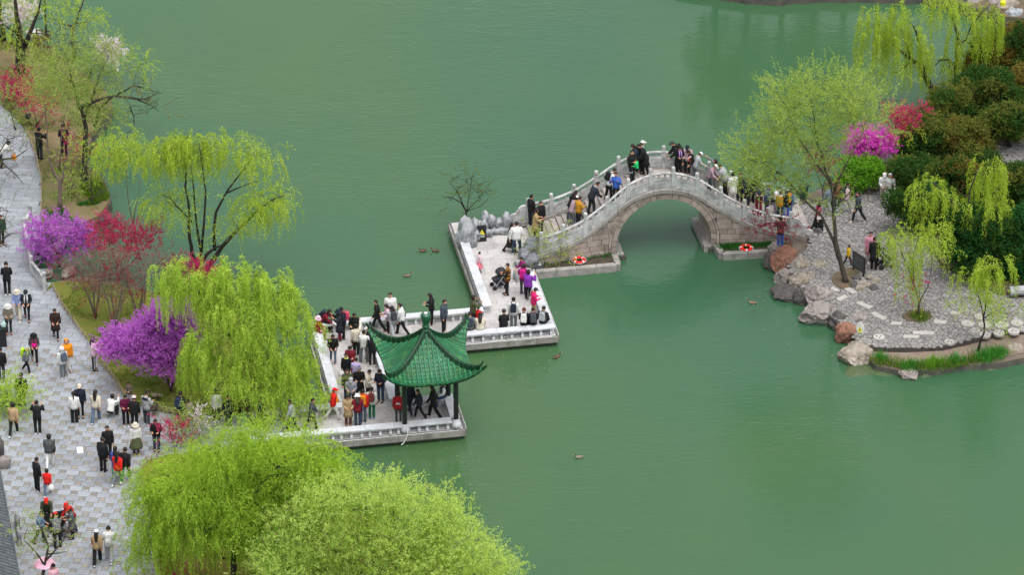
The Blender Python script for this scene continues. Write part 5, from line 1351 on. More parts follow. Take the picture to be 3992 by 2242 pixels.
for i, (x, y, w, h, m, lab) in enumerate([
    (125, 380, 1.05, 1.0, R_DARK, 'dark boulder at the water under the rust coloured boulder'),
    (222, 345, 1.55, 1.35, R_RED, 'large rust coloured boulder by the photographer in blue jeans'),
    (345, 405, 1.15, .85, R_BUFF, 'buff boulder right of the large rust coloured one'),
    (225, 495, 1.15, 1.0, R_PINK, 'pink boulder at the water with a whitish face'),
    (365, 530, 1.6, 1.2, R_BUFF, 'big buff boulder with a flat pale top, on the bend of the shore'),
    (228, 612, 1.7, .55, R_DARK, 'flat dark slab rock lying out in the water'),
    (368, 640, .95, .8, R_DARK, 'small dark boulder tucked between flat slab and striped pink boulder'),
    (485, 655, 1.55, 1.25, R_PINK, 'striped pink boulder leaning towards the cobbles'),
    (485, 775, 1.85, 1.0, R_PINK, 'broad low pink-grey boulder halfway along the shore'),
    (655, 830, 1.2, .8, R_DARK, 'dark jagged boulder before the second rust boulder'),
    (795, 845, 1.25, .95, R_PINK, 'pale mauve boulder behind the second rust boulder'),
    (742, 940, 1.35, 1.1, R_RED, 'rust coloured boulder beside the leaf-shaped warning sign'),
    (830, 1030, .95, .45, R_PINK, 'low wedge rock between the rust boulder and the pale one'),
    (795, 1115, 2.0, .95, R_BUFF, 'pale boulder standing alone in the shallows at the point'),
    (965, 1060, .55, .4, R_BUFF, 'small mossy buff rock at the tip of the dirt shore'),
    (2085, 1085, 1.1, .6, R_BUFF, 'mossy buff rock at the water by the right frame edge'),
    (1228, 1262, 1.1, .5, R_PINK, 'small pink rock just breaking the water'),
    (150, 255, .8, .7, R_PINK, 'pinkish block under the feet of the photographer'),
    (432, 455, .9, .35, R_BUFF, 'low broken pale stones beside the cobbles'),
    (505, 395, 1.0, .45, R_BUFF, 'flat pale stone lying on the cobbles near the tall trunk')]):
    rock_obj('boulder', lab, 'rock', Z2(x, y, .32 + (.12 if y < 500 else 0)) if 'water' not in lab and 'shallows' not in lab else Z2(x, y, .14), (w * 1.0, w * .82, h * 1.25), m, 20 + i * 7, R.uniform(-.6, .6), 0, SH, rough=.45, sub=4)
for i, (x, y, w, h) in enumerate([(825, 1250, 2.6, .5), (1040, 1265, 1.6, .4), (1360, 1285, 1.1, .4), (1890, 1210, 2.2, .4)]):
    rock_obj('boulder', ['wide mossy rock awash below the pale boulder of the point', 'drowned mossy rock left of the small pink rock', 'drowned mossy rock right of the small pink rock', 'drowned mossy rock below the tall iris clump'][i], 'rock', Z2(x, y, -.13), (w, w * .7, h), R_MOSS, 300 + i * 5, .3, 0, SH)
for i, (x, y) in enumerate([(800, 480), (850, 530), (905, 545), (940, 560), (965, 500), (840, 565), (780, 540), (910, 480)]):
    rock_obj('paving_rock', ['grey stone', 'flat grey stone', 'split grey stone', 'small grey stone', 'dark grey stone', 'low grey stone', 'thin grey stone', 'angular grey stone'][i] + ' in the little rockery by the tall trunk, ' + ['top left', 'centre', 'lower middle', 'lower right corner', 'right beside the pit', 'bottom', 'left edge', 'top'][i], 'rock', Z2(x, y, .62), (.55, .45, .3), R_BUFF if i % 3 else R_DARK, 400 + i, i * .7, 0, 'stones of the little rockery')
# rockery on the pier (pitted lake stones)
Z5 = lambda x, y, z: src(1700 + x / 4.5225, 780 + y / 4.5225, z)
RK = 'pitted grey rockery stones on the pier'
for i, (x, y, z, w, d, h, lab) in enumerate([
    (520, 620, 1.25, .75, .6, 1.95, 'tallest pitted grey stone, standing like a peak at the pier corner'),
    (700, 500, 1.0, .55, .5, 1.1, 'dark hollow stone just right of the tallest rockery stone'),
    (855, 480, .95, .42, .4, .85, 'upright egg-shaped pale stone behind the warning board'),
    (880, 330, 1.25, .5, .45, .80, 'high stone of the rockery with holes, over the yellow plant'),
    (985, 390, 1.0, .42, .4, .75, 'slanting stone leaning right of the high holed one'),
    (1110, 420, .9, .42, .4, .60, 'small pale stone between two upright rockery stones'),
    (1240, 380, 1.05, .52, .42, 1.0, 'upright striped stone against the scroll of the bridge'),
    (440, 720, .55, .62, .5, 1.0, 'rugged stone at the outer corner behind the end of the bench'),
    (620, 700, .78, .55, .5, .62, 'lower stone in front of the tallest rockery stone'),
    (640, 760, .72, .45, .4, .5, 'rounded stone at the foot of the rockery beside the bench'),
    (720, 620, .85, .45, .4, .6, 'stone wedged behind the black warning board'),
    (920, 590, .70, .5, .4, .40, 'low stone right of the black warning board'),
    (1025, 560, .68, .62, .35, .32, 'flat edging stone at the back of the pier floor'),
    (1190, 550, .68, .6, .35, .36, 'flat edging stone next to the first stair')]):
    rock_obj('rockery_stone', lab, 'rock', Z5(x, y, z) if z < 1 else Z5(x, y, z), (w * 1.18, d * 1.18, h * 1.15), R_GREY, 500 + i * 11, R.uniform(-.5, .5), .35, RK, rough=.4, facets=5)
for i, (x, y, z, w, d, h, lab) in enumerate([(1690, 850, 1.05, .95, .6, 1.0, 'big dark veined rock at the left foot of the bridge rail'), (1560, 1010, .85, .6, .5, .8, 'dark rock behind the seated woman in magenta'), (1690, 1090, .75, .6, .5, .8, 'lower dark rock beside the planting bed'), (1450, 1100, .75, .35, .3, .4, 'small pale stone left of the seated woman in magenta')]):
    rock_obj('rockery_stone', lab, 'rock', Z5(x, y, z), (w * 1.25, d * 1.25, h * 1.2), R_VEIN if i < 3 else R_GREY, 700 + i * 9, .4, .3, RK, rough=.4, facets=5)
Zc2 = lambda x, y, z: src(x / 2.067, 650 + y / 2.067, z)
for i, (x, y, w, h, m, lab) in enumerate([(370, 690, 1.0, .7, R_PINK, 'pinkish rock under the purple bush in the narrow inlet'), (520, 600, .9, .7, R_BUFF, 'pale rock among the purple flowers above the inlet'), (470, 650, .8, .6, R_PINK, 'smaller pink rock beside the pale one in the purple bush'), (375, 860, .9, .5, R_BUFF, 'ochre rock at the water left of its neighbour below the bare shrubs'), (550, 855, .95, .5, R_BUFF, 'ochre rock at the water nearest the bare shrubs'), (840, 420, 1.0, .5, R_DARK, 'dark rock at the tip of the upper lawn'), (700, 480, .8, .5, R_DARK, 'dark rock under the reeds of the upper lawn')]):
    rock_obj('boulder', lab, 'rock', Zc2(x, y, .25), (w, w * .8, h), m, 800 + i * 5, i, 0, 'rocks of the left shore', rough=.35)
for i, (u, v, w, h, m, lab) in enumerate([(2440, 4, 1.5, 1.0, R_PINK, 'pink boulder on the far bank behind the corner willow'), (2530, 12, 1.8, 1.1, R_BUFF, 'grey boulder on the far bank at the top right'), (2480, 28, 1.1, .7, R_DARK, 'small dark boulder at the far waterline'), (2550, 36, 1.4, .8, R_GREY, 'flat grey boulder at the far waterline'), (2500, 8, 1.0, .8, R_PINK, 'pale pink boulder between the far bank boulders')]):
    rock_obj('boulder', lab, 'rock', at(u, v, .45), (w, w * .8, h), m, 900 + i * 5, i, 0, 'rocks of the far bank', rough=.35)
tag(MB().lathe([(.16, 0), (.16, .22), (.12, .25), (.005, .25)], n=12).build('round_marker', mat('yellow_paint', '#c8cc2a', None, 4, .6), None, loc=at(2523, 12, 1.0)), 'round yellow marker on top of the far grey boulder', 'marker')
rock_obj('boulder', 'brown rounded rock at the left edge of the plaza above the tiled roof', 'rock', src(14, 1805, .85), (.75, .7, .95), R_PINK, 1000, 0, 0.2, None)
rock_obj('boulder', 'dark rock behind the brown one at the left frame edge', 'rock', src(2, 1745, 1.0), (.4, .5, 1.2), R_DARK, 1010, 0, 0.2, None)
for i, (x, y, lab) in enumerate([(163, 935, 'upright slab of dark stone with white top edge left of the sweepers'), (180, 1080, 'lower upright slab of dark stone at the eave of the tiled house')]):
    rock_obj('upright_stone', lab, 'rock', src(x / 2.444, 1650 + y / 2.444, 1.0), (.28, .4, 1.05), R_GREY, 1020 + i * 7, .4, .3, None, rough=.4)
Zx = lambda x, y, z: src(2950 + x / 2.067, 850 + y / 2.067, z)
tb = MB().tube([Zx(2040, 590, .95), Zx(2100, 585, .96), Zx(2200, 582, .95)], .24, 10).build('stone_bench', R_GREY, None)
tag(tb, 'rough grey stone log seat at the right edge below the hedge', 'bench')
# kerb stones along the paths of the island
ks = thing('kerb_edge', 'row of low dark kerb stones along the upper edge of the cobbles', 'kerb', at(2000, 512, .6))
pts = [(1997, 514), (2050, 505), (2105, 498), (2150, 492), (2200, 480), (2240, 458), (2262, 440)]
for (a, b), (c, d) in zip(pts[:-1], pts[1:]):
    for k in range(5):
        p = at(a + (c - a) * (k + .5) / 5, b + (d - b) * (k + .5) / 5, .62)
        rock_obj('kerb_stone', None, None, p - at(2000, 512, .6), (.36, .24, .22), R_BUFF if k % 2 else R_DARK, 1100 + k + a, R.uniform(0, 3), 0, None, ks, 1)
ks2 = thing('kerb_edge', 'row of low dark kerb stones between the cobbles and the hedge', 'kerb', at(2372, 669, .6))
pts = [(2340, 622), (2372, 669), (2429, 691), (2470, 716), (2520, 740)]
for (a, b), (c, d) in zip(pts[:-1], pts[1:]):
    for k in range(5):
        p = at(a + (c - a) * (k + .5) / 5, b + (d - b) * (k + .5) / 5, .64)
        rock_obj('kerb_stone', None, None, p - at(2372, 669, .6), (.4, .24, .24), R_DARK, 1200 + k + a, R.uniform(0, 3), 0, None, ks2, 1)
ring = struct(MB().prism(P2([(2268, 795), (2285, 783), (2312, 779), (2338, 786), (2345, 798), (2330, 808), (2305, 811), (2280, 806)], .6), .4, .635).build('round_bed_soil', SOIL))
struct(MB().prism(P2([(2090, 700), (2105, 685), (2130, 676), (2160, 672), (2163, 686), (2140, 700), (2150, 720), (2120, 728), (2098, 716)], .6), .4, .635).build('tree_bed_soil', SOIL))

# ------------------------------------------------------------------ small furniture
BLACK = mat('black_paint', '#1c1d1f', '#242527', 6, .5)
YEL = mat('sign_yellow', '#d9cf2a', None, 5, .6)
WHT = mat('sign_white', '#d6d8d2', '#c4c6c0', 5, .6)
DKG = mat('dark_green_plastic', '#1d4a3a', '#173c30', 5, .5)
FACE_CAM = 0.0
# black warning board by the rockery
p = Z5(812, 730, DECK)
t = thing('warning_board', 'black folding board with yellow warning triangle against the rockery', 'sign', p, math.radians(8))
MB().loft([[(-.22, y, 0), (.22, y, 0), (.22, y + .12, .82), (-.22, y + .12, .82)] for y in (-.02, .02)]).build('front_panel', BLACK, t)
MB().loft([[(-.22, y, 0), (.22, y, 0), (.22, y - .14, .82), (-.22, y - .14, .82)] for y in (.28, .32)]).build('back_panel', BLACK, t)
def on_board(x, z, d=-.024): return (x, d + .12 * z / .82, z)
MB().loft([[on_board(-.14, .38, d), on_board(.14, .38, d), on_board(0, .62, d)] for d in (-.030, -.024)]).build('warning_triangle', YEL, t)
MB().loft([[on_board(-.014, .44, d), on_board(.014, .44, d), on_board(.02, .53, d), on_board(-.02, .53, d)] for d in (-.036, -.030)]).build('warning_mark', BLACK, t)
for z in (.24, .30): MB().loft([[on_board(-.13, z, d), on_board(.13, z, d), on_board(.13, z + .025, d), on_board(-.13, z + .025, d)] for d in (-.029, -.024)]).build('text_line', WHT, t)
# leaf-shaped signs
def leaf_sign(p, rz, label):
    t = thing('leaf_sign', label, 'sign', p, rz, 'leaf-shaped white warning signs')
    pr = [(.0, .0), (.10, .10), (.19, .28), (.20, .45), (.14, .62), (.0, .80), (-.13, .66), (-.19, .48), (-.18, .28), (-.09, .10)]
    MB().loft([[(x, y, z + .12) for x, z in pr] for y in (-.02, .02)]).build('board', WHT, t)
    MB().loft([[(-.12, y, .32), (.12, y, .32), (0, y, .66)] for y in (-.028, -.021)]).build('warning_triangle', YEL, t)
    MB().loft([[(-.015, y, .40), (.015, y, .40), (.02, y, .53), (-.02, y, .53)] for y in (-.034, -.029)]).build('warning_mark', BLACK, t)
    MB().box((0, -.025, .25), (.2, .01, .04)).build('text_line', DKG, t)
    MB().tube([(0, .05, -.05), (0, .04, .5)], .02, 6).build('post', BLACK, t)
leaf_sign(src(3397, 722, .6), .2, 'leaf-shaped white sign with yellow triangle before the green bush')
leaf_sign(src(3352, 1318, .6), -.5, 'leaf-shaped white sign with yellow triangle beside the rust boulder')
# black notice board
t = thing('notice_board', 'black slanted notice board standing by the tall slim trunk', 'sign', Zx(820, 445, .6), math.radians(-55))
MB().box((0, 0, .62), (.95, .05, .85)).build('panel', BLACK, t)
for k in range(9): MB().box((0, -.029, .30 + k * .08), (.78, .008, .022)).build('text_line', mat('notice_text', '#6a6c6c', None, 5, .7), t)
for x in (-.38, .38): MB().box((x, 0, .1), (.06, .06, .3)).build('post', BLACK, t)
# green bin on the island
t = thing('litter_bin', 'dark green litter bin behind the right end of the bridge', 'bin', src(2800 + 685 / 2.067, 250 + 1075 / 2.067, .55))
MB().lathe([(.2, 0), (.24, .6), (.25, .62), (.25, .68), (.2, .68), (.18, .3), (.005, .28)], n=14).build('body', DKG, t)
MB().lathe([(.255, .60), (.27, .62), (.27, .66), (.255, .68)], n=14).build('rim', DKG, t)
# black bin on the left
t = thing('litter_bin', 'black litter bin at the left frame edge with a green bag on it', 'bin', src(6, 1345, .6), .1)
MB().box((0, 0, .45), (.5, .45, .9)).build('body', BLACK, t); MB().box((0, 0, .93), (.56, .5, .06)).build('lid', BLACK, t)
tag(MB().lathe([(.10, 0), (.14, .08), (.13, .2), (.05, .27), (.03, .33)], n=10).build('carrier_bag', mat('teal_bag', '#2b7a6c', '#c8d6d2', 9, .5), None, True, loc=src(14, 1275, 1.57)), 'green and white carrier bag on top of the black bin', 'bag')
# life rings
def life_ring(p, label, ry):
    t = thing('life_ring', label, 'life ring', p, ry, 'red life rings lying by the bridge')
    RED = mat('ring_red', '#d81f16', '#c81a14', 5, .45); WB = mat('ring_white', '#dcdad6', None, 4, .6)
    t.scale = (.9, .9, .9)
    n = 28; rings = []
    def circ(a, r=.085): return [((.275 + r * math.cos(q)) * math.cos(a), (.275 + r * math.cos(q)) * math.sin(a), .085 + r * .8 * math.sin(q)) for q in np.linspace(0, 2 * math.pi, 11)[:-1]]
    mb = MB()
    rg = [circ(2 * math.pi * k / n) for k in range(n)]
    for k in range(n):
        mb.loft([rg[k], rg[(k + 1) % n]], cap=False)
    mb.build('ring', RED, t, True)
    for k in range(4):
        a = .5 + k * math.pi / 2
        MB().loft([circ(a - .12, .092), circ(a, .094), circ(a + .12, .092)]).build('band', WB, t, True)
        MB().tube([((.40) * math.cos(a + q), .40 * math.sin(a + q), .09 - (.02 if 0.2 < q < 1.3 else 0)) for q in np.linspace(0, math.pi / 2, 6)], .009, 4).build('grab_line', WB, t)
life_ring(src(1950 + 795 / 2.5843, 520 + 1290 / 2.5843, .38), 'red and white life ring on the grass left of the arch', .3)
life_ring(src(2500 + 1057 / 2.5843, 520 + 1165 / 2.5843, .36), 'red life ring on the kerbed bed right of the arch', 1.1)
# strollers
def stroller(p, rz, label, hood):
    t = thing('stroller', label, 'stroller', p, rz, 'baby strollers')
    HM = mat('stroller_cloth', '#24262a', '#2e3035', 8, .8); AL = mat('stroller_metal', '#a9abad', None, 4, .35)
    for x, y in ((.32, -.22), (.32, .22), (-.25, -.25), (-.25, .25)):
        r = .11 if x > 0 else .13
        MB().tube([(x, y - .025, r), (x, y + .025, r)], r, 12).build('wheel', BLACK, t)
    for y in (-.22, .22):
        MB().tube([(.32, y, .12), (.05, y, .48), (-.36, y, 1.02)], .016, 6).build('frame', AL, t)
        MB().tube([(-.25, y, .13), (.05, y, .55)], .016, 6).build('frame', AL, t)
    MB().tube([(-.36, -.22, 1.02), (-.40, 0, 1.04), (-.36, .22, 1.02)], .02, 6).build('handle', BLACK, t)
    MB().loft([[(x, -.2, z), (x, .2, z), (x + .02, .2, z + h), (x + .02, -.2, z + h)] for x, z, h in ((-.18, .55, .38), (-.08, .42, .2), (.3, .42, .1), (.34, .40, .06))]).build('seat', HM, t)
    rings = []
    for k in range(6):
        a = math.radians(20 + k * 26)
        rings.append([(-.10 + .30 * math.cos(a), y, .68 + .32 * math.sin(a)) for y in (-.21, 0, .21)] + [(-.10 + .26 * math.cos(a), y, .68 + .28 * math.sin(a)) for y in (.20, 0, -.20)])
    MB().loft(rings).build('canopy', HM, t)
    MB().box((0, 0, .24), (.34, .36, .14)).build('basket', HM, t)
stroller(src(1948, 1120, DECK), math.radians(200), 'black baby stroller pushed by the woman in the striped vest on the pier', 0)
stroller(src(3447, 1040, GND), math.radians(20), 'dark baby stroller behind the man in black on the cobbles', 0)
# yellow block lying on the pier
tag(MB().slab((0, 0, .06), (.34, .16, .12), bev=.02).build('plastic_block', YEL, None, loc=src(1180 + 690 / 6.028, 1180 + 570 / 6.028, DECK), rz=.2), 'yellow plastic block under the back bench of the pier', 'block')
# lamp post, slab bench and wooden bench in the upper left
t = thing('lamp_post', 'dark lamp post with lantern standing at the shore top left', 'lamp post', src(181, 150, .62))
MB().lathe([(.09, 0), (.06, .3), (.05, 2.4), (.045, 3.4)], n=10).build('post', BLACK, t)
MB().tube([(0, 0, 3.3), (.25, 0, 3.5), (.42, 0, 3.4)], .025, 6).build('arm', BLACK, t)
MB().lathe([(.06, 0), (.13, .06), (.15, .3), (.04, .38), (.01, .42)], n=8).build('lantern', BLACK, t, loc=(.42, 0, 3.0))
t = thing('slab_seat', 'whitish slab seat between the dark trunk and the wooden bench', 'bench', src(132, 155, .62), .3)
MB().slab((0, 0, .42), (.75, .75, .12)).build('seat', MARBLE, t); MB().box((0, 0, .18), (.5, .5, .36)).build('base', R_GREY, t)
WOOD = mat('dark_wood', '#4a3a30', '#35291f', 5, .7, .3, stretch=(1, 6, 1))
t = thing('wooden_bench', 'dark wooden bench with slatted sides at the shore behind the grove', 'bench', src(166, 178, .62), -.25)
for x in (-.38, .38):
    for y in (-.22, .22): MB().box((x, y, .42), (.06, .06, .84)).build('leg', WOOD, t)
for k in range(5): MB().box((0, -.18 + k * .09, .44), (.76, .075, .03)).build('slat', WOOD, t)
for z in (.62, .80): MB().box((0, .22, z), (.76, .04, .05)).build('back_rail', WOOD, t)
for s in (-.38, .38): MB().box((s, 0, .68), (.05, .5, .05)).build('armrest', WOOD, t)
# small lantern by the path
t = thing('garden_lamp', 'small dark garden lamp on the path edge below the crimson shrubs', 'lamp', src(112, 490, .63))
MB().lathe([(.05, 0), (.04, .45)], n=8).build('post', BLACK, t); MB().lathe([(.10, .42), (.15, .46), (.12, .62), (.17, .64), (.02, .74)], n=10).build('head', BLACK, t)

# ------------------------------------------------------------------ low bamboo hoop fence
BAMB = mat('pale_bamboo', '#a3967e', '#7c6f5a', 5, .8, .3)
def hoop_fence(label, pts, z):
    base = at(pts[0][0], pts[0][1], z)
    t = thing('hoop_fence', label, 'fence', base, 0, 'low bamboo fences along the paving')
    P = [at(u, v, z) - base for u, v in pts]
    path_ = []
    for a, b in zip(P[:-1], P[1:]):
        n = max(1, round((b - a).length / .42))
        path_ += [a.lerp(b, k / n) for k in range(n)]
    path_.append(P[-1])
    for a, b in zip(path_[:-1], path_[1:]):
        c = b + (b - a) * .35; a2 = a - (b - a) * .35
        h = R.uniform(.36, .43); off = Vector((R.uniform(-.03, .03), R.uniform(-.03, .03), 0))
        MB().tube([a2 + (c - a2) * ((1 - math.cos(q)) / 2) + Vector((0, 0, math.sin(q) * h - .04)) + off for q in np.linspace(0, math.pi, 9)], .014, 5).build('hoop', BAMB, t)
    MB().tube([p + Vector((0, 0, .10)) for p in path_], .012, 5).build('rail', BAMB, t)
    MB().tube([p + Vector((0, 0, .2)) for p in path_], .010, 5).build('rail', BAMB, t)
    return t
hoop_fence('low bamboo hoop fence along the upper lawn and pale path', [(64, 330), (78, 362), (92, 402), (103, 455), (105, 510), (103, 545)], .64)
hoop_fence('low bamboo hoop fence between plaza and lawn with the purple redbud', [(132, 724), (158, 774), (202, 836), (228, 869), (249, 912), (278, 945), (293, 966), (312, 998), (334, 1014)], .65)
hoop_fence('low bamboo hoop fence below the purple redbud by the goose', [(352, 1021), (386, 1033), (449, 1045), (505, 1047)], .65)
hoop_fence('low bamboo hoop fence at the bottom corner under the lime willow', [(420, 1148), (390, 1152), (368, 1164), (350, 1195), (362, 1238), (372, 1280), (383, 1322), (396, 1380), (405, 1445)], .65)
# white balustrade of the path bridge
t = thing('balustrade', 'short white stone balustrade where the path crosses the inlet', 'balustrade', at(78, 563, .6))
bp = [at(u, v, .6) - at(78, 563, .6) for u, v in ((78, 560), (63, 592), (71, 648), (80, 688), (113, 730))]
for q in bp: MB().box((q.x, q.y, .42), (.16, .16, .95)).lathe([(.10, .895), (.10, .97), (.07, 1.0), (.004, 1.0)], (q.x, q.y, 0), 10).build('post', RAIL, t)
for a, b in zip(bp[:-1], bp[1:]):
    L = (b - a).length; an = math.atan2(b.y - a.y, b.x - a.x); c = (a + b) / 2
    MB().box((0, 0, .28), (L - .17, .10, .46)).build('panel', RAIL, t, loc=(c.x, c.y, 0), rz=an)
    MB().box((0, 0, .66), (L - .17, .13, .10)).build('handrail', RAIL, t, loc=(c.x, c.y, 0), rz=an)
    for f in (-.3, .3): MB().box((0, 0, .56), (.08, .08, .12)).build('baluster', RAIL, t, loc=(c.x + math.cos(an) * L * f, c.y + math.sin(an) * L * f, 0))

# ------------------------------------------------------------------ tiled house in the bottom left corner
hs0 = at(-2, 1180, 3.0); hs1 = at(50, 1462, 3.0)
d = (hs1 - hs0); HL = d.length; an = math.atan2(d.y, d.x)
t = thing('tiled_house', 'grey tiled eave of a house in the bottom left corner', 'house', (hs0.x, hs0.y, 0), an)
TILE = mat('grey_roof_tile', '#5c6266', '#454a4e', 7, .7, .4, 30, per_obj=.15); TILE_D = mat('grey_pan_tile', '#3f4448', '#34383b', 7, .75, .4)
WALLP = mat('lime_plaster', '#b9b9b4', '#a3a39e', 2, .9, .2)
# local x runs along the eave (away from the far corner), local y negative points to the house
ho = -1 if True else 1
SL = math.tan(math.radians(27))
mb = MB()
mb.loft([[(x, 0, 2.93), (x, -4.2, 2.93 + 4.2 * SL), (x, -4.2, 2.80 + 4.2 * SL), (x, 0, 2.80)] for x in (-.5, HL + 1.5)])
mb.build('roof', TILE_D, t)
MB().box((HL / 2 + 1, -2.6, 1.5), (HL + 1.4, 3.6, 3.0)).build('wall', WALLP, t)
MB().box((HL / 2 + .5, -.08, 2.78), (HL + 1.9, .12, .12)).build('eave_board', WOOD, t)
nrow = int((HL + 1.8) / .26)
tile_me = MB()
rings = []
for yy, e in ((0, 1.0), (.36, 1.0), (.365, .9)):
    rings.append([(math.cos(q) * .075 * e, -yy, math.sin(q) * .075 * e + yy * SL) for q in np.linspace(0, math.pi, 6)])
tile_me.loft(rings); TME = tile_me.mesh('tile', TILE)
EME = MB().tube([(0, -.03, .02), (0, .03, .01)], .085, 10).mesh('eave_end', TILE)
for i in range(nrow):
    x = -.4 + i * .26
    for j in range(4):
        obj('tile', TME, t, (x, -j * .34, 2.935 + j * .34 * SL + .012 * (3 - j) * 0))
    mb2 = MB()
    obj('eave_end', EME, t, (x, .02, 2.95))
lm = MB()
for i in range(nrow):
    x = -.27 + i * .26
    for j in range(9):
        y = -j * .15
        lm.add([(x - .06, y, 2.935 - y * SL), (x + .06, y, 2.935 - y * SL), (x + .06, y, 2.958 - y * SL), (x - .06, y, 2.958 - y * SL), (x - .06, y - .13, 2.937 - (y - .13) * SL), (x + .06, y - .13, 2.937 - (y - .13) * SL)], [(0, 1, 2, 3), (3, 2, 5, 4)])
stuff(lm.build('pan_tile_run', TILE_D, t))
# ------------------------------------------------------------------ waterfowl
def duck(p, rz, label, body, head, s=1.0, swim=True, neck=0.0):
    B_ = mat('feather_' + body[1:], body, None, 9, .8, .3); H_ = mat('feather_' + head[1:], head, None, 9, .8); BL = mat('duck_bill', '#a8862c', None, 4, .6)
    mb = MB()
    rings = []
    for x, z, w, h in ((-.24, .12, .005, .005), (-.20, .11, .04, .02), (-.12, .08, .085, .065), (0, .07, .105, .085), (.10, .075, .095, .08), (.16, .10, .06, .07), (.185, .17 + neck * .5, .035, .035), (.20, .23 + neck, .04, .04), (.235, .25 + neck, .045, .042), (.28, .245 + neck, .02, .022)):
        rings.append([(x + (.0 if k else 0), w * math.cos(q), z + h * math.sin(q)) for k, q in enumerate(np.linspace(0, 2 * math.pi, 11)[:-1])])
    mb.loft(rings); mb.m = [1 if i >= 60 else 0 for i in range(len(mb.f))]
    o = mb.build('duck', [B_, H_], None, True, loc=p, rz=rz); o.scale = (s, s, s)
    tag(o, label, 'duck', 'ducks on the lake' if swim else 'geese on the lawn')
    MB().loft([[(x, w * math.cos(q), .238 + neck + h * math.sin(q)) for q in np.linspace(0, 2 * math.pi, 7)[:-1]] for x, w, h in ((.27, .02, .014), (.31, .022, .009), (.335, .014, .006))]).build('bill', BL, o)
    for sgn in (-1, 1):
        MB().loft([[(x, sgn * y, z + w * q) for q in (-1, 0, 1)] + [(x, sgn * (y + .014), z)] for x, y, z, w in ((-.22, .03, .115, .012), (-.1, .085, .10, .05), (.06, .10, .09, .05), (.12, .085, .09, .02))]).build('wing', B_, o)
    if not swim:
        for y in (-.05, .05): MB().tube([(.0, y, .04), (.01, y, -.12), (.06, y, -.125)], .011, 5).build('leg', BL, o)
for (u, v, a, lab, b_, h_) in [(1064, 634, 200, 'brown duck swimming left of another near the rockery', '#5a4a38', '#3c3024'), (1095, 634, 170, 'brown duck swimming right of its pair, nearer the pier', '#5a4a38', '#2c3a2e'), (1024, 697, 10, 'grey-brown duck swimming alone above the back bench', '#6b6254', '#463a2c'), (1893, 765, 170, 'pale brown duck swimming off the island boulders', '#7a6a54', '#4c3e2c'), (1400, 902, 30, 'dark duck swimming right of the pier corner', '#5a4a38', '#322a20'), (1457, 1154, 190, 'grey duck with dark head swimming on the lower lake', '#77705f', '#2c3a2e')]:
    duck(at(u, v, -.03), math.radians(a), lab, b_, h_, .9)
duck(at(393, 1000, .80), math.radians(170), 'brown goose standing by the purple redbud root', '#6b6254', '#4c4436', 1.3, False, .06)
duck(at(388, 1034, .82), math.radians(60), 'dark goose with raised neck by the hoop fence', '#3a342e', '#1f1c1a', 1.35, False, .22)
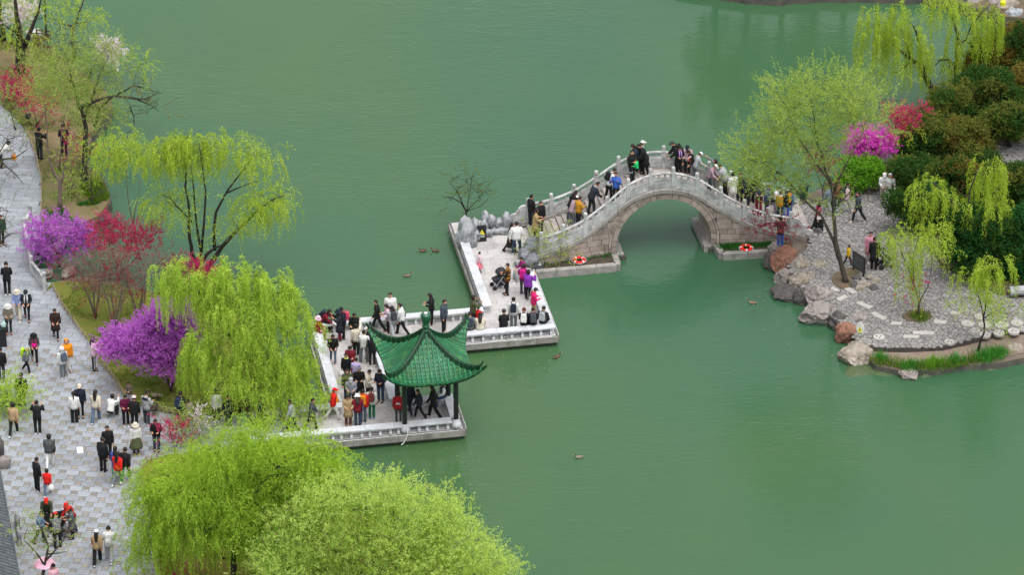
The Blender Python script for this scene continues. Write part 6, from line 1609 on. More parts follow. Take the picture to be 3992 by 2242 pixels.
# ------------------------------------------------------------------ people
def rot_y(a):                     # lean forward by a (towards +x)
    return Matrix.Rotation(a, 3, 'Y')
def V(*a): return Vector(a)
def pose_joints(pose):
    """joints of a 1.70 m figure facing +x, soles at z = 0"""
    J = {}
    pel, lean, headlean = V(0, 0, .90), .03, .10
    thR, thL, shR, shL = V(0, 0, -1), V(0, 0, -1), V(0, 0, -1), V(0, 0, -1)
    uaR, uaL, faR, faL = V(.02, -.16, -1), V(.02, .16, -1), V(.18, -.04, -1), V(.18, .04, -1)
    if pose == 'hold':
        uaR, uaL = V(.12, -.18, -1), V(.12, .18, -1); faR, faL = V(.95, .35, .12), V(.95, -.35, .12); headlean = .45
    elif pose == 'phone':
        uaR, uaL = V(.55, -.35, -.75), V(.55, .35, -.75); faR, faL = V(.62, .32, .85), V(.62, -.32, .85); headlean = .05
    elif pose == 'walk':
        thR, thL, shR, shL = V(.42, 0, -1), V(-.36, 0, -1), V(.16, 0, -1), V(-.62, 0, -1)
        uaR, uaL, faR, faL = V(-.36, -.14, -1), V(.36, .14, -1), V(-.10, -.05, -1), V(.60, .02, -1); lean = .07; pel = V(0, 0, .865)
    elif pose == 'walk2':
        thR, thL, shR, shL = V(-.25, 0, -1), V(.28, 0, -1), V(-.52, 0, -1), V(.12, 0, -1)
        uaR, uaL, faR, faL = V(.15, -.16, -1), V(.10, .18, -1), V(.85, .35, -.25), V(.85, -.35, -.2); lean = .07; headlean = .35; pel = V(0, 0, .88)
    elif pose == 'sit':
        pel = V(0, 0, .53); thR = V(1, -.12, -.08); thL = V(1, .12, -.08); shR = V(.06, 0, -1); shL = V(-.02, 0, -1)
        uaR, uaL = V(.25, -.15, -1), V(.25, .15, -1); faR, faL = V(.9, .25, -.25), V(.9, -.25, -.25); lean = .10; headlean = .3
    elif pose == 'sit_lean':
        pel = V(0, 0, .53); thR = V(1, -.14, -.06); thL = V(1, .14, -.06); shR = V(.0, 0, -1); shL = V(.1, 0, -1)
        uaR, uaL = V(.55, -.12, -.9), V(.55, .12, -.9); faR, faL = V(.8, .15, -.5), V(.8, -.15, -.5); lean = .55; headlean = .3
    elif pose == 'squat':
        pel = V(-.05, 0, .30); thR = V(1, -.25, .22); thL = V(1, .25, .30); shR = V(-.32, 0, -1); shL = V(-.22, 0, -1)
        uaR, uaL = V(.75, -.15, -.45), V(.75, .15, -.45); faR, faL = V(.6, .2, .8), V(.6, -.2, .8); lean = .45; headlean = -.1
    elif pose == 'bend':
        thR, thL, shR, shL = V(.10, -.06, -1), V(-.12, .06, -1), V(-.06, 0, -1), V(-.06, 0, -1)
        uaR, uaL, faR, faL = V(.65, -.12, -.8), V(.65, .12, -.8), V(.75, .12, -.7), V(.75, -.12, -.7); lean = .85; headlean = .0; pel = V(-.08, 0, .88)
    elif pose == 'stoop':
        thR, thL, shR, shL = V(.22, 0, -1), V(-.1, 0, -1), V(-.02, 0, -1), V(-.2, 0, -1)
        uaR, uaL, faR, faL = V(.3, -.15, -1), V(.3, .15, -1), V(.7, .1, -.6), V(.7, -.1, -.6); lean = .38; headlean = .45; pel = V(-.03, 0, .88)
    elif pose == 'point':
        uaR, faR = V(.75, -.35, .45), V(.8, -.1, .55); headlean = -.05
    elif pose == 'carry':
        uaR, uaL = V(.3, -.2, -.9), V(.3, .2, -.9); faR, faL = V(.7, .65, .35), V(.7, -.65, .15); headlean = .1; lean = -.05
        thR, shR = V(.2, 0, -1), V(-.05, 0, -1)
    elif pose == 'apart':
        thR, thL, shR, shL = V(.06, -.14, -1), V(-.06, .14, -1), V(0, -.05, -1), V(0, .05, -1)
        uaR, uaL, faR, faL = V(-.02, -.35, -1), V(-.02, .35, -1), V(.5, .35, -.8), V(.5, -.35, -.8)
    RM = rot_y(lean)
    up = RM @ V(0, 0, 1); fw = RM @ V(1, 0, 0)
    J['pel'] = pel; J['waist'] = pel + up * .14; J['chest'] = pel + up * .34; J['neck'] = pel + up * .52
    HM = rot_y(lean * .6 + headlean)
    hu, hf = HM @ V(0, 0, 1), HM @ V(1, 0, 0)
    J['head'] = J['neck'] + up * .05 + hu * .115 + hf * .02
    J['hm'] = HM; J['fw'] = fw; J['up'] = up
    for s, sg, ua, fa, th, sh in (('R', -1, uaR, faR, thR, shR), ('L', 1, uaL, faL, thL, shL)):
        sd_ = J['neck'] - up * .065 + V(0, sg * .175, 0)
        el = sd_ + ua.normalized() * .28; wr = el + fa.normalized() * .245
        J['sho' + s], J['elb' + s], J['wri' + s] = sd_, el, wr; J['hd' + s] = fa.normalized()
        hp = pel + V(0, sg * .095, -.03)
        kn = hp + th.normalized() * .42; an = kn + sh.normalized() * .40
        J['hip' + s], J['kne' + s], J['ank' + s] = hp, kn, an
    low = min(J['ankR'].z, J['ankL'].z) - .075
    if pose not in ('sit', 'sit_lean'):
        for k, v in J.items():
            if isinstance(v, Vector) and k not in ('fw', 'up', 'hdR', 'hdL'): v.z -= low
    return J
POSES = {}
def joints(pose):
    if pose not in POSES: POSES[pose] = pose_joints(pose)
    return POSES[pose]
SKIN = mat('skin', '#c08f74', '#b07f66', 9, .6); EYE = mat('eye_dark', '#231a17', None, 5, .4); LIP = mat('lip', '#8f4a42', None, 5, .5)
GARM = {}
def body_mesh(pose):
    """one continuous skinned figure: head with nose and ears, five-fingered hands"""
    key = ('body', pose)
    if key in GARM: return GARM[key]
    J = joints(pose)
    vs, es, rs = [], [], []
    def v(p, r, par=None):
        vs.append(p.copy()); rs.append(r if isinstance(r, tuple) else (r, r))
        if par is not None: es.append((par, len(vs) - 1))
        return len(vs) - 1
    pel = v(J['pel'], (.12, .10)); wa = v(J['waist'], (.11, .095), pel); ch = v(J['chest'], (.12, .10), wa)
    nk = v(J['neck'], .055, ch); h0 = v(J['neck'].lerp(J['head'], .55), .058, nk)
    HM = J['hm']; hd = J['head']
    h1 = v(hd + HM @ V(.012, 0, -.035), (.076, .078), h0); h2 = v(hd + HM @ V(0, 0, .03), (.086, .092), h1); v(hd + HM @ V(-.01, 0, .095), (.062, .066), h2)
    v(hd + HM @ V(.105, 0, -.012), .014, h1)
    for sg in (-1, 1): v(hd + HM @ V(-.01, sg * .098, -.005), (.012, .02), h1)
    for s, sg in (('R', -1), ('L', 1)):
        a = v(J['sho' + s], .055, ch); b = v(J['elb' + s], .040, a); c = v(J['wri' + s], .027, b)
        f = J['hd' + s]; side = f.cross(V(0, 0, 1)); side = side.normalized() if side.length > .1 else V(0, 1, 0)
        nrm = side.cross(f).normalized()
        pm = v(J['wri' + s] + f * .06, (.030, .022), c)
        for k in range(4):
            o = side * (-.027 + .018 * k)
            L = (.060, .070, .064, .048)[k]
            p1 = v(J['wri' + s] + f * .095 + o, .009, pm); p2 = v(J['wri' + s] + f * (.095 + L * .55) + o * 1.1 - nrm * .006, .0085, p1)
            v(J['wri' + s] + f * (.095 + L) + o * 1.1 - nrm * .022, .0075, p2)
        t1 = v(J["wri" + s] + f * .045 + side * (-.042 * sg) - nrm * .01, .010, pm)
        v(J['wri' + s] + f * .085 + side * (-.055 * sg) - nrm * .018, .009, t1)
        a = v(J['hip' + s], .085, pel); b = v(J['kne' + s], .055, a); c = v(J['ank' + s], .040, b)
        v(J['ank' + s] + V(.13, 0, -.035), .030, c)
    me = bpy.data.meshes.new('body'); me.from_pydata([tuple(p) for p in vs], es, [])
    bm = bmesh.new(); bm.from_mesh(me)
    ly = bm.verts.layers.skin.verify()
    bm.verts.ensure_lookup_table()
    for i, q in enumerate(bm.verts):
        q[ly].radius = rs[i]; q[ly].use_root = (i == 0)
    bm.to_mesh(me); bm.free()
    o = bpy.data.objects.new('tmp_body', me); COL.objects.link(o)
    o.modifiers.new('skin', 'SKIN'); m2 = o.modifiers.new('sub', 'SUBSURF'); m2.levels = 2; m2.render_levels = 2
    dg = bpy.context.evaluated_depsgraph_get()
    out = bpy.data.meshes.new_from_object(o.evaluated_get(dg))
    bpy.data.objects.remove(o); bpy.data.meshes.remove(me)
    out.name = 'body'; out.materials.clear()
    for m_ in (SKIN, EYE, LIP): out.materials.append(m_)
    mi = np.zeros(len(out.polygons), dtype=np.int32)
    HMi = HM.transposed()
    for p in out.polygons:
        q = HMi @ (p.center - hd)
        if q.length < .16 and q.x > .04:
            if abs(abs(q.y) - .034) < .017 and abs(q.z - .018) < .013: mi[p.index] = 1
            elif abs(q.y) < .026 and abs(q.z + .060) < .011: mi[p.index] = 2
    out.polygons.foreach_set('material_index', mi); out.polygons.foreach_set('use_smooth', [True] * len(out.polygons))
    GARM[key] = out
    return out
def ring(c, fw, up, ry, rx, n=12, sq=.12):
    """ellipse across the trunk: ry sideways, rx fore and aft"""
    out = []
    for k in range(n):
        t = 2 * math.pi * k / n
        out.append(c + fw * (rx * math.cos(t)) + V(0, 1, 0) * (ry * math.sin(t)))
    return out
def garment(pose, kind):
    key = (kind, pose)
    if key in GARM: return GARM[key]
    J = joints(pose); fw, up = J['fw'], J['up']; mb = MB()
    rr = random.Random(hash(key) % 999 if False else len(GARM) * 13 + 5)
    if kind in ('jacket', 'coat', 'puffer', 'vest'):
        k = 1.14 if kind == 'puffer' else 1.0
        sitting = pose in ('sit', 'sit_lean', 'squat')
        rs = []
        if kind == 'coat' and not sitting:
            d = V(0, 0, -1)
            rs.append(ring(J['pel'] + d * .42 - fw * .01, V(1, 0, 0), V(0, 0, 1), .235, .20)); rs.append(ring(J['pel'] + d * .20, V(1, 0, 0), V(0, 0, 1), .215, .17))
        rs.append(ring(J['pel'] - up * (.10 if not sitting else .03), fw, up, .198 * k, .150 * k)); rs.append(ring(J['pel'] + up * .03, fw, up, .190 * k, .142 * k))
        rs.append(ring(J['waist'] + up * .02, fw, up, .178 * k, .132 * k)); rs.append(ring(J['chest'] - up * .03, fw, up, .196 * k, .142 * k)); rs.append(ring(J['chest'] + up * .08, fw, up, .205 * k, .138 * k))
        rs.append(ring(J['neck'] - up * .055, fw, up, .175, .108)); rs.append(ring(J['neck'] - up * .005, fw, up, .095, .085)); rs.append(ring(J['neck'] + up * .05 + fw * .012, fw, up, .078, .076))
        for r in rs:
            for i, p in enumerate(r): r[i] = p + V(rr.uniform(-1, 1), rr.uniform(-1, 1), rr.uniform(-1, 1)) * .007
        mb.loft(rs)
        if kind != 'vest':
            for s in 'RL':
                a, b, c = J['sho' + s], J['elb' + s], J['wri' + s]
                sg = -1 if s == 'R' else 1
                mb.tube([a - V(0, sg * .05, 0) + up * .012, a + V(0, sg * .005, -.01), a.lerp(b, .35), a.lerp(b, .75), b, b.lerp(c, .35), b.lerp(c, .75), c - (c - b) * .02], [q * k for q in (.07, .083, .074, .066, .066, .062, .055, .050)], 9)
    elif kind in ('trousers', 'wide', 'slim'):
        k = {'trousers': 1.0, 'wide': 1.25, 'slim': .82}[kind]
        mb.loft([ring(J['waist'] - up * .01, fw, up, .155, .118), ring(J['pel'] + up * .02, fw, up, .172, .132), ring(J['pel'] - up * .06, fw, up, .178, .135), ring(J['pel'] - up * .13, fw, up, .13, .10)])
        for s in 'RL':
            h, kn, an = J['hip' + s], J['kne' + s], J['ank' + s]
            mb.tube([h + V(0, 0, .03), h.lerp(kn, .15), h.lerp(kn, .55), kn, kn.lerp(an, .35), kn.lerp(an, .8), an + (an - kn).normalized() * .015], [.09, .096, .083 * (.5 + .5 * k), .068 * k, .070 * k, .062 * k, .064 * k], 9)
    elif kind == 'skirt':
        rs = [ring(J['waist'], fw, up, .150, .115, 16), ring(J['pel'], V(1, 0, 0), up, .185, .15, 16)]
        for d, w in ((.22, .24), (.42, .29), (.52, .31)):
            r = ring(J['pel'] + V(.02, 0, -d), V(1, 0, 0), up, w, w * .9, 16)
            rs.append([p + (p - J['pel']).normalized() * (.02 * (-1) ** i) for i, p in enumerate(r)])
        mb.loft(rs)
    elif kind in ('shoeR', 'shoeL'):
        s = kind[-1]; a = J['ank' + s]; kn = J['kne' + s]
        sh = (a - kn).normalized()
        f = V(1, 0, 0) if abs(sh.x) < .35 else (V(1, 0, 0) - sh * sh.x).normalized()
        dn = -V(0, 0, 1) if abs(sh.x) < .35 else (sh - f * sh.dot(f)).normalized()
        sd = f.cross(dn).normalized()
        rs = []
        for x, w, h0, h1 in ((-.075, .026, .06, .03), (-.06, .040, .078, -.02), (0, .042, .078, -.03), (.07, .046, .078, .02), (.13, .046, .078, .038), (.185, .034, .077, .05), (.20, .018, .072, .06)):
            rs.append([a + f * x + sd * (w * cy) + dn * (h0 if cz > 0 else h1) for cy, cz in ((-1, 1), (1, 1), (.85, -1), (-.85, -1))])
        mb.loft(rs)
    me = mb.mesh(kind, CLOTH0, True)
    GARM[key] = me
    return me
CLOTH0 = mat('cloth', '#303030')
# head gear, modelled around the head centre
def shell(rx, ry, rz, c, cut, n=14, m=9, flare=None, noise_=.0):
    """dome over the head; cut(x,y,z unit) keeps a direction"""
    mb = MB(); idx = {}; vs = []; fs = []
    for j in range(m + 1):
        th = math.pi * j / m
        for i in range(n):
            ph = 2 * math.pi * i / n
            d = V(math.sin(th) * math.cos(ph), math.sin(th) * math.sin(ph), math.cos(th)); vs.append(d)
    for j in range(m):
        for i in range(n):
            q = (j * n + i, j * n + (i + 1) % n, (j + 1) * n + (i + 1) % n, (j + 1) * n + i)
            if all(cut(vs[a]) for a in q): fs.append(q)
    out = []
    for d in vs:
        w = 1 + noise_ * noise.noise(d * 2.5)
        out.append((c[0] + d.x * rx * w, c[1] + d.y * ry * w, c[2] + d.z * rz * w))
    used = sorted({a for f in fs for a in f}); rm = {a: i for i, a in enumerate(used)}
    mb.add([out[a] for a in used], [tuple(rm[a] for a in f) for f in fs])
    return mb
def gear(kind):
    key = ('gear', kind)
    if key in GARM: return GARM[key]
    face = lambda d, lim: not (d.x > lim and d.z < .50)
    if kind == 'short': mb = shell(.108, .101, .112, (-.006, 0, .022), lambda d: d.z > -.55 and not (d.x > .22 and d.z < .42) and not (d.x > -.1 and d.z < -.1), noise_=.12)
    elif kind == 'bob': mb = shell(.116, .110, .135, (-.012, 0, .005), lambda d: d.z > -.9 and not (d.x > .30 and d.z < .50), noise_=.12)
    elif kind in ('long', 'pony'):
        mb = shell(.112, .106, .118, (-.008, 0, .018), lambda d: d.z > -.8 and not (d.x > .28 and d.z < .48), noise_=.1)
        if kind == 'long':
            mb.loft([[(x + .03 * math.cos(t) * 1.0, w * math.sin(t), z) for t in np.linspace(0, 2 * math.pi, 11)[:-1]] for x, w, z in ((-.065, .085, .03), (-.085, .098, -.08), (-.105, .10, -.18), (-.125, .085, -.30), (-.14, .05, -.40))])
        else:
            mb.tube([(-.09, 0, .06), (-.135, 0, .04), (-.15, 0, -.06), (-.145, 0, -.18), (-.14, 0, -.27)], [.03, .035, .038, .03, .012], 8)
    elif kind == 'cap':
        mb = shell(.116, .109, .108, (-.006, 0, .042), lambda d: d.z > -.05)
        mb.loft([[(x, y * w, .052 - k) for x, y in ((.08, -.078), (.15, -.068), (.185, -.03), (.185, .03), (.15, .068), (.08, .078))] for k, w in ((0, 1.0), (.012, 1.0))])
    elif kind == 'bucket':
        mb = MB().lathe([(.005, .145), (.07, .143), (.098, .12), (.112, .06), (.115, .045), (.185, -.005), (.188, -.015), (.118, .03)], (-.005, 0, 0), 18)
    elif kind == 'knit': mb = shell(.114, .108, .118, (-.006, 0, .03), lambda d: d.z > -.15); mb.lathe([(.03, .14), (.045, .165), (.03, .19), (.004, .195)], (-.01, 0, 0), 8)
    elif kind == 'hood': mb = shell(.132, .125, .145, (-.018, 0, .005), lambda d: not (d.x > .45 and d.z < .55) and d.z > -.92)
    elif kind == 'mask': mb = shell(.106, .086, .085, (.004, 0, -.045), lambda d: d.x > .35 and -.75 < d.z < .35)
    me = mb.mesh(kind, CLOTH0, True); GARM[key] = me
    return me
CL = dict(K='#17181a', N='#1d2433', G='#55585c', L='#9fa3a6', W='#d9d9d6', R='#b01c22', M='#7c1a2c', O='#e08a14', Y='#c9a51c', B='#3a5fb0', D='#34465c', J='#56677a', T='#a98f6c', C='#cfc6b4', P='#d9b9c6', H='#d81f6a', V='#7d2f9c', F='#8d1f6a', E='#3b4032', U='#b98424', Z='#4a3630', Q='#9fd2c8', I='#8f9cc8', X='#0f6a4a', A='#22c36b', S='#6e7377', g='#3f4347', m='#a48a94', l='#b7a9cf', r='#d02218', k='#232a33', e='#4c5238')
def cloth(c):
    h = CL.get(c, c)
    nm = 'cloth_' + h[1:]
    if nm in MATS: return MATS[nm]
    r, g_, b = lin(h)
    return mat(nm, (r, g_, b), (r * .72, g_ * .72, b * .72), 7, .85, .35, 20)
HAIRM = mat('black_hair', '#17130f', '#211a15', 12, .5); HAIRG = mat('grey_hair', '#6d6a68', '#4a4846', 12, .6); HAIRR = mat('red_brown_hair', '#5a241c', '#451a14', 12, .5)
def setm(o, m):
    o.material_slots[0].link = 'OBJECT'; o.material_slots[0].material = m
PEOPLE = []
def person(pos, face, pose, h, top, bot, head, label, group, shoe='W', topk='jacket', botk='trousers', extra=None):
    """top/bot/shoe: cloth colours; head: hair or head gear with its colour"""
    o = obj('person', body_mesh(pose), None, pos, math.radians(face))
    s = h / 1.70; w = s * (1.0 + R.uniform(-.03, .04)); o.scale = (w, w, s)
    tag(o, label, 'person', group)
    J = joints(pose)
    a = obj('coat' if topk == 'coat' else ('vest' if topk == 'vest' else 'jacket'), garment(pose, topk), o); setm(a, cloth(top))
    if topk == 'vest':
        q = obj('shirt', garment(pose, 'jacket'), o); setm(q, cloth(extra or 'W')); q.scale = (.985, .97, .985); 
    if botk == 'skirt':
        q = obj('skirt', garment(pose, 'skirt'), o); setm(q, cloth(bot))
        q = obj('leggings', garment(pose, 'slim'), o); setm(q, cloth('K'))
    else:
        q = obj('trousers', garment(pose, botk), o); setm(q, cloth(bot))
    for k in ('shoeR', 'shoeL'):
        q = obj('shoe', garment(pose, k), o); setm(q, cloth(shoe))
    HMm = J['hm'].to_euler()
    for g_ in head.split('+'):
        kd, _, c = g_.partition(':')
        q = obj({'cap': 'cap', 'bucket': 'hat', 'knit': 'hat', 'hood': 'hood', 'mask': 'face_mask'}.get(kd, 'hair'), gear(kd), o, J['head']); q.rotation_euler = HMm
        setm(q, cloth(c) if kd in ('cap', 'bucket', 'knit', 'hood', 'mask') else (HAIRG if c == 'grey' else HAIRR if c == 'red' else HAIRM))
    PEOPLE.append(o)
    return o
BPM = MB()
BPM.loft([[(x, y * w, z) for y, z in ((-.14, .0), (-.15, .22), (-.12, .38), (0, .43), (.12, .38), (.15, .22), (.14, .0))] for x, w in ((0, 1.0), (-.06, 1.02), (-.13, .9), (-.15, .78))])
BPM.loft([[(x, y, z) for y, z in ((-.10, .05), (-.10, .18), (.10, .18), (.10, .05))] for x in (-.14, -.185)])
BP_ME = BPM.mesh('backpack', CLOTH0, False)
STRAP_ME = MB().tube([(.0, .10, .40), (.10, .105, .46), (.22, .10, .40), (.25, .10, .25), (.15, .13, .10), (0, .13, .06)], .017, 5).tube([(.0, -.10, .40), (.10, -.105, .46), (.22, -.10, .40), (.25, -.10, .25), (.15, -.13, .10), (0, -.13, .06)], .017, 5).mesh('strap', CLOTH0)
HB_ME = MB().loft([[(x, y, z) for x, z in ((-.13, 0), (-.11, .17), (.11, .17), (.13, 0))] for y in (-.045, .045)]).mesh('handbag', CLOTH0)
HBS_ME = MB().tube([(-.10, 0, .16), (-.07, -.01, .42), (0, -.02, .62), (.07, -.01, .42), (.10, 0, .16)], .011, 5).mesh('strap', CLOTH0)
SB_ME = MB().lathe([(.03, 0), (.12, .03), (.15, .12), (.12, .24), (.05, .31), (.02, .36), (.05, .40)], n=10).mesh('shopping_bag', CLOTH0)
def worn(o, kind, c, label, side=-1):
    """a bag carried by the person o, an object of its own standing against the body"""
    pose = [k[1] for k, m_ in GARM.items() if m_ == o.data][0]; J = joints(pose)
    M = Matrix.Translation(o.location) @ o.rotation_euler.to_matrix().to_4x4() @ Matrix.Diagonal((*o.scale, 1))
    rz = o.rotation_euler[2]
    if kind == 'backpack':
        p = M @ (J['waist'] - J['fw'] * .135 + J['up'] * .0)
        b = obj('backpack', BP_ME, None, p); b.rotation_euler = (Matrix.Rotation(rz, 3, 'Z') @ rot_y(math.atan2(J['up'].x, J['up'].z))).to_euler()
        s = obj('strap', STRAP_ME, b); setm(s, cloth(c)); k = 'backpack'
    elif kind == 'front':
        p = M @ (J['waist'] + J['fw'] * .16 + J['up'] * -.04)
        b = obj('handbag', HB_ME, None, p); b.rotation_euler = (0, 0, rz + 1.57); s = obj('strap', HBS_ME, b); setm(s, cloth(c)); k = 'bag'
    elif kind == 'shoulder':
        p = M @ (J['pel'] + V(-.03, side * .24, -.02))
        b = obj('handbag', HB_ME, None, p); b.rotation_euler = (0, 0, rz); s = obj('strap', HBS_ME, b); setm(s, cloth(c)); k = 'bag'
    else:
        w = J['wriR' if side < 0 else 'wriL']
        p = M @ (w + V(0, 0, -.44)); b = obj('carrier_bag', SB_ME, None, p); k = 'bag'
    setm(b, cloth(c)); tag(b, label, k, 'bags carried by visitors')
    return b
def on_bridge(x, y):
    z = 4.6
    while z > DECK:
        p = src(x, y, z); lx, ly = Loc(p)
        s = lx - BXC
        if z <= deck_z(s): break
        z -= .02
    lx, ly = Loc(p); s = lx - BXC
    lim = bw(s) - .42
    dy = max(-lim, min(lim, ly - BYC))
    q = W(lx, BYC + dy); q.z = deck_z(s)
    return q
F, B_, L_, R_ = 270, 90, 180, 0
AREA = {'d': ('d', 'visitors on the zigzag pier'), 'b': ('b', 'visitors on the arch bridge'), 'i': ('i', 'visitors on the island'), 'p': ('p', 'visitors on the plaza')}
Cd = {'z1': lambda x, y: (1150 + x / 2.0675, 1050 + y / 2.0675), 'z2': lambda x, y: (1700 + x / 2.4117, 750 + y / 2.4117), 'z3': lambda x, y: (1950 + x / 2.5843, 520 + y / 2.5843), 'z4': lambda x, y: (2500 + x / 2.5843, 520 + y / 2.5843),
      'w': lambda x, y: (1180 + x / 6.028, 1180 + y / 6.028), 'q': lambda x, y: (1200 + x / 5.167, 1400 + y / 5.167), 'v': lambda x, y: (1400 + x / 4.256, 1440 + y / 4.256), 'a': lambda x, y: (2800 + x / 2.067, 250 + y / 2.067), 'c': lambda x, y: (2950 + x / 2.067, 850 + y / 2.067),
      't': lambda x, y: (x / 2.067, y / 2.067), 'u': lambda x, y: (x / 2.067, 650 + y / 2.067), 'x': lambda x, y: (x / 2.631, 1150 + y / 2.631), 'y': lambda x, y: (x / 2.444, 1650 + y / 2.444)}
def PP(area, crop, x, y, face, pose, h, top, bot, head, label, shoe='W', topk='jacket', botk='trousers', bag=None, bagc='K', baglab=None, extra=None, side=-1):
    px, py = Cd[crop](x, y)
    if area == 'b': pos = on_bridge(px, py)
    elif area == 's': pos = src(px, py, DECK + .45); pos.z = DECK
    else: pos = src(px, py, {'d': DECK, 'i': GND, 'p': GND, 'l': .64}[area])
    grp = AREA.get({'s': 'd', 'l': 'p'}.get(area, area))[1]
    o = person(pos, face, pose, h, top, bot, head, label, grp, shoe, topk, botk, extra)
    if bag: worn(o, bag, bagc, baglab, side)
    return o
# --- pier, north-west corner and back walk
PP('s', 'w', 330, 640, 325, 'sit', 1.58, 'M', 'M', 'bucket:P+short', 'person in crimson coat and pale pink bucket hat sitting on the corner bench', 'K', topk='puffer')
PP('s', 'w', 470, 430, 340, 'sit_lean', 1.6, 'M', 'K', 'bob', 'person in crimson jacket leaning forward with a dark backpack on the corner bench', 'K', bag='backpack', bagc='k', baglab='dark backpack on the leaning person in crimson at the bench corner')
PP('d', 'w', 870, 890, 190, 'phone', 1.66, 'k', 'M', 'bucket:N+bob', 'person in long dark coat and navy hat photographing, with green shoes', '#2a9a70', topk='coat')
PP('d', 'w', 965, 845, 185, 'hold', 1.68, 'N', 'K', 'cap:K+short', 'person in black cap with red and white backpack facing left', 'S', bag='backpack', bagc='#c04060', baglab='red, white and purple backpack on the person in a black cap')
PP('d', 'w', 1230, 990, 265, 'hold', 1.76, 'K', 'K', 'short', 'man in black shirt looking down behind the woman with a raised arm', 'K', topk='jacket')
PP('d', 'w', 1265, 1240, 105, 'point', 1.66, 'C', 'K', 'bob', 'woman in cream jacket seen from behind with one arm raised', 'W', botk='wide')
PP('d', 'w', 1445, 1410, 80, 'apart', 1.72, 'W', 'S', 'short', 'man in white jacket and grey jeans seen from behind, black bag across his back', 'W', botk='wide', bag='shoulder', bagc='K', baglab='black shoulder bag of the man in white jacket and grey jeans', side=1)
PP('d', 'w', 1560, 1300, 180, 'stand', 1.66, 'K', 'K', 'cap:W+short', 'person in black with white cap at the edge of the green roof', 'K')
PP('d', 'w', 1640, 1500, 100, 'stand', 1.7, 'K', 'K', 'bob', 'woman in black with white trainers at the inner bench', 'W', botk='slim', bag='shoulder', bagc='g', baglab='big black bag of the woman in black by the inner bench', side=1)
PP('d', 'w', 720, 1430, 275, 'walk2', 1.62, 'K', 'J', 'short', 'man in short black jacket and blue jeans walking towards us, next to the west bench', 'W', botk='slim')
PP('d', 'w', 1125, 1720, 268, 'hold', 1.64, 'M', 'M', 'bob+mask:W', 'person in dark red tracksuit with white face mask', 'W')
PP('d', 'w', 1035, 1900, 262, 'stand', 1.62, 'K', 'k', 'long', 'woman in black hoodie with white and yellow collar, carrying a white bag', 'K', bag='hand', bagc='W', baglab='white plastic bag held by the woman with the yellow collar', side=-1)
PP('d', 'z1', 668, 500, 185, 'walk', 1.72, 'K', 'K', 'short', 'young man in black jacket walking left holding a drink to his face', 'S')
PP('d', 'z1', 772, 452, 270, 'stand', 1.78, 'W', 'K', 'short', 'tall person in white hooded top standing at the back bench', 'W', topk='puffer')
PP('d', 'z1', 752, 520, 195, 'hold', 1.62, 'P', 'K', 'long', 'woman in pale pink jacket and black leggings walking on the back walk', 'W', botk='slim')
PP('d', 'z1', 790, 540, 115, 'walk', 1.62, 'L', 'L', 'long', 'long-haired woman with dark backpack and grey trousers, seen from behind on the back walk', 'W', botk='wide', bag='backpack', bagc='g', baglab='dark grey backpack on the long-haired woman on the back walk')
PP('d', 'z1', 860, 528, 170, 'walk', 1.72, 'W', 'K', 'short', 'man in white hoodie and black trousers right of the backpack woman', 'K', bag='shoulder', bagc='K', baglab='black bag at the side of the man in white hoodie')
PP('d', 'z1', 1103, 450, 175, 'hold', 1.72, 'K', 'K', 'bob', 'person in black hoodie behind the finial of the pavilion', 'W')
PP('d', 'z1', 1200, 505, 340, 'stand', 1.74, '#3f4a55', 'K', 'short', 'man in dark striped puffer jacket facing right on the back walk', 'W', topk='puffer')
PP('d', 'z1', 1436, 470, 20, 'phone', 1.72, 'e', 'K', 'bob', 'person in olive jacket photographing at the bench corner', 'K')
PP('d', 'z1', 1478, 480, 250, 'stand', 1.2, 'r', 'K', 'short', 'child in bright red jacket between the backs of two bench sitters', 'W')
PP('s', 'z1', 1412, 480, 95, 'sit', 1.68, 'S', 'K', 'short', 'man in grey with dark backpack sitting with his back to us by the roof tip', 'W', bag='backpack', bagc='#39424e', baglab='dark backpack of the man sitting by the roof tip')
PP('s', 'z1', 1492, 480, 88, 'sit', 1.62, 'C', 'C', 'long', 'long-haired woman in cream jacket sitting with her back to us', 'W', topk='puffer')
# --- second landing
PP('s', 'z2', 640, 1255, 95, 'sit', 1.66, 'K', 'K', 'cap:g+short', 'man in black with a strap across his back, first sitter on the front bench', 'K')
PP('s', 'z2', 825, 1240, 85, 'sit', 1.66, 'K', 'K', 'short:red', 'red-haired man in black sitting on the front bench with a white backpack', 'K', bag='backpack', bagc='W', baglab='white backpack of the red-haired man on the bench')
PP('s', 'z2', 912, 1240, 92, 'sit', 1.66, 'K', 'K', 'short', 'man in black sitting between two others on the front bench, grey backpack', 'K', bag='backpack', bagc='#4a4e54', baglab='grey backpack of the man sitting in the middle')
PP('s', 'z2', 1005, 1225, 70, 'sit', 1.66, '#25262b', 'K', 'short', 'man in black sitting at the corner of the front bench with a pale grey backpack', 'K', bag='backpack', bagc='L', baglab='pale grey backpack of the man sitting at the pier corner')
PP('d', 'z2', 728, 1292, 88, 'stand', 1.72, 'W', 'S', 'short', 'young man in white with black backpack standing among the bench sitters', 'W', bag='backpack', bagc='k', baglab='black backpack on the young man in white')
PP('d', 'z2', 865, 1020, 60, 'phone', 1.66, 'V', 'K', 'bob', 'woman in bright purple jacket holding a phone up at the lake bench', 'W', topk='puffer')
PP('d', 'z2', 820, 955, 75, 'hold', 1.6, 'F', 'g', 'bob', 'person with magenta backpack behind the woman in bright purple', '#5a3a6a', bag='backpack', bagc='#c2187c', baglab='magenta backpack left of the bright purple jacket')
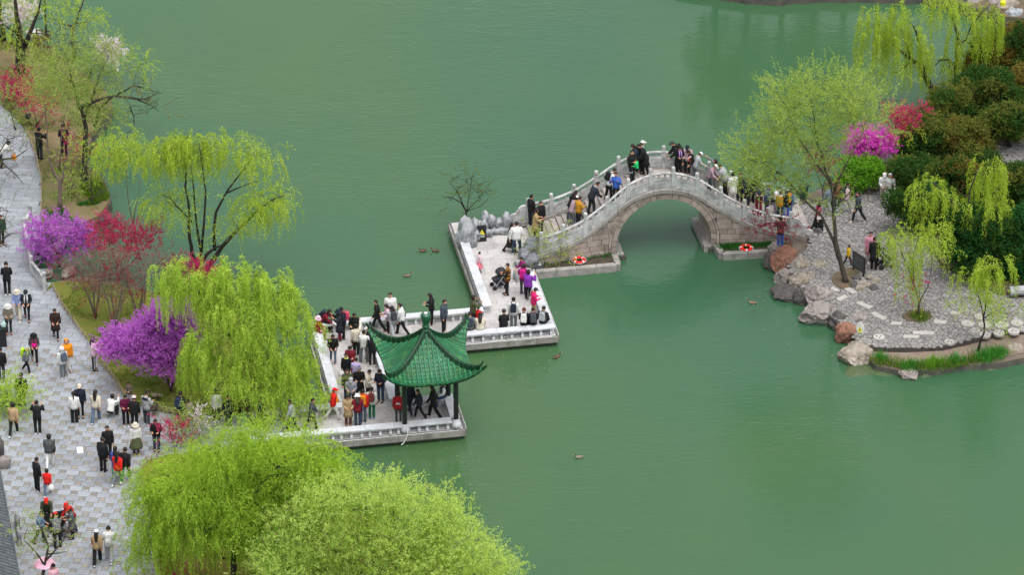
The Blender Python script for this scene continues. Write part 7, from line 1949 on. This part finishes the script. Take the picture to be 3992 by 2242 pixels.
PP('d', 'z2', 918, 1175, 15, 'hold', 1.58, 'H', 'T', 'cap:N+short', 'woman in hot pink jacket and khaki trousers at the lake bench', 'W', bag='shoulder', bagc='W', baglab='white and black bag of the woman in hot pink', side=1)
PP('s', 'z2', 822, 745, 200, 'sit', 1.64, 'F', 'L', 'short', 'person in magenta jacket and pale grey trousers sitting by the dark rock', 'W')
PP('d', 'z2', 672, 962, 178, 'carry', 1.70, '#8a5a1c', 'K', 'short', 'woman in yellow and maroon striped vest pushing the stroller', 'K', topk='vest', botk='slim', extra='K')
PP('d', 'z2', 405, 752, 20, 'stand', 1.12, 'P', '#d77a86', 'short', 'small child in pale pink jacket and coral skirt by the long west bench', '#4a5a7a', botk='skirt')
PP('d', 'z2', 702, 560, 10, 'walk', 1.62, 'W', 'K', 'long', 'long-haired woman in white top and black skirt beside the man in white', 'K', botk='skirt')
PP('d', 'z2', 758, 580, 92, 'apart', 1.76, 'W', 'D', 'short', 'man in white shirt and dark jeans seen from behind before the stairs', 'W', topk='puffer')
# --- front walk left of the pavilion
PP('d', 'q', 520, 1215, 10, 'walk', 1.66, 'r', 'W', 'cap:r+short', 'person in red jacket and white trousers stepping past the willow strands', 'W', bag='front', bagc='O', baglab='orange bag on the chest of the person stepping past the willow')
PP('d', 'q', 820, 1340, 280, 'hold', 1.66, 'T', '#5a2a30', 'short', 'woman in beige trench coat with maroon trousers on the front walk', 'K', topk='coat')
PP('d', 'q', 1010, 1350, 95, 'hold', 1.64, 'M', 'D', 'bucket:W+long', 'woman in red top and broad white hat seen from behind', 'K', bag='shoulder', bagc='#4a4a62', baglab='patterned bag of the woman with the broad white hat')
PP('d', 'q', 1118, 1260, 90, 'stand', 1.66, 'r', 'J', 'short', 'person in red jacket with small orange backpack, seen from behind', 'K', topk='puffer', bag='backpack', bagc='O', baglab='small orange backpack on the red jacket')
PP('d', 'q', 1292, 1200, 85, 'stand', 1.64, 'W', 'X', 'pony', 'long-haired person in white top and green trousers with a brown bag', '#8a8ac0', botk='trousers', bag='backpack', bagc='#6a3030', baglab='brown bag on the person in green trousers')
PP('d', 'q', 880, 985, 268, 'hold', 1.66, '#8d9098', 'K', 'cap:L+short', 'man in grey cap and black and white jacket looking down', 'K')
PP('d', 'q', 1040, 800, 272, 'hold', 1.72, 'K', 'K', 'short:grey', 'grey-haired man in long black jacket facing us in the crowd', 'K', topk='coat')
PP('d', 'q', 800, 830, 275, 'stand', 1.66, 'e', 'k', 'bob', 'woman in dark olive jacket in the crowd on the west walk', 'K')
PP('d', 'q', 972, 560, 75, 'hold', 1.5, 'l', 'M', 'short', 'girl in lavender jacket turned away behind the man in long black', 'W')
PP('d', 'q', 1215, 850, 350, 'hold', 1.68, 'C', 'K', 'short', 'man in pale jacket looking at a phone with the man in the blazer', 'K')
PP('d', 'q', 1470, 850, 250, 'hold', 1.74, 'N', 'D', 'short', 'man in dark blazer and grey-blue trousers beside the inner bench', 'K')
# --- pavilion
PP('d', 'v', 655, 895, 88, 'stand', 1.64, '#a01c28', 'g', 'bob', 'person in red sweatshirt with a white emblem on the back, at the front column', 'K', botk='slim')
PP('d', 'v', 1000, 815, 170, 'walk', 1.55, 'k', 'K', 'short', 'boy in dark jacket walking left inside the pavilion', 'L')
PP('d', 'v', 1235, 790, 165, 'walk', 1.68, 'K', 'K', 'long', 'long-haired person all in black inside the pavilion', 'K', botk='wide')
PP('s', 'v', 1400, 455, 200, 'sit', 1.66, 'k', '#2c3f66', 'short', 'person in dark vest with white sleeves sitting on the pavilion bench', 'W', topk='vest', extra='W')
PP('d', 'v', 845, 740, 120, 'walk', 1.66, 'k', 'k', 'bob', 'person in dark clothes mostly hidden by the front column', 'S')
# --- bridge
PP('b', 'z3', 310, 940, 40, 'stand', 1.76, 'K', 'k', 'short', 'man in black jacket with white soles on the first stairs', 'W')
PP('b', 'z3', 402, 1000, 300, 'stand', 1.74, 'K', 'K', 'short', 'man in black facing us behind the long beige coat', 'K')
PP('b', 'z3', 352, 1065, 15, 'hold', 1.68, 'T', 'K', 'long', 'long-haired woman in long beige coat at the foot of the stairs', 'K', topk='coat')
PP('b', 'z3', 712, 905, 20, 'stoop', 1.66, 'K', 'D', 'long', 'long-haired person in black stooping on the lower stairs', 'W')
PP('b', 'z3', 722, 938, 25, 'stoop', 1.66, 'm', 'S', 'cap:W+bob', 'person in mauve-grey jacket with white and red cap on the stairs', 'W')
PP('b', 'z3', 788, 935, 40, 'hold', 1.62, 'U', 'k', 'short', 'person in mustard jacket at the near rail of the stairs', 'K')
PP('b', 'z3', 925, 810, 20, 'stoop', 1.78, 'k', 'k', 'short', 'man in dark puffer jacket looking down in the middle of the stairs', 'K', topk='puffer')
PP('b', 'z3', 1098, 665, 25, 'stoop', 1.72, 'W', 'K', 'short', 'man in white hoodie with black backpack climbing the upper stairs', 'K', bag='backpack', bagc='K', baglab='black backpack on the man in white hoodie on the bridge')
PP('b', 'z3', 1165, 690, 255, 'phone', 1.62, 'B', 'K', 'short', 'woman in blue shirt with a hand at her head at the near rail', 'K')
PP('b', 'z3', 1325, 490, 300, 'carry', 1.72, 'K', 'k', 'short', 'man in black carrying a child in bright green', 'K')
PP('b', 'z3', 1388, 402, 190, 'stoop', 1.70, '#2a3440', 'K', 'long', 'long-haired person in dark blue-grey puffer near the top', 'W', topk='puffer')
PP('b', 'z3', 1455, 418, 185, 'stoop', 1.78, 'K', 'K', 'short', 'man in long black coat looking down at the top of the bridge', 'K', topk='coat')
PP('b', 'z3', 1412, 375, 20, 'stand', 1.72, 'L', 'K', 'cap:W+short', 'person in white cap hidden behind the man in long black coat', 'W')
PP('b', 'z4', 362, 385, 190, 'stoop', 1.80, 'K', 'K', 'cap:g+short', 'big man in black with dark cap and backpack bending at the top of the bridge', 'K', topk='puffer', bag='backpack', bagc='K', baglab='black backpack on the big man at the top of the bridge')
PP('b', 'z4', 380, 402, 290, 'hold', 1.50, 'K', 'K', 'short', 'short person in black with lilac scarf in front of the big man', 'K')
PP('b', 'z4', 462, 410, 260, 'hold', 1.62, '#b79aa6', 'K', 'cap:N+short', 'person in navy cap and pinkish grey jacket past the crown', 'K')
PP('b', 'z4', 500, 432, 230, 'stoop', 1.62, 'K', 'k', 'bob', 'dark-haired person in black with a red patch past the crown', 'W', bag='front', bagc='r', baglab='small red bag of the dark-haired person past the crown')
PP('b', 'z4', 545, 475, 20, 'stoop', 1.58, 'L', 'S', 'cap:W+short', 'person in white cap and pale grey shirt leaning on the near rail', 'W')
PP('b', 'z4', 745, 572, 170, 'point', 1.68, 'S', 'S', 'long', 'long-haired woman in grey denim with one arm on the far post', 'W')
PP('b', 'z4', 838, 622, 160, 'stoop', 1.76, 'L', 'K', 'short', 'man in pale grey puffer and black trousers descending', 'K', topk='puffer')
PP('b', 'z4', 692, 585, 340, 'stoop', 1.60, 'm', 'g', 'cap:W+short+mask:O', 'person in mauve jacket with white cap and orange mask at the rail', 'K')
PP('b', 'z4', 920, 690, 110, 'stand', 1.62, 'W', 'W', 'bob', 'person all in white under the first willow leaves', 'W', topk='coat')
PP('b', 'z4', 990, 700, 280, 'stand', 1.66, 'E', 'k', 'short', 'person in dark green beside the one in white, half hidden by leaves', 'K')
PP('b', 'z4', 1062, 740, 300, 'stand', 1.64, 'k', 'k', 'bob', 'person in navy jacket behind green leaves on the descent', 'K')
PP('b', 'z4', 1130, 690, 250, 'hold', 1.70, 'K', 'K', 'short', 'man with white collar and black jacket at the far rail', 'K')
PP('b', 'z4', 1182, 800, 270, 'hold', 1.70, 'g', 'M', 'bob', 'curly-haired person in charcoal jacket by the near rail', 'K')
PP('b', 'z4', 1262, 818, 335, 'hold', 1.70, '#4a5a72', 'k', 'short', 'man in blue-grey denim jacket looking at something in his hands', 'K')
PP('b', 'z4', 1338, 690, 180, 'hold', 1.64, 'Q', 'Q', 'pony', 'woman in pale teal outfit at the far rail near the foot', 'W', topk='coat')
PP('b', 'z4', 1352, 830, 330, 'hold', 1.66, 'W', 'I', 'short', 'person in white hoodie and pale blue trousers with a dark bag', 'W', bag='shoulder', bagc='k', baglab='dark bag of the person in white hoodie at the foot of the bridge')
PP('b', 'z4', 1398, 860, 88, 'stand', 1.50, 'U', 'k', 'short', 'child in mustard jacket with white collar at the right end of the bridge', 'K')
PP('b', 'z4', 1490, 855, 60, 'stand', 1.60, '#4a6a9a', 'B', 'short', 'person in blue with an orange collar at the right end', 'K', bag='backpack', bagc='O', baglab='orange pack at the neck of the person in blue')
PP('b', 'z4', 1455, 875, 95, 'stand', 1.60, 'K', 'B', 'pony', 'dark-haired woman in black top and blue jeans at the right end', 'K')
# --- island
PP('i', 'a', 800, 1350, 20, 'walk', 1.64, 'M', 'K', 'bob', 'woman in red jacket and black skirt stepping off the bridge', 'W', botk='skirt', bag='shoulder', bagc='W', baglab='small white bag of the woman in red jacket')
PP('i', 'a', 880, 1215, 160, 'walk', 1.70, '#6b7480', 'L', 'short', 'man in grey striped shirt walking behind the tall trunk', 'W')
PP('i', 'a', 1025, 1192, 20, 'walk', 1.66, 'P', 'L', 'long', 'woman in pink top and pale jeans walking right', 'W', bag='backpack', bagc='k', baglab='dark backpack on the woman in pink')
PP('i', 'a', 1125, 1272, 200, 'walk', 1.74, 'g', 'k', 'short', 'man in charcoal clothes with white shoes striding across the cobbles', 'W')
PP('i', 'a', 1330, 1105, 270, 'walk2', 1.66, 'W', 'C', 'cap:W+long', 'woman in white jacket and white cap, left of the white-clad couple', 'W')
PP('i', 'a', 1378, 1118, 275, 'walk', 1.70, 'W', 'W', 'hood:W', 'person in hooded white tracksuit, right of the white-clad couple', 'W')
PP('i', 'a', 895, 1150, 90, 'stand', 1.66, '#5a4030', 'k', 'short', 'person in brown jacket just behind the trunk of the tall tree', 'K')
PP('i', 'a', 955, 1182, 80, 'walk', 1.70, '#6a4a34', '#2f5c58', 'cap:#8a6a2a+short', 'person in brown jacket and teal trousers right of the trunk', 'K')
PP('i', 'c', 908, 352, 280, 'stand', 1.66, '#c98a9c', 'L', 'short', 'woman in long rose coat behind the man in black', 'W', topk='coat')
PP('i', 'c', 942, 415, 85, 'stand', 1.76, 'K', 'K', 'short', 'man in black seen from behind on the cobbles', 'K', topk='coat')
PP('i', 'c', 735, 380, 20, 'walk', 1.12, 'Y', 'K', 'short', 'small child in yellow jacket running towards the black board', 'K')
PP('i', 'c', 188, 242, 92, 'phone', 1.68, '#2a2226', 'B', 'short', 'photographer in dark top and blue jeans standing on the pink rock', 'W', topk='jacket', bag='backpack', bagc='#5a2030', baglab='maroon pack on the photographer in blue jeans')
PP('i', 'a', 2290, 640, 230, 'walk', 1.68, 'W', 'K', 'bob', 'person in black and white on the path beyond the evergreens', 'K')
PP('i', 'a', 2050, 755, 250, 'stand', 1.66, 'K', 'K', 'short', 'dark figure glimpsed between the evergreen crowns', 'K')
# --- plaza and lawns
PP('l', 't', 322, 1280, 60, 'phone', 1.74, 'K', 'k', 'cap:K+short', 'guard in black uniform and cap left of the forked trunk', 'K')
PP('l', 't', 520, 1252, 95, 'hold', 1.74, '#2a2030', '#2a2438', 'cap:K+short', 'guard in dark purple seen from behind right of the forked trunk', 'K')
PP('p', 'u', 62, 1035, 95, 'hold', 1.78, 'K', 'K', 'short', 'man in black seen from behind with white soles, near the small balustrade', 'W')
PP('p', 'u', 150, 1230, 268, 'walk2', 1.68, 'I', 'C', 'bucket:C+bob', 'woman in light blue jacket and cream trousers beside the black coat', 'W', botk='wide')
PP('p', 'u', 220, 1235, 272, 'walk2', 1.70, 'k', 'K', 'cap:k+bob', 'person in dark coat with striped scarf beside the light blue jacket', 'K', botk='slim')
PP('p', 'u', 75, 1348, 280, 'hold', 1.66, '#7a7468', 'K', 'bucket:W+long', 'woman in patterned jacket and white bucket hat by the black bin', '#6a2038', botk='slim')
PP('p', 'u', 452, 1385, 275, 'walk2', 1.68, '#33241f', 'K', 'short', 'woman in dark brown coat with black handbag walking down the plaza', 'K', topk='coat', botk='slim', bag='shoulder', bagc='K', baglab='black handbag of the woman in dark brown coat', side=1)
PP('p', 'u', 14, 630, 300, 'stand', 1.66, '#1d4a34', 'K', 'long', 'woman in dark green jacket at the left frame edge', 'K')
PP('p', 'x', 358, 695, 280, 'walk2', 1.64, '#4a4a46', 'K', 'bucket:K+short', 'woman in grey jacket and black hat holding a bright pink bag', 'K', bag='front', bagc='#e8148c', baglab='bright pink bag in the hands of the woman in black hat')
PP('p', 'x', 280, 795, 330, 'walk', 1.40, 'S', 'K', 'hood:L', 'child in grey hood with neon backpack', 'W', bag='backpack', bagc='#a8d820', baglab='neon yellow-green backpack on the child in grey')
PP('p', 'x', 695, 785, 285, 'stand', 1.74, 'O', 'W', 'hood:O', 'person in bright orange hooded jacket and white trousers', '#5a3030', topk='puffer')
PP('p', 'x', 652, 855, 120, 'stand', 1.66, 'W', 'S', 'hood:W', 'person in white hood and grey jeans in front of the orange jacket', 'W', bag='backpack', bagc='#566270', baglab='blue-grey bag on the person in white hood')
PP('p', 'x', 965, 772, 15, 'phone', 1.68, 'P', 'K', 'pony', 'woman in pale pink jacket with striped track trousers photographing the redbud', 'K')
PP('p', 'x', 232, 1148, 85, 'stand', 1.78, 'K', 'K', 'short', 'man in black seen from behind beside the lime shrub at the left edge', 'W')
PP('p', 'x', 20, 870, 90, 'stand', 1.70, 'K', 'k', 'short', 'person in black cut by the left frame edge above the lime shrub', 'K')
PP('l', 'x', 1330, 1120, 250, 'hold', 1.20, '#5f574c', 'L', 'short', 'small boy in grey-brown jacket standing inside the hoop fence', 'W')
PP('p', 'x', 830, 1255, 275, 'stand', 1.76, 'N', 'K', 'cap:C+short', 'man in navy jacket and beige cap facing us behind the white jacket', 'K', botk='slim')
PP('p', 'x', 768, 1318, 92, 'stand', 1.64, 'W', 'K', 'pony', 'woman in white jacket with ponytail and black trousers, seen from behind', 'W', botk='wide')
PP('p', 'x', 988, 1300, 80, 'walk', 1.66, 'C', 'J', 'long', 'woman in cream jacket and wide jeans with long reddish hair', 'W', botk='wide')
PP('p', 'x', 1140, 1258, 70, 'squat', 1.68, 'W', 'K', 'bob', 'woman in white crouching to take a photograph', 'W', botk='wide')
PP('p', 'x', 1295, 1340, 280, 'hold', 1.66, '#5c1238', 'K', 'short', 'woman in wine-red jacket facing us beside the black jacket', 'W')
PP('p', 'x', 1385, 1375, 80, 'stand', 1.70, 'K', 'K', 'cap:P+short', 'person in black jacket and pale pink cap seen from behind', 'K')
PP('p', 'x', 1508, 1335, 55, 'hold', 1.76, 'L', 'g', 'short', 'man in black and white jacket reaching towards the goose', 'W')
PP('p', 'x', 1858, 1335, 60, 'stand', 1.74, 'K', 'k', 'short', 'man in black with navy backpack at the fence under the hanging willow', 'K', bag='backpack', bagc='#26344e', baglab='navy backpack on the man under the hanging willow')
PP('p', 'x', 1940, 1305, 110, 'phone', 1.15, 'm', 'L', 'bob', 'small child in mauve beside the man with the navy backpack', 'W')
PP('p', 'x', 145, 1438, 80, 'walk', 1.70, 'T', 'K', 'bob', 'person in tan jacket below the lime shrub, seen from behind', 'W')
PP('p', 'x', 390, 1430, 88, 'phone', 1.74, 'K', 'K', 'short', 'man in black with a hand to his face, seen from behind in the left plaza', 'W')
PP('p', 'y', 1300, 298, 285, 'stand', 1.66, 'W', 'e', 'bucket:C+short', 'woman in white cardigan and long olive skirt with a small hat', '#a0b040', botk='skirt', bag='shoulder', bagc='#3a1c20', baglab='dark bag of the woman in olive skirt', side=1)
PP('p', 'y', 1495, 262, 265, 'hold', 1.70, 'K', 'D', 'short', 'man in black jacket and dark jeans under the crimson sprays', 'K')
PP('p', 'y', 478, 415, 88, 'walk', 1.68, '#4a4e4e', 'W', 'bob', 'woman in grey quilted jacket and white trousers seen from behind', 'W', topk='puffer', bag='shoulder', bagc='K', baglab='black bag of the woman in grey quilted jacket')
PP('p', 'y', 358, 652, 40, 'stand', 1.74, 'K', 'K', 'short', 'man in black leaning towards the child in red', 'W')
PP('p', 'y', 455, 688, 85, 'walk', 1.36, 'r', 'J', 'bob', 'child in red tracksuit top holding the hand of the man in black', 'W', bag='hand', bagc='W', baglab='white bag in the hand of the child in red', side=-1)
PP('p', 'y', 1035, 345, 280, 'stand', 1.76, 'K', 'K', 'short', 'man in black facing us behind the other man in black', 'K')
PP('p', 'y', 985, 460, 60, 'stand', 1.74, 'K', 'K', 'short', 'man in black jacket seen from behind with hands clasped', 'K', topk='puffer')
PP('p', 'y', 1108, 530, 85, 'walk', 1.66, '#3a4a96', 'J', 'long', 'woman in blue jacket and jeans with grey bag, seen from behind', 'W', bag='shoulder', bagc='L', baglab='grey bag of the woman in blue jacket')
PP('p', 'y', 1125, 580, 70, 'walk', 1.66, 'r', 'S', 'long', 'woman in red jacket walking beside the blue jacket', 'W')
PP('p', 'y', 1200, 550, 75, 'walk', 1.72, 'K', 'X', 'short', 'man in black at the edge of the big lime willow', 'W')
PP('p', 'y', 455, 985, 275, 'stoop', 1.70, 'E', 'k', 'cap:r+short+mask:L', 'sweeper in olive jacket and red cap behind the cart', 'K')
PP('p', 'y', 690, 1040, 225, 'stoop', 1.70, '#b8121a', 'k', 'cap:r+short+mask:L', 'sweeper in red vest and red cap holding a long handle', 'K')
PP('p', 'y', 692, 1100, 190, 'hold', 1.62, '#5a5a60', 'K', 'cap:r+bob', 'sweeper in grey coat and red cap holding the dustpan handle', 'g', topk='coat')
PP('p', 'y', 385, 1145, 350, 'walk2', 1.66, '#56748e', 'k', 'short', 'person in denim-blue jacket left of the cart', 'K', bag='shoulder', bagc='W', baglab='small white bag of the person in denim-blue')
PP('p', 'y', 550, 1175, 100, 'bend', 1.66, '#65656b', 'K', 'cap:r+short', 'sweeper in grey bending over the cart with the back to us', 'K')
PP('p', 'y', 930, 1338, 88, 'walk', 1.68, 'T', 'K', 'cap:W+long', 'woman in tan jacket and white beret with very long hair', 'W', botk='wide')
PP('p', 'y', 1045, 1322, 90, 'walk2', 1.78, 'W', 'L', 'short', 'man in white jacket and grey trousers beside the tan jacket', 'W', botk='wide', bag='backpack', bagc='W', baglab='white sling bag on the man in white jacket')
PP('p', 'y', 520, 1655, 300, 'stand', 1.66, '#d8a8b4', 'K', 'knit:K+long', 'person in black knitted hat and pink at the bottom frame edge', 'K')
PP('p', 't', 18, 1345, 20, 'bend', 1.6, 'W', 'k', 'bob', 'person in white stooping at the left frame edge with an orange bag', 'K', bag='hand', bagc='O', baglab='orange bag at the left frame edge', side=-1)
# crowd behind the willow strands on the joining walk
for (u, v, f, ps, top, bot, hd_, lab) in [(545, 1062, 90, 'stand', 'W', 'K', 'bob', 'person in white half seen through the willow near the fence'), (575, 1075, 270, 'stand', 'k', 'K', 'short', 'person in dark jacket half seen through the willow strands'), (620, 1068, 80, 'walk', 'Z', 'J', 'bob', 'person in brown half seen through the willow strands'), (655, 1078, 0, 'walk', 'N', 'K', 'short', 'person in navy walking to the pier behind willow strands'), (735, 1085, 180, 'walk', 'L', 'k', 'bob', 'person in grey walking off the pier behind willow strands'), (785, 1082, 0, 'walk', 'g', 'K', 'short', 'person in charcoal near the end of the pier behind willow strands')]:
    person(at(u, v, GND if u < 700 else DECK), f, ps, 1.68, top, bot, hd_, lab, 'visitors on the plaza', 'W')
# the carried child
pc = on_bridge(*Cd['z3'](1325, 490))
person(pc + Vector((.24, -.22, .62)), 160, 'sit', 1.0, 'A', 'k', 'short', 'small child in bright green jacket carried on the arm', 'visitors on the arch bridge', 'W')
# --- the sweepers' cart and tools
t = thing('barrow', 'black two-wheeled rubbish barrow among the sweepers', 'barrow', src(215, 2072, GND), math.radians(20))
MB().loft([[(x * k, y * k, z) for x, y in ((-.5, -.32), (.5, -.32), (.5, .32), (-.5, .32))] for z, k in ((.34, .72), (.80, 1.0), (.80, .93), (.40, .66))]).build('tub', BLACK, t)
for y in (-.33, .33): MB().tube([(-.05, y - .03, .2), (-.05, y + .03, .2)], .2, 14).build('wheel', BLACK, t)
for y in (-.24, .24): MB().tube([(.4, y, .55), (.95, y, .82)], .018, 6).build('handle', BLACK, t)
MB().box((.3, 0, .2), (.05, .4, .4)).build('leg', BLACK, t)
WOODL = mat('ash_handle', '#9a8a6c', '#7f7056', 8, .7)
t = thing('shovel', 'long-handled shovel leaning on the sweeper in grey coat', 'tool', src(255, 2098, GND))
MB().tube([(0, 0, .12), (.10, .06, 1.35)], .016, 6).build('handle', WOODL, t); MB().loft([[(-.12, y, 0), (.12, y, 0), (.10, y + .02, .26), (-.10, y + .02, .26)] for y in (-.012, .012)]).build('blade', cloth('S'), t)
t = thing('dustpan', 'long-handled dustpan with white litter at the sweepers feet', 'tool', src(248, 2085, GND), .4)
MB().loft([[(x, -.16, z), (x, .16, z), (x, .16, z + h), (x, -.16, z + h)] for x, z, h in ((-.15, .01, .02), (.12, .01, .16))]).build('pan', BLACK, t); MB().tube([(.10, 0, .16), (.16, 0, .95)], .014, 6).build('handle', WOODL, t)
tag(MB().slab((0, 0, .03), (.28, .5, .06), bev=.02).build('paper_sheet', WHITEP, None, loc=src(312, 1758, GND), rz=.15), 'white sheet lying on the plaza paving', 'paper')
tag(MB().lathe([(.08, 0), (.17, .06), (.2, .2), (.15, .34), (.05, .42), (.07, .5)], n=10).build('rubbish_bag', cloth('W'), None, True, loc=src(200, 2125, GND)), 'white rubbish bag at the feet of the bending sweeper', 'bag')
t = thing('umbrella', 'pink and white umbrella at the bottom frame edge', 'umbrella', src(180, 2310, GND))
mb = MB(); n = 8; vs = [(0, 0, 1.72)]
for k in range(n): a = 2 * math.pi * k / n; vs.append((.28 * math.cos(a), .28 * math.sin(a), 1.65))
for k in range(n): a = 2 * math.pi * k / n; vs.append((.48 * math.cos(a), .48 * math.sin(a), 1.46))
mb.add(vs, [(0, 1 + k, 1 + (k + 1) % n) for k in range(n)] + [(1 + k, 9 + k, 9 + (k + 1) % n, 1 + (k + 1) % n) for k in range(n)])
mb.build('canopy', mat('umbrella_pink', '#e0bccb', '#d48aa8', 5, .6), t); MB().tube([(0, 0, .85), (0, 0, 1.78)], .012, 6).build('shaft', BLACK, t)
# ------------------------------------------------------------------ small details of dress
def who(text):
    return [o for o in PEOPLE if text in o['label']][0]
def pose_of(o):
    return [k[1] for k, m_ in GARM.items() if m_ == o.data][0]
def neck_ring(o, c, name='scarf', tails=False, r=.085):
    J = joints(pose_of(o)); q = J['neck'] + J['up'] * .02
    mb = MB().tube([q + J['fw'] * (r * math.cos(t) + .012) + V(0, 1, 0) * (r * 1.05 * math.sin(t)) for t in np.linspace(0, 2 * math.pi, 11)], .032, 6)
    if tails:
        for y in (-.05, .05): mb.tube([q + J['fw'] * .09 + V(0, y, -.02), q + J['fw'] * .165 - J['up'] * .14 + V(0, y * 1.3, 0), q + J['fw'] * .175 - J['up'] * .42 + V(0, y * 1.4, 0)], [.03, .034, .034], 5)
    mb.build(name, cloth(c), o, True)
for t_, c, n_, tl in (('striped scarf', 'W', 'scarf', True), ('lilac scarf', '#b58fd0', 'scarf', True), ('white and yellow collar', '#e0e08a', 'collar', False), ('blue with an orange collar', 'O', 'collar', False), ('mustard jacket with white collar', 'W', 'collar', False), ('white collar and black jacket', 'W', 'collar', False), ('man in dark puffer jacket looking down', '#9aa0a6', 'collar', False), ('crimson coat and pale pink', 'Y', 'scarf', True)):
    neck_ring(who(t_), c, n_, tl)
o = who('yellow and maroon striped vest'); J = joints(pose_of(o))
for h, c in ((-.04, '#6a1c24'), (.05, 'Y'), (.14, '#6a1c24'), (.23, 'Y'), (.32, '#6a1c24')):
    MB().loft([ring(J['waist'] + J['up'] * (h - .12 + d), J['fw'], J['up'], .212, .158) for d in (0, .045)], cap=False).build('stripe', cloth(c), o, True)
o = who('striped track trousers'); J = joints(pose_of(o))
for s, sg in (('R', -1), ('L', 1)):
    MB().tube([J['hip' + s] + V(0, sg * .096, 0), J['kne' + s] + V(0, sg * .07, 0), J['ank' + s] + V(0, sg * .062, .02)], .016, 5).build('side_stripe', cloth('W'), o)
o = who('white emblem on the back'); J = joints(pose_of(o))
em = MB(); c0 = J['waist'] + J['up'] * .10 - J['fw'] * .150
for k in range(7):
    a = math.pi * (.08 + .84 * k / 6)
    d = V(0, math.cos(a), math.sin(a)); n_ = V(0, -d.z, d.y)
    b0 = c0 - J['up'] * .07
    em.add([b0 + d * .03 + n_ * .008, b0 + d * .03 - n_ * .008, b0 + d * .11 - n_ * .016, b0 + d * .13, b0 + d * .11 + n_ * .016], [(0, 1, 2, 3, 4)])
em.build('emblem', cloth('W'), o)
for t_ in ('sweeper in olive', 'sweeper in red vest', 'sweeper in grey coat'):
    o = who(t_); J = joints(pose_of(o)); HMm = J['hm']
    MB().loft([[J['head'] + HMm @ V(.108 + d, y, z) for y, z in ((-.026, .06), (0, .05), (.026, .06), (.018, .095), (-.018, .095))] for d in (0, .006)]).build('cap_badge', cloth('#e8c02a'), o)
o = who('sweeper in red vest'); J = joints(pose_of(o))
MB().loft([ring(J['waist'] + J['up'] * (.05 + d), J['fw'], J['up'], .205, .150) for d in (0, .05)], cap=False).build('stripe', cloth('#e8a81c'), o, True)
for t_, c in (('black and white jacket reaching', 'K'),):
    o = who(t_); J = joints(pose_of(o))
    MB().loft([ring(J['chest'] + J['up'] * d, J['fw'], J['up'], ry, rx) for d, ry, rx in ((.06, .212, .146), (.10, .205, .14), (.13, .182, .116), (.17, .11, .09))], cap=False).build('yoke', cloth(c), o, True)
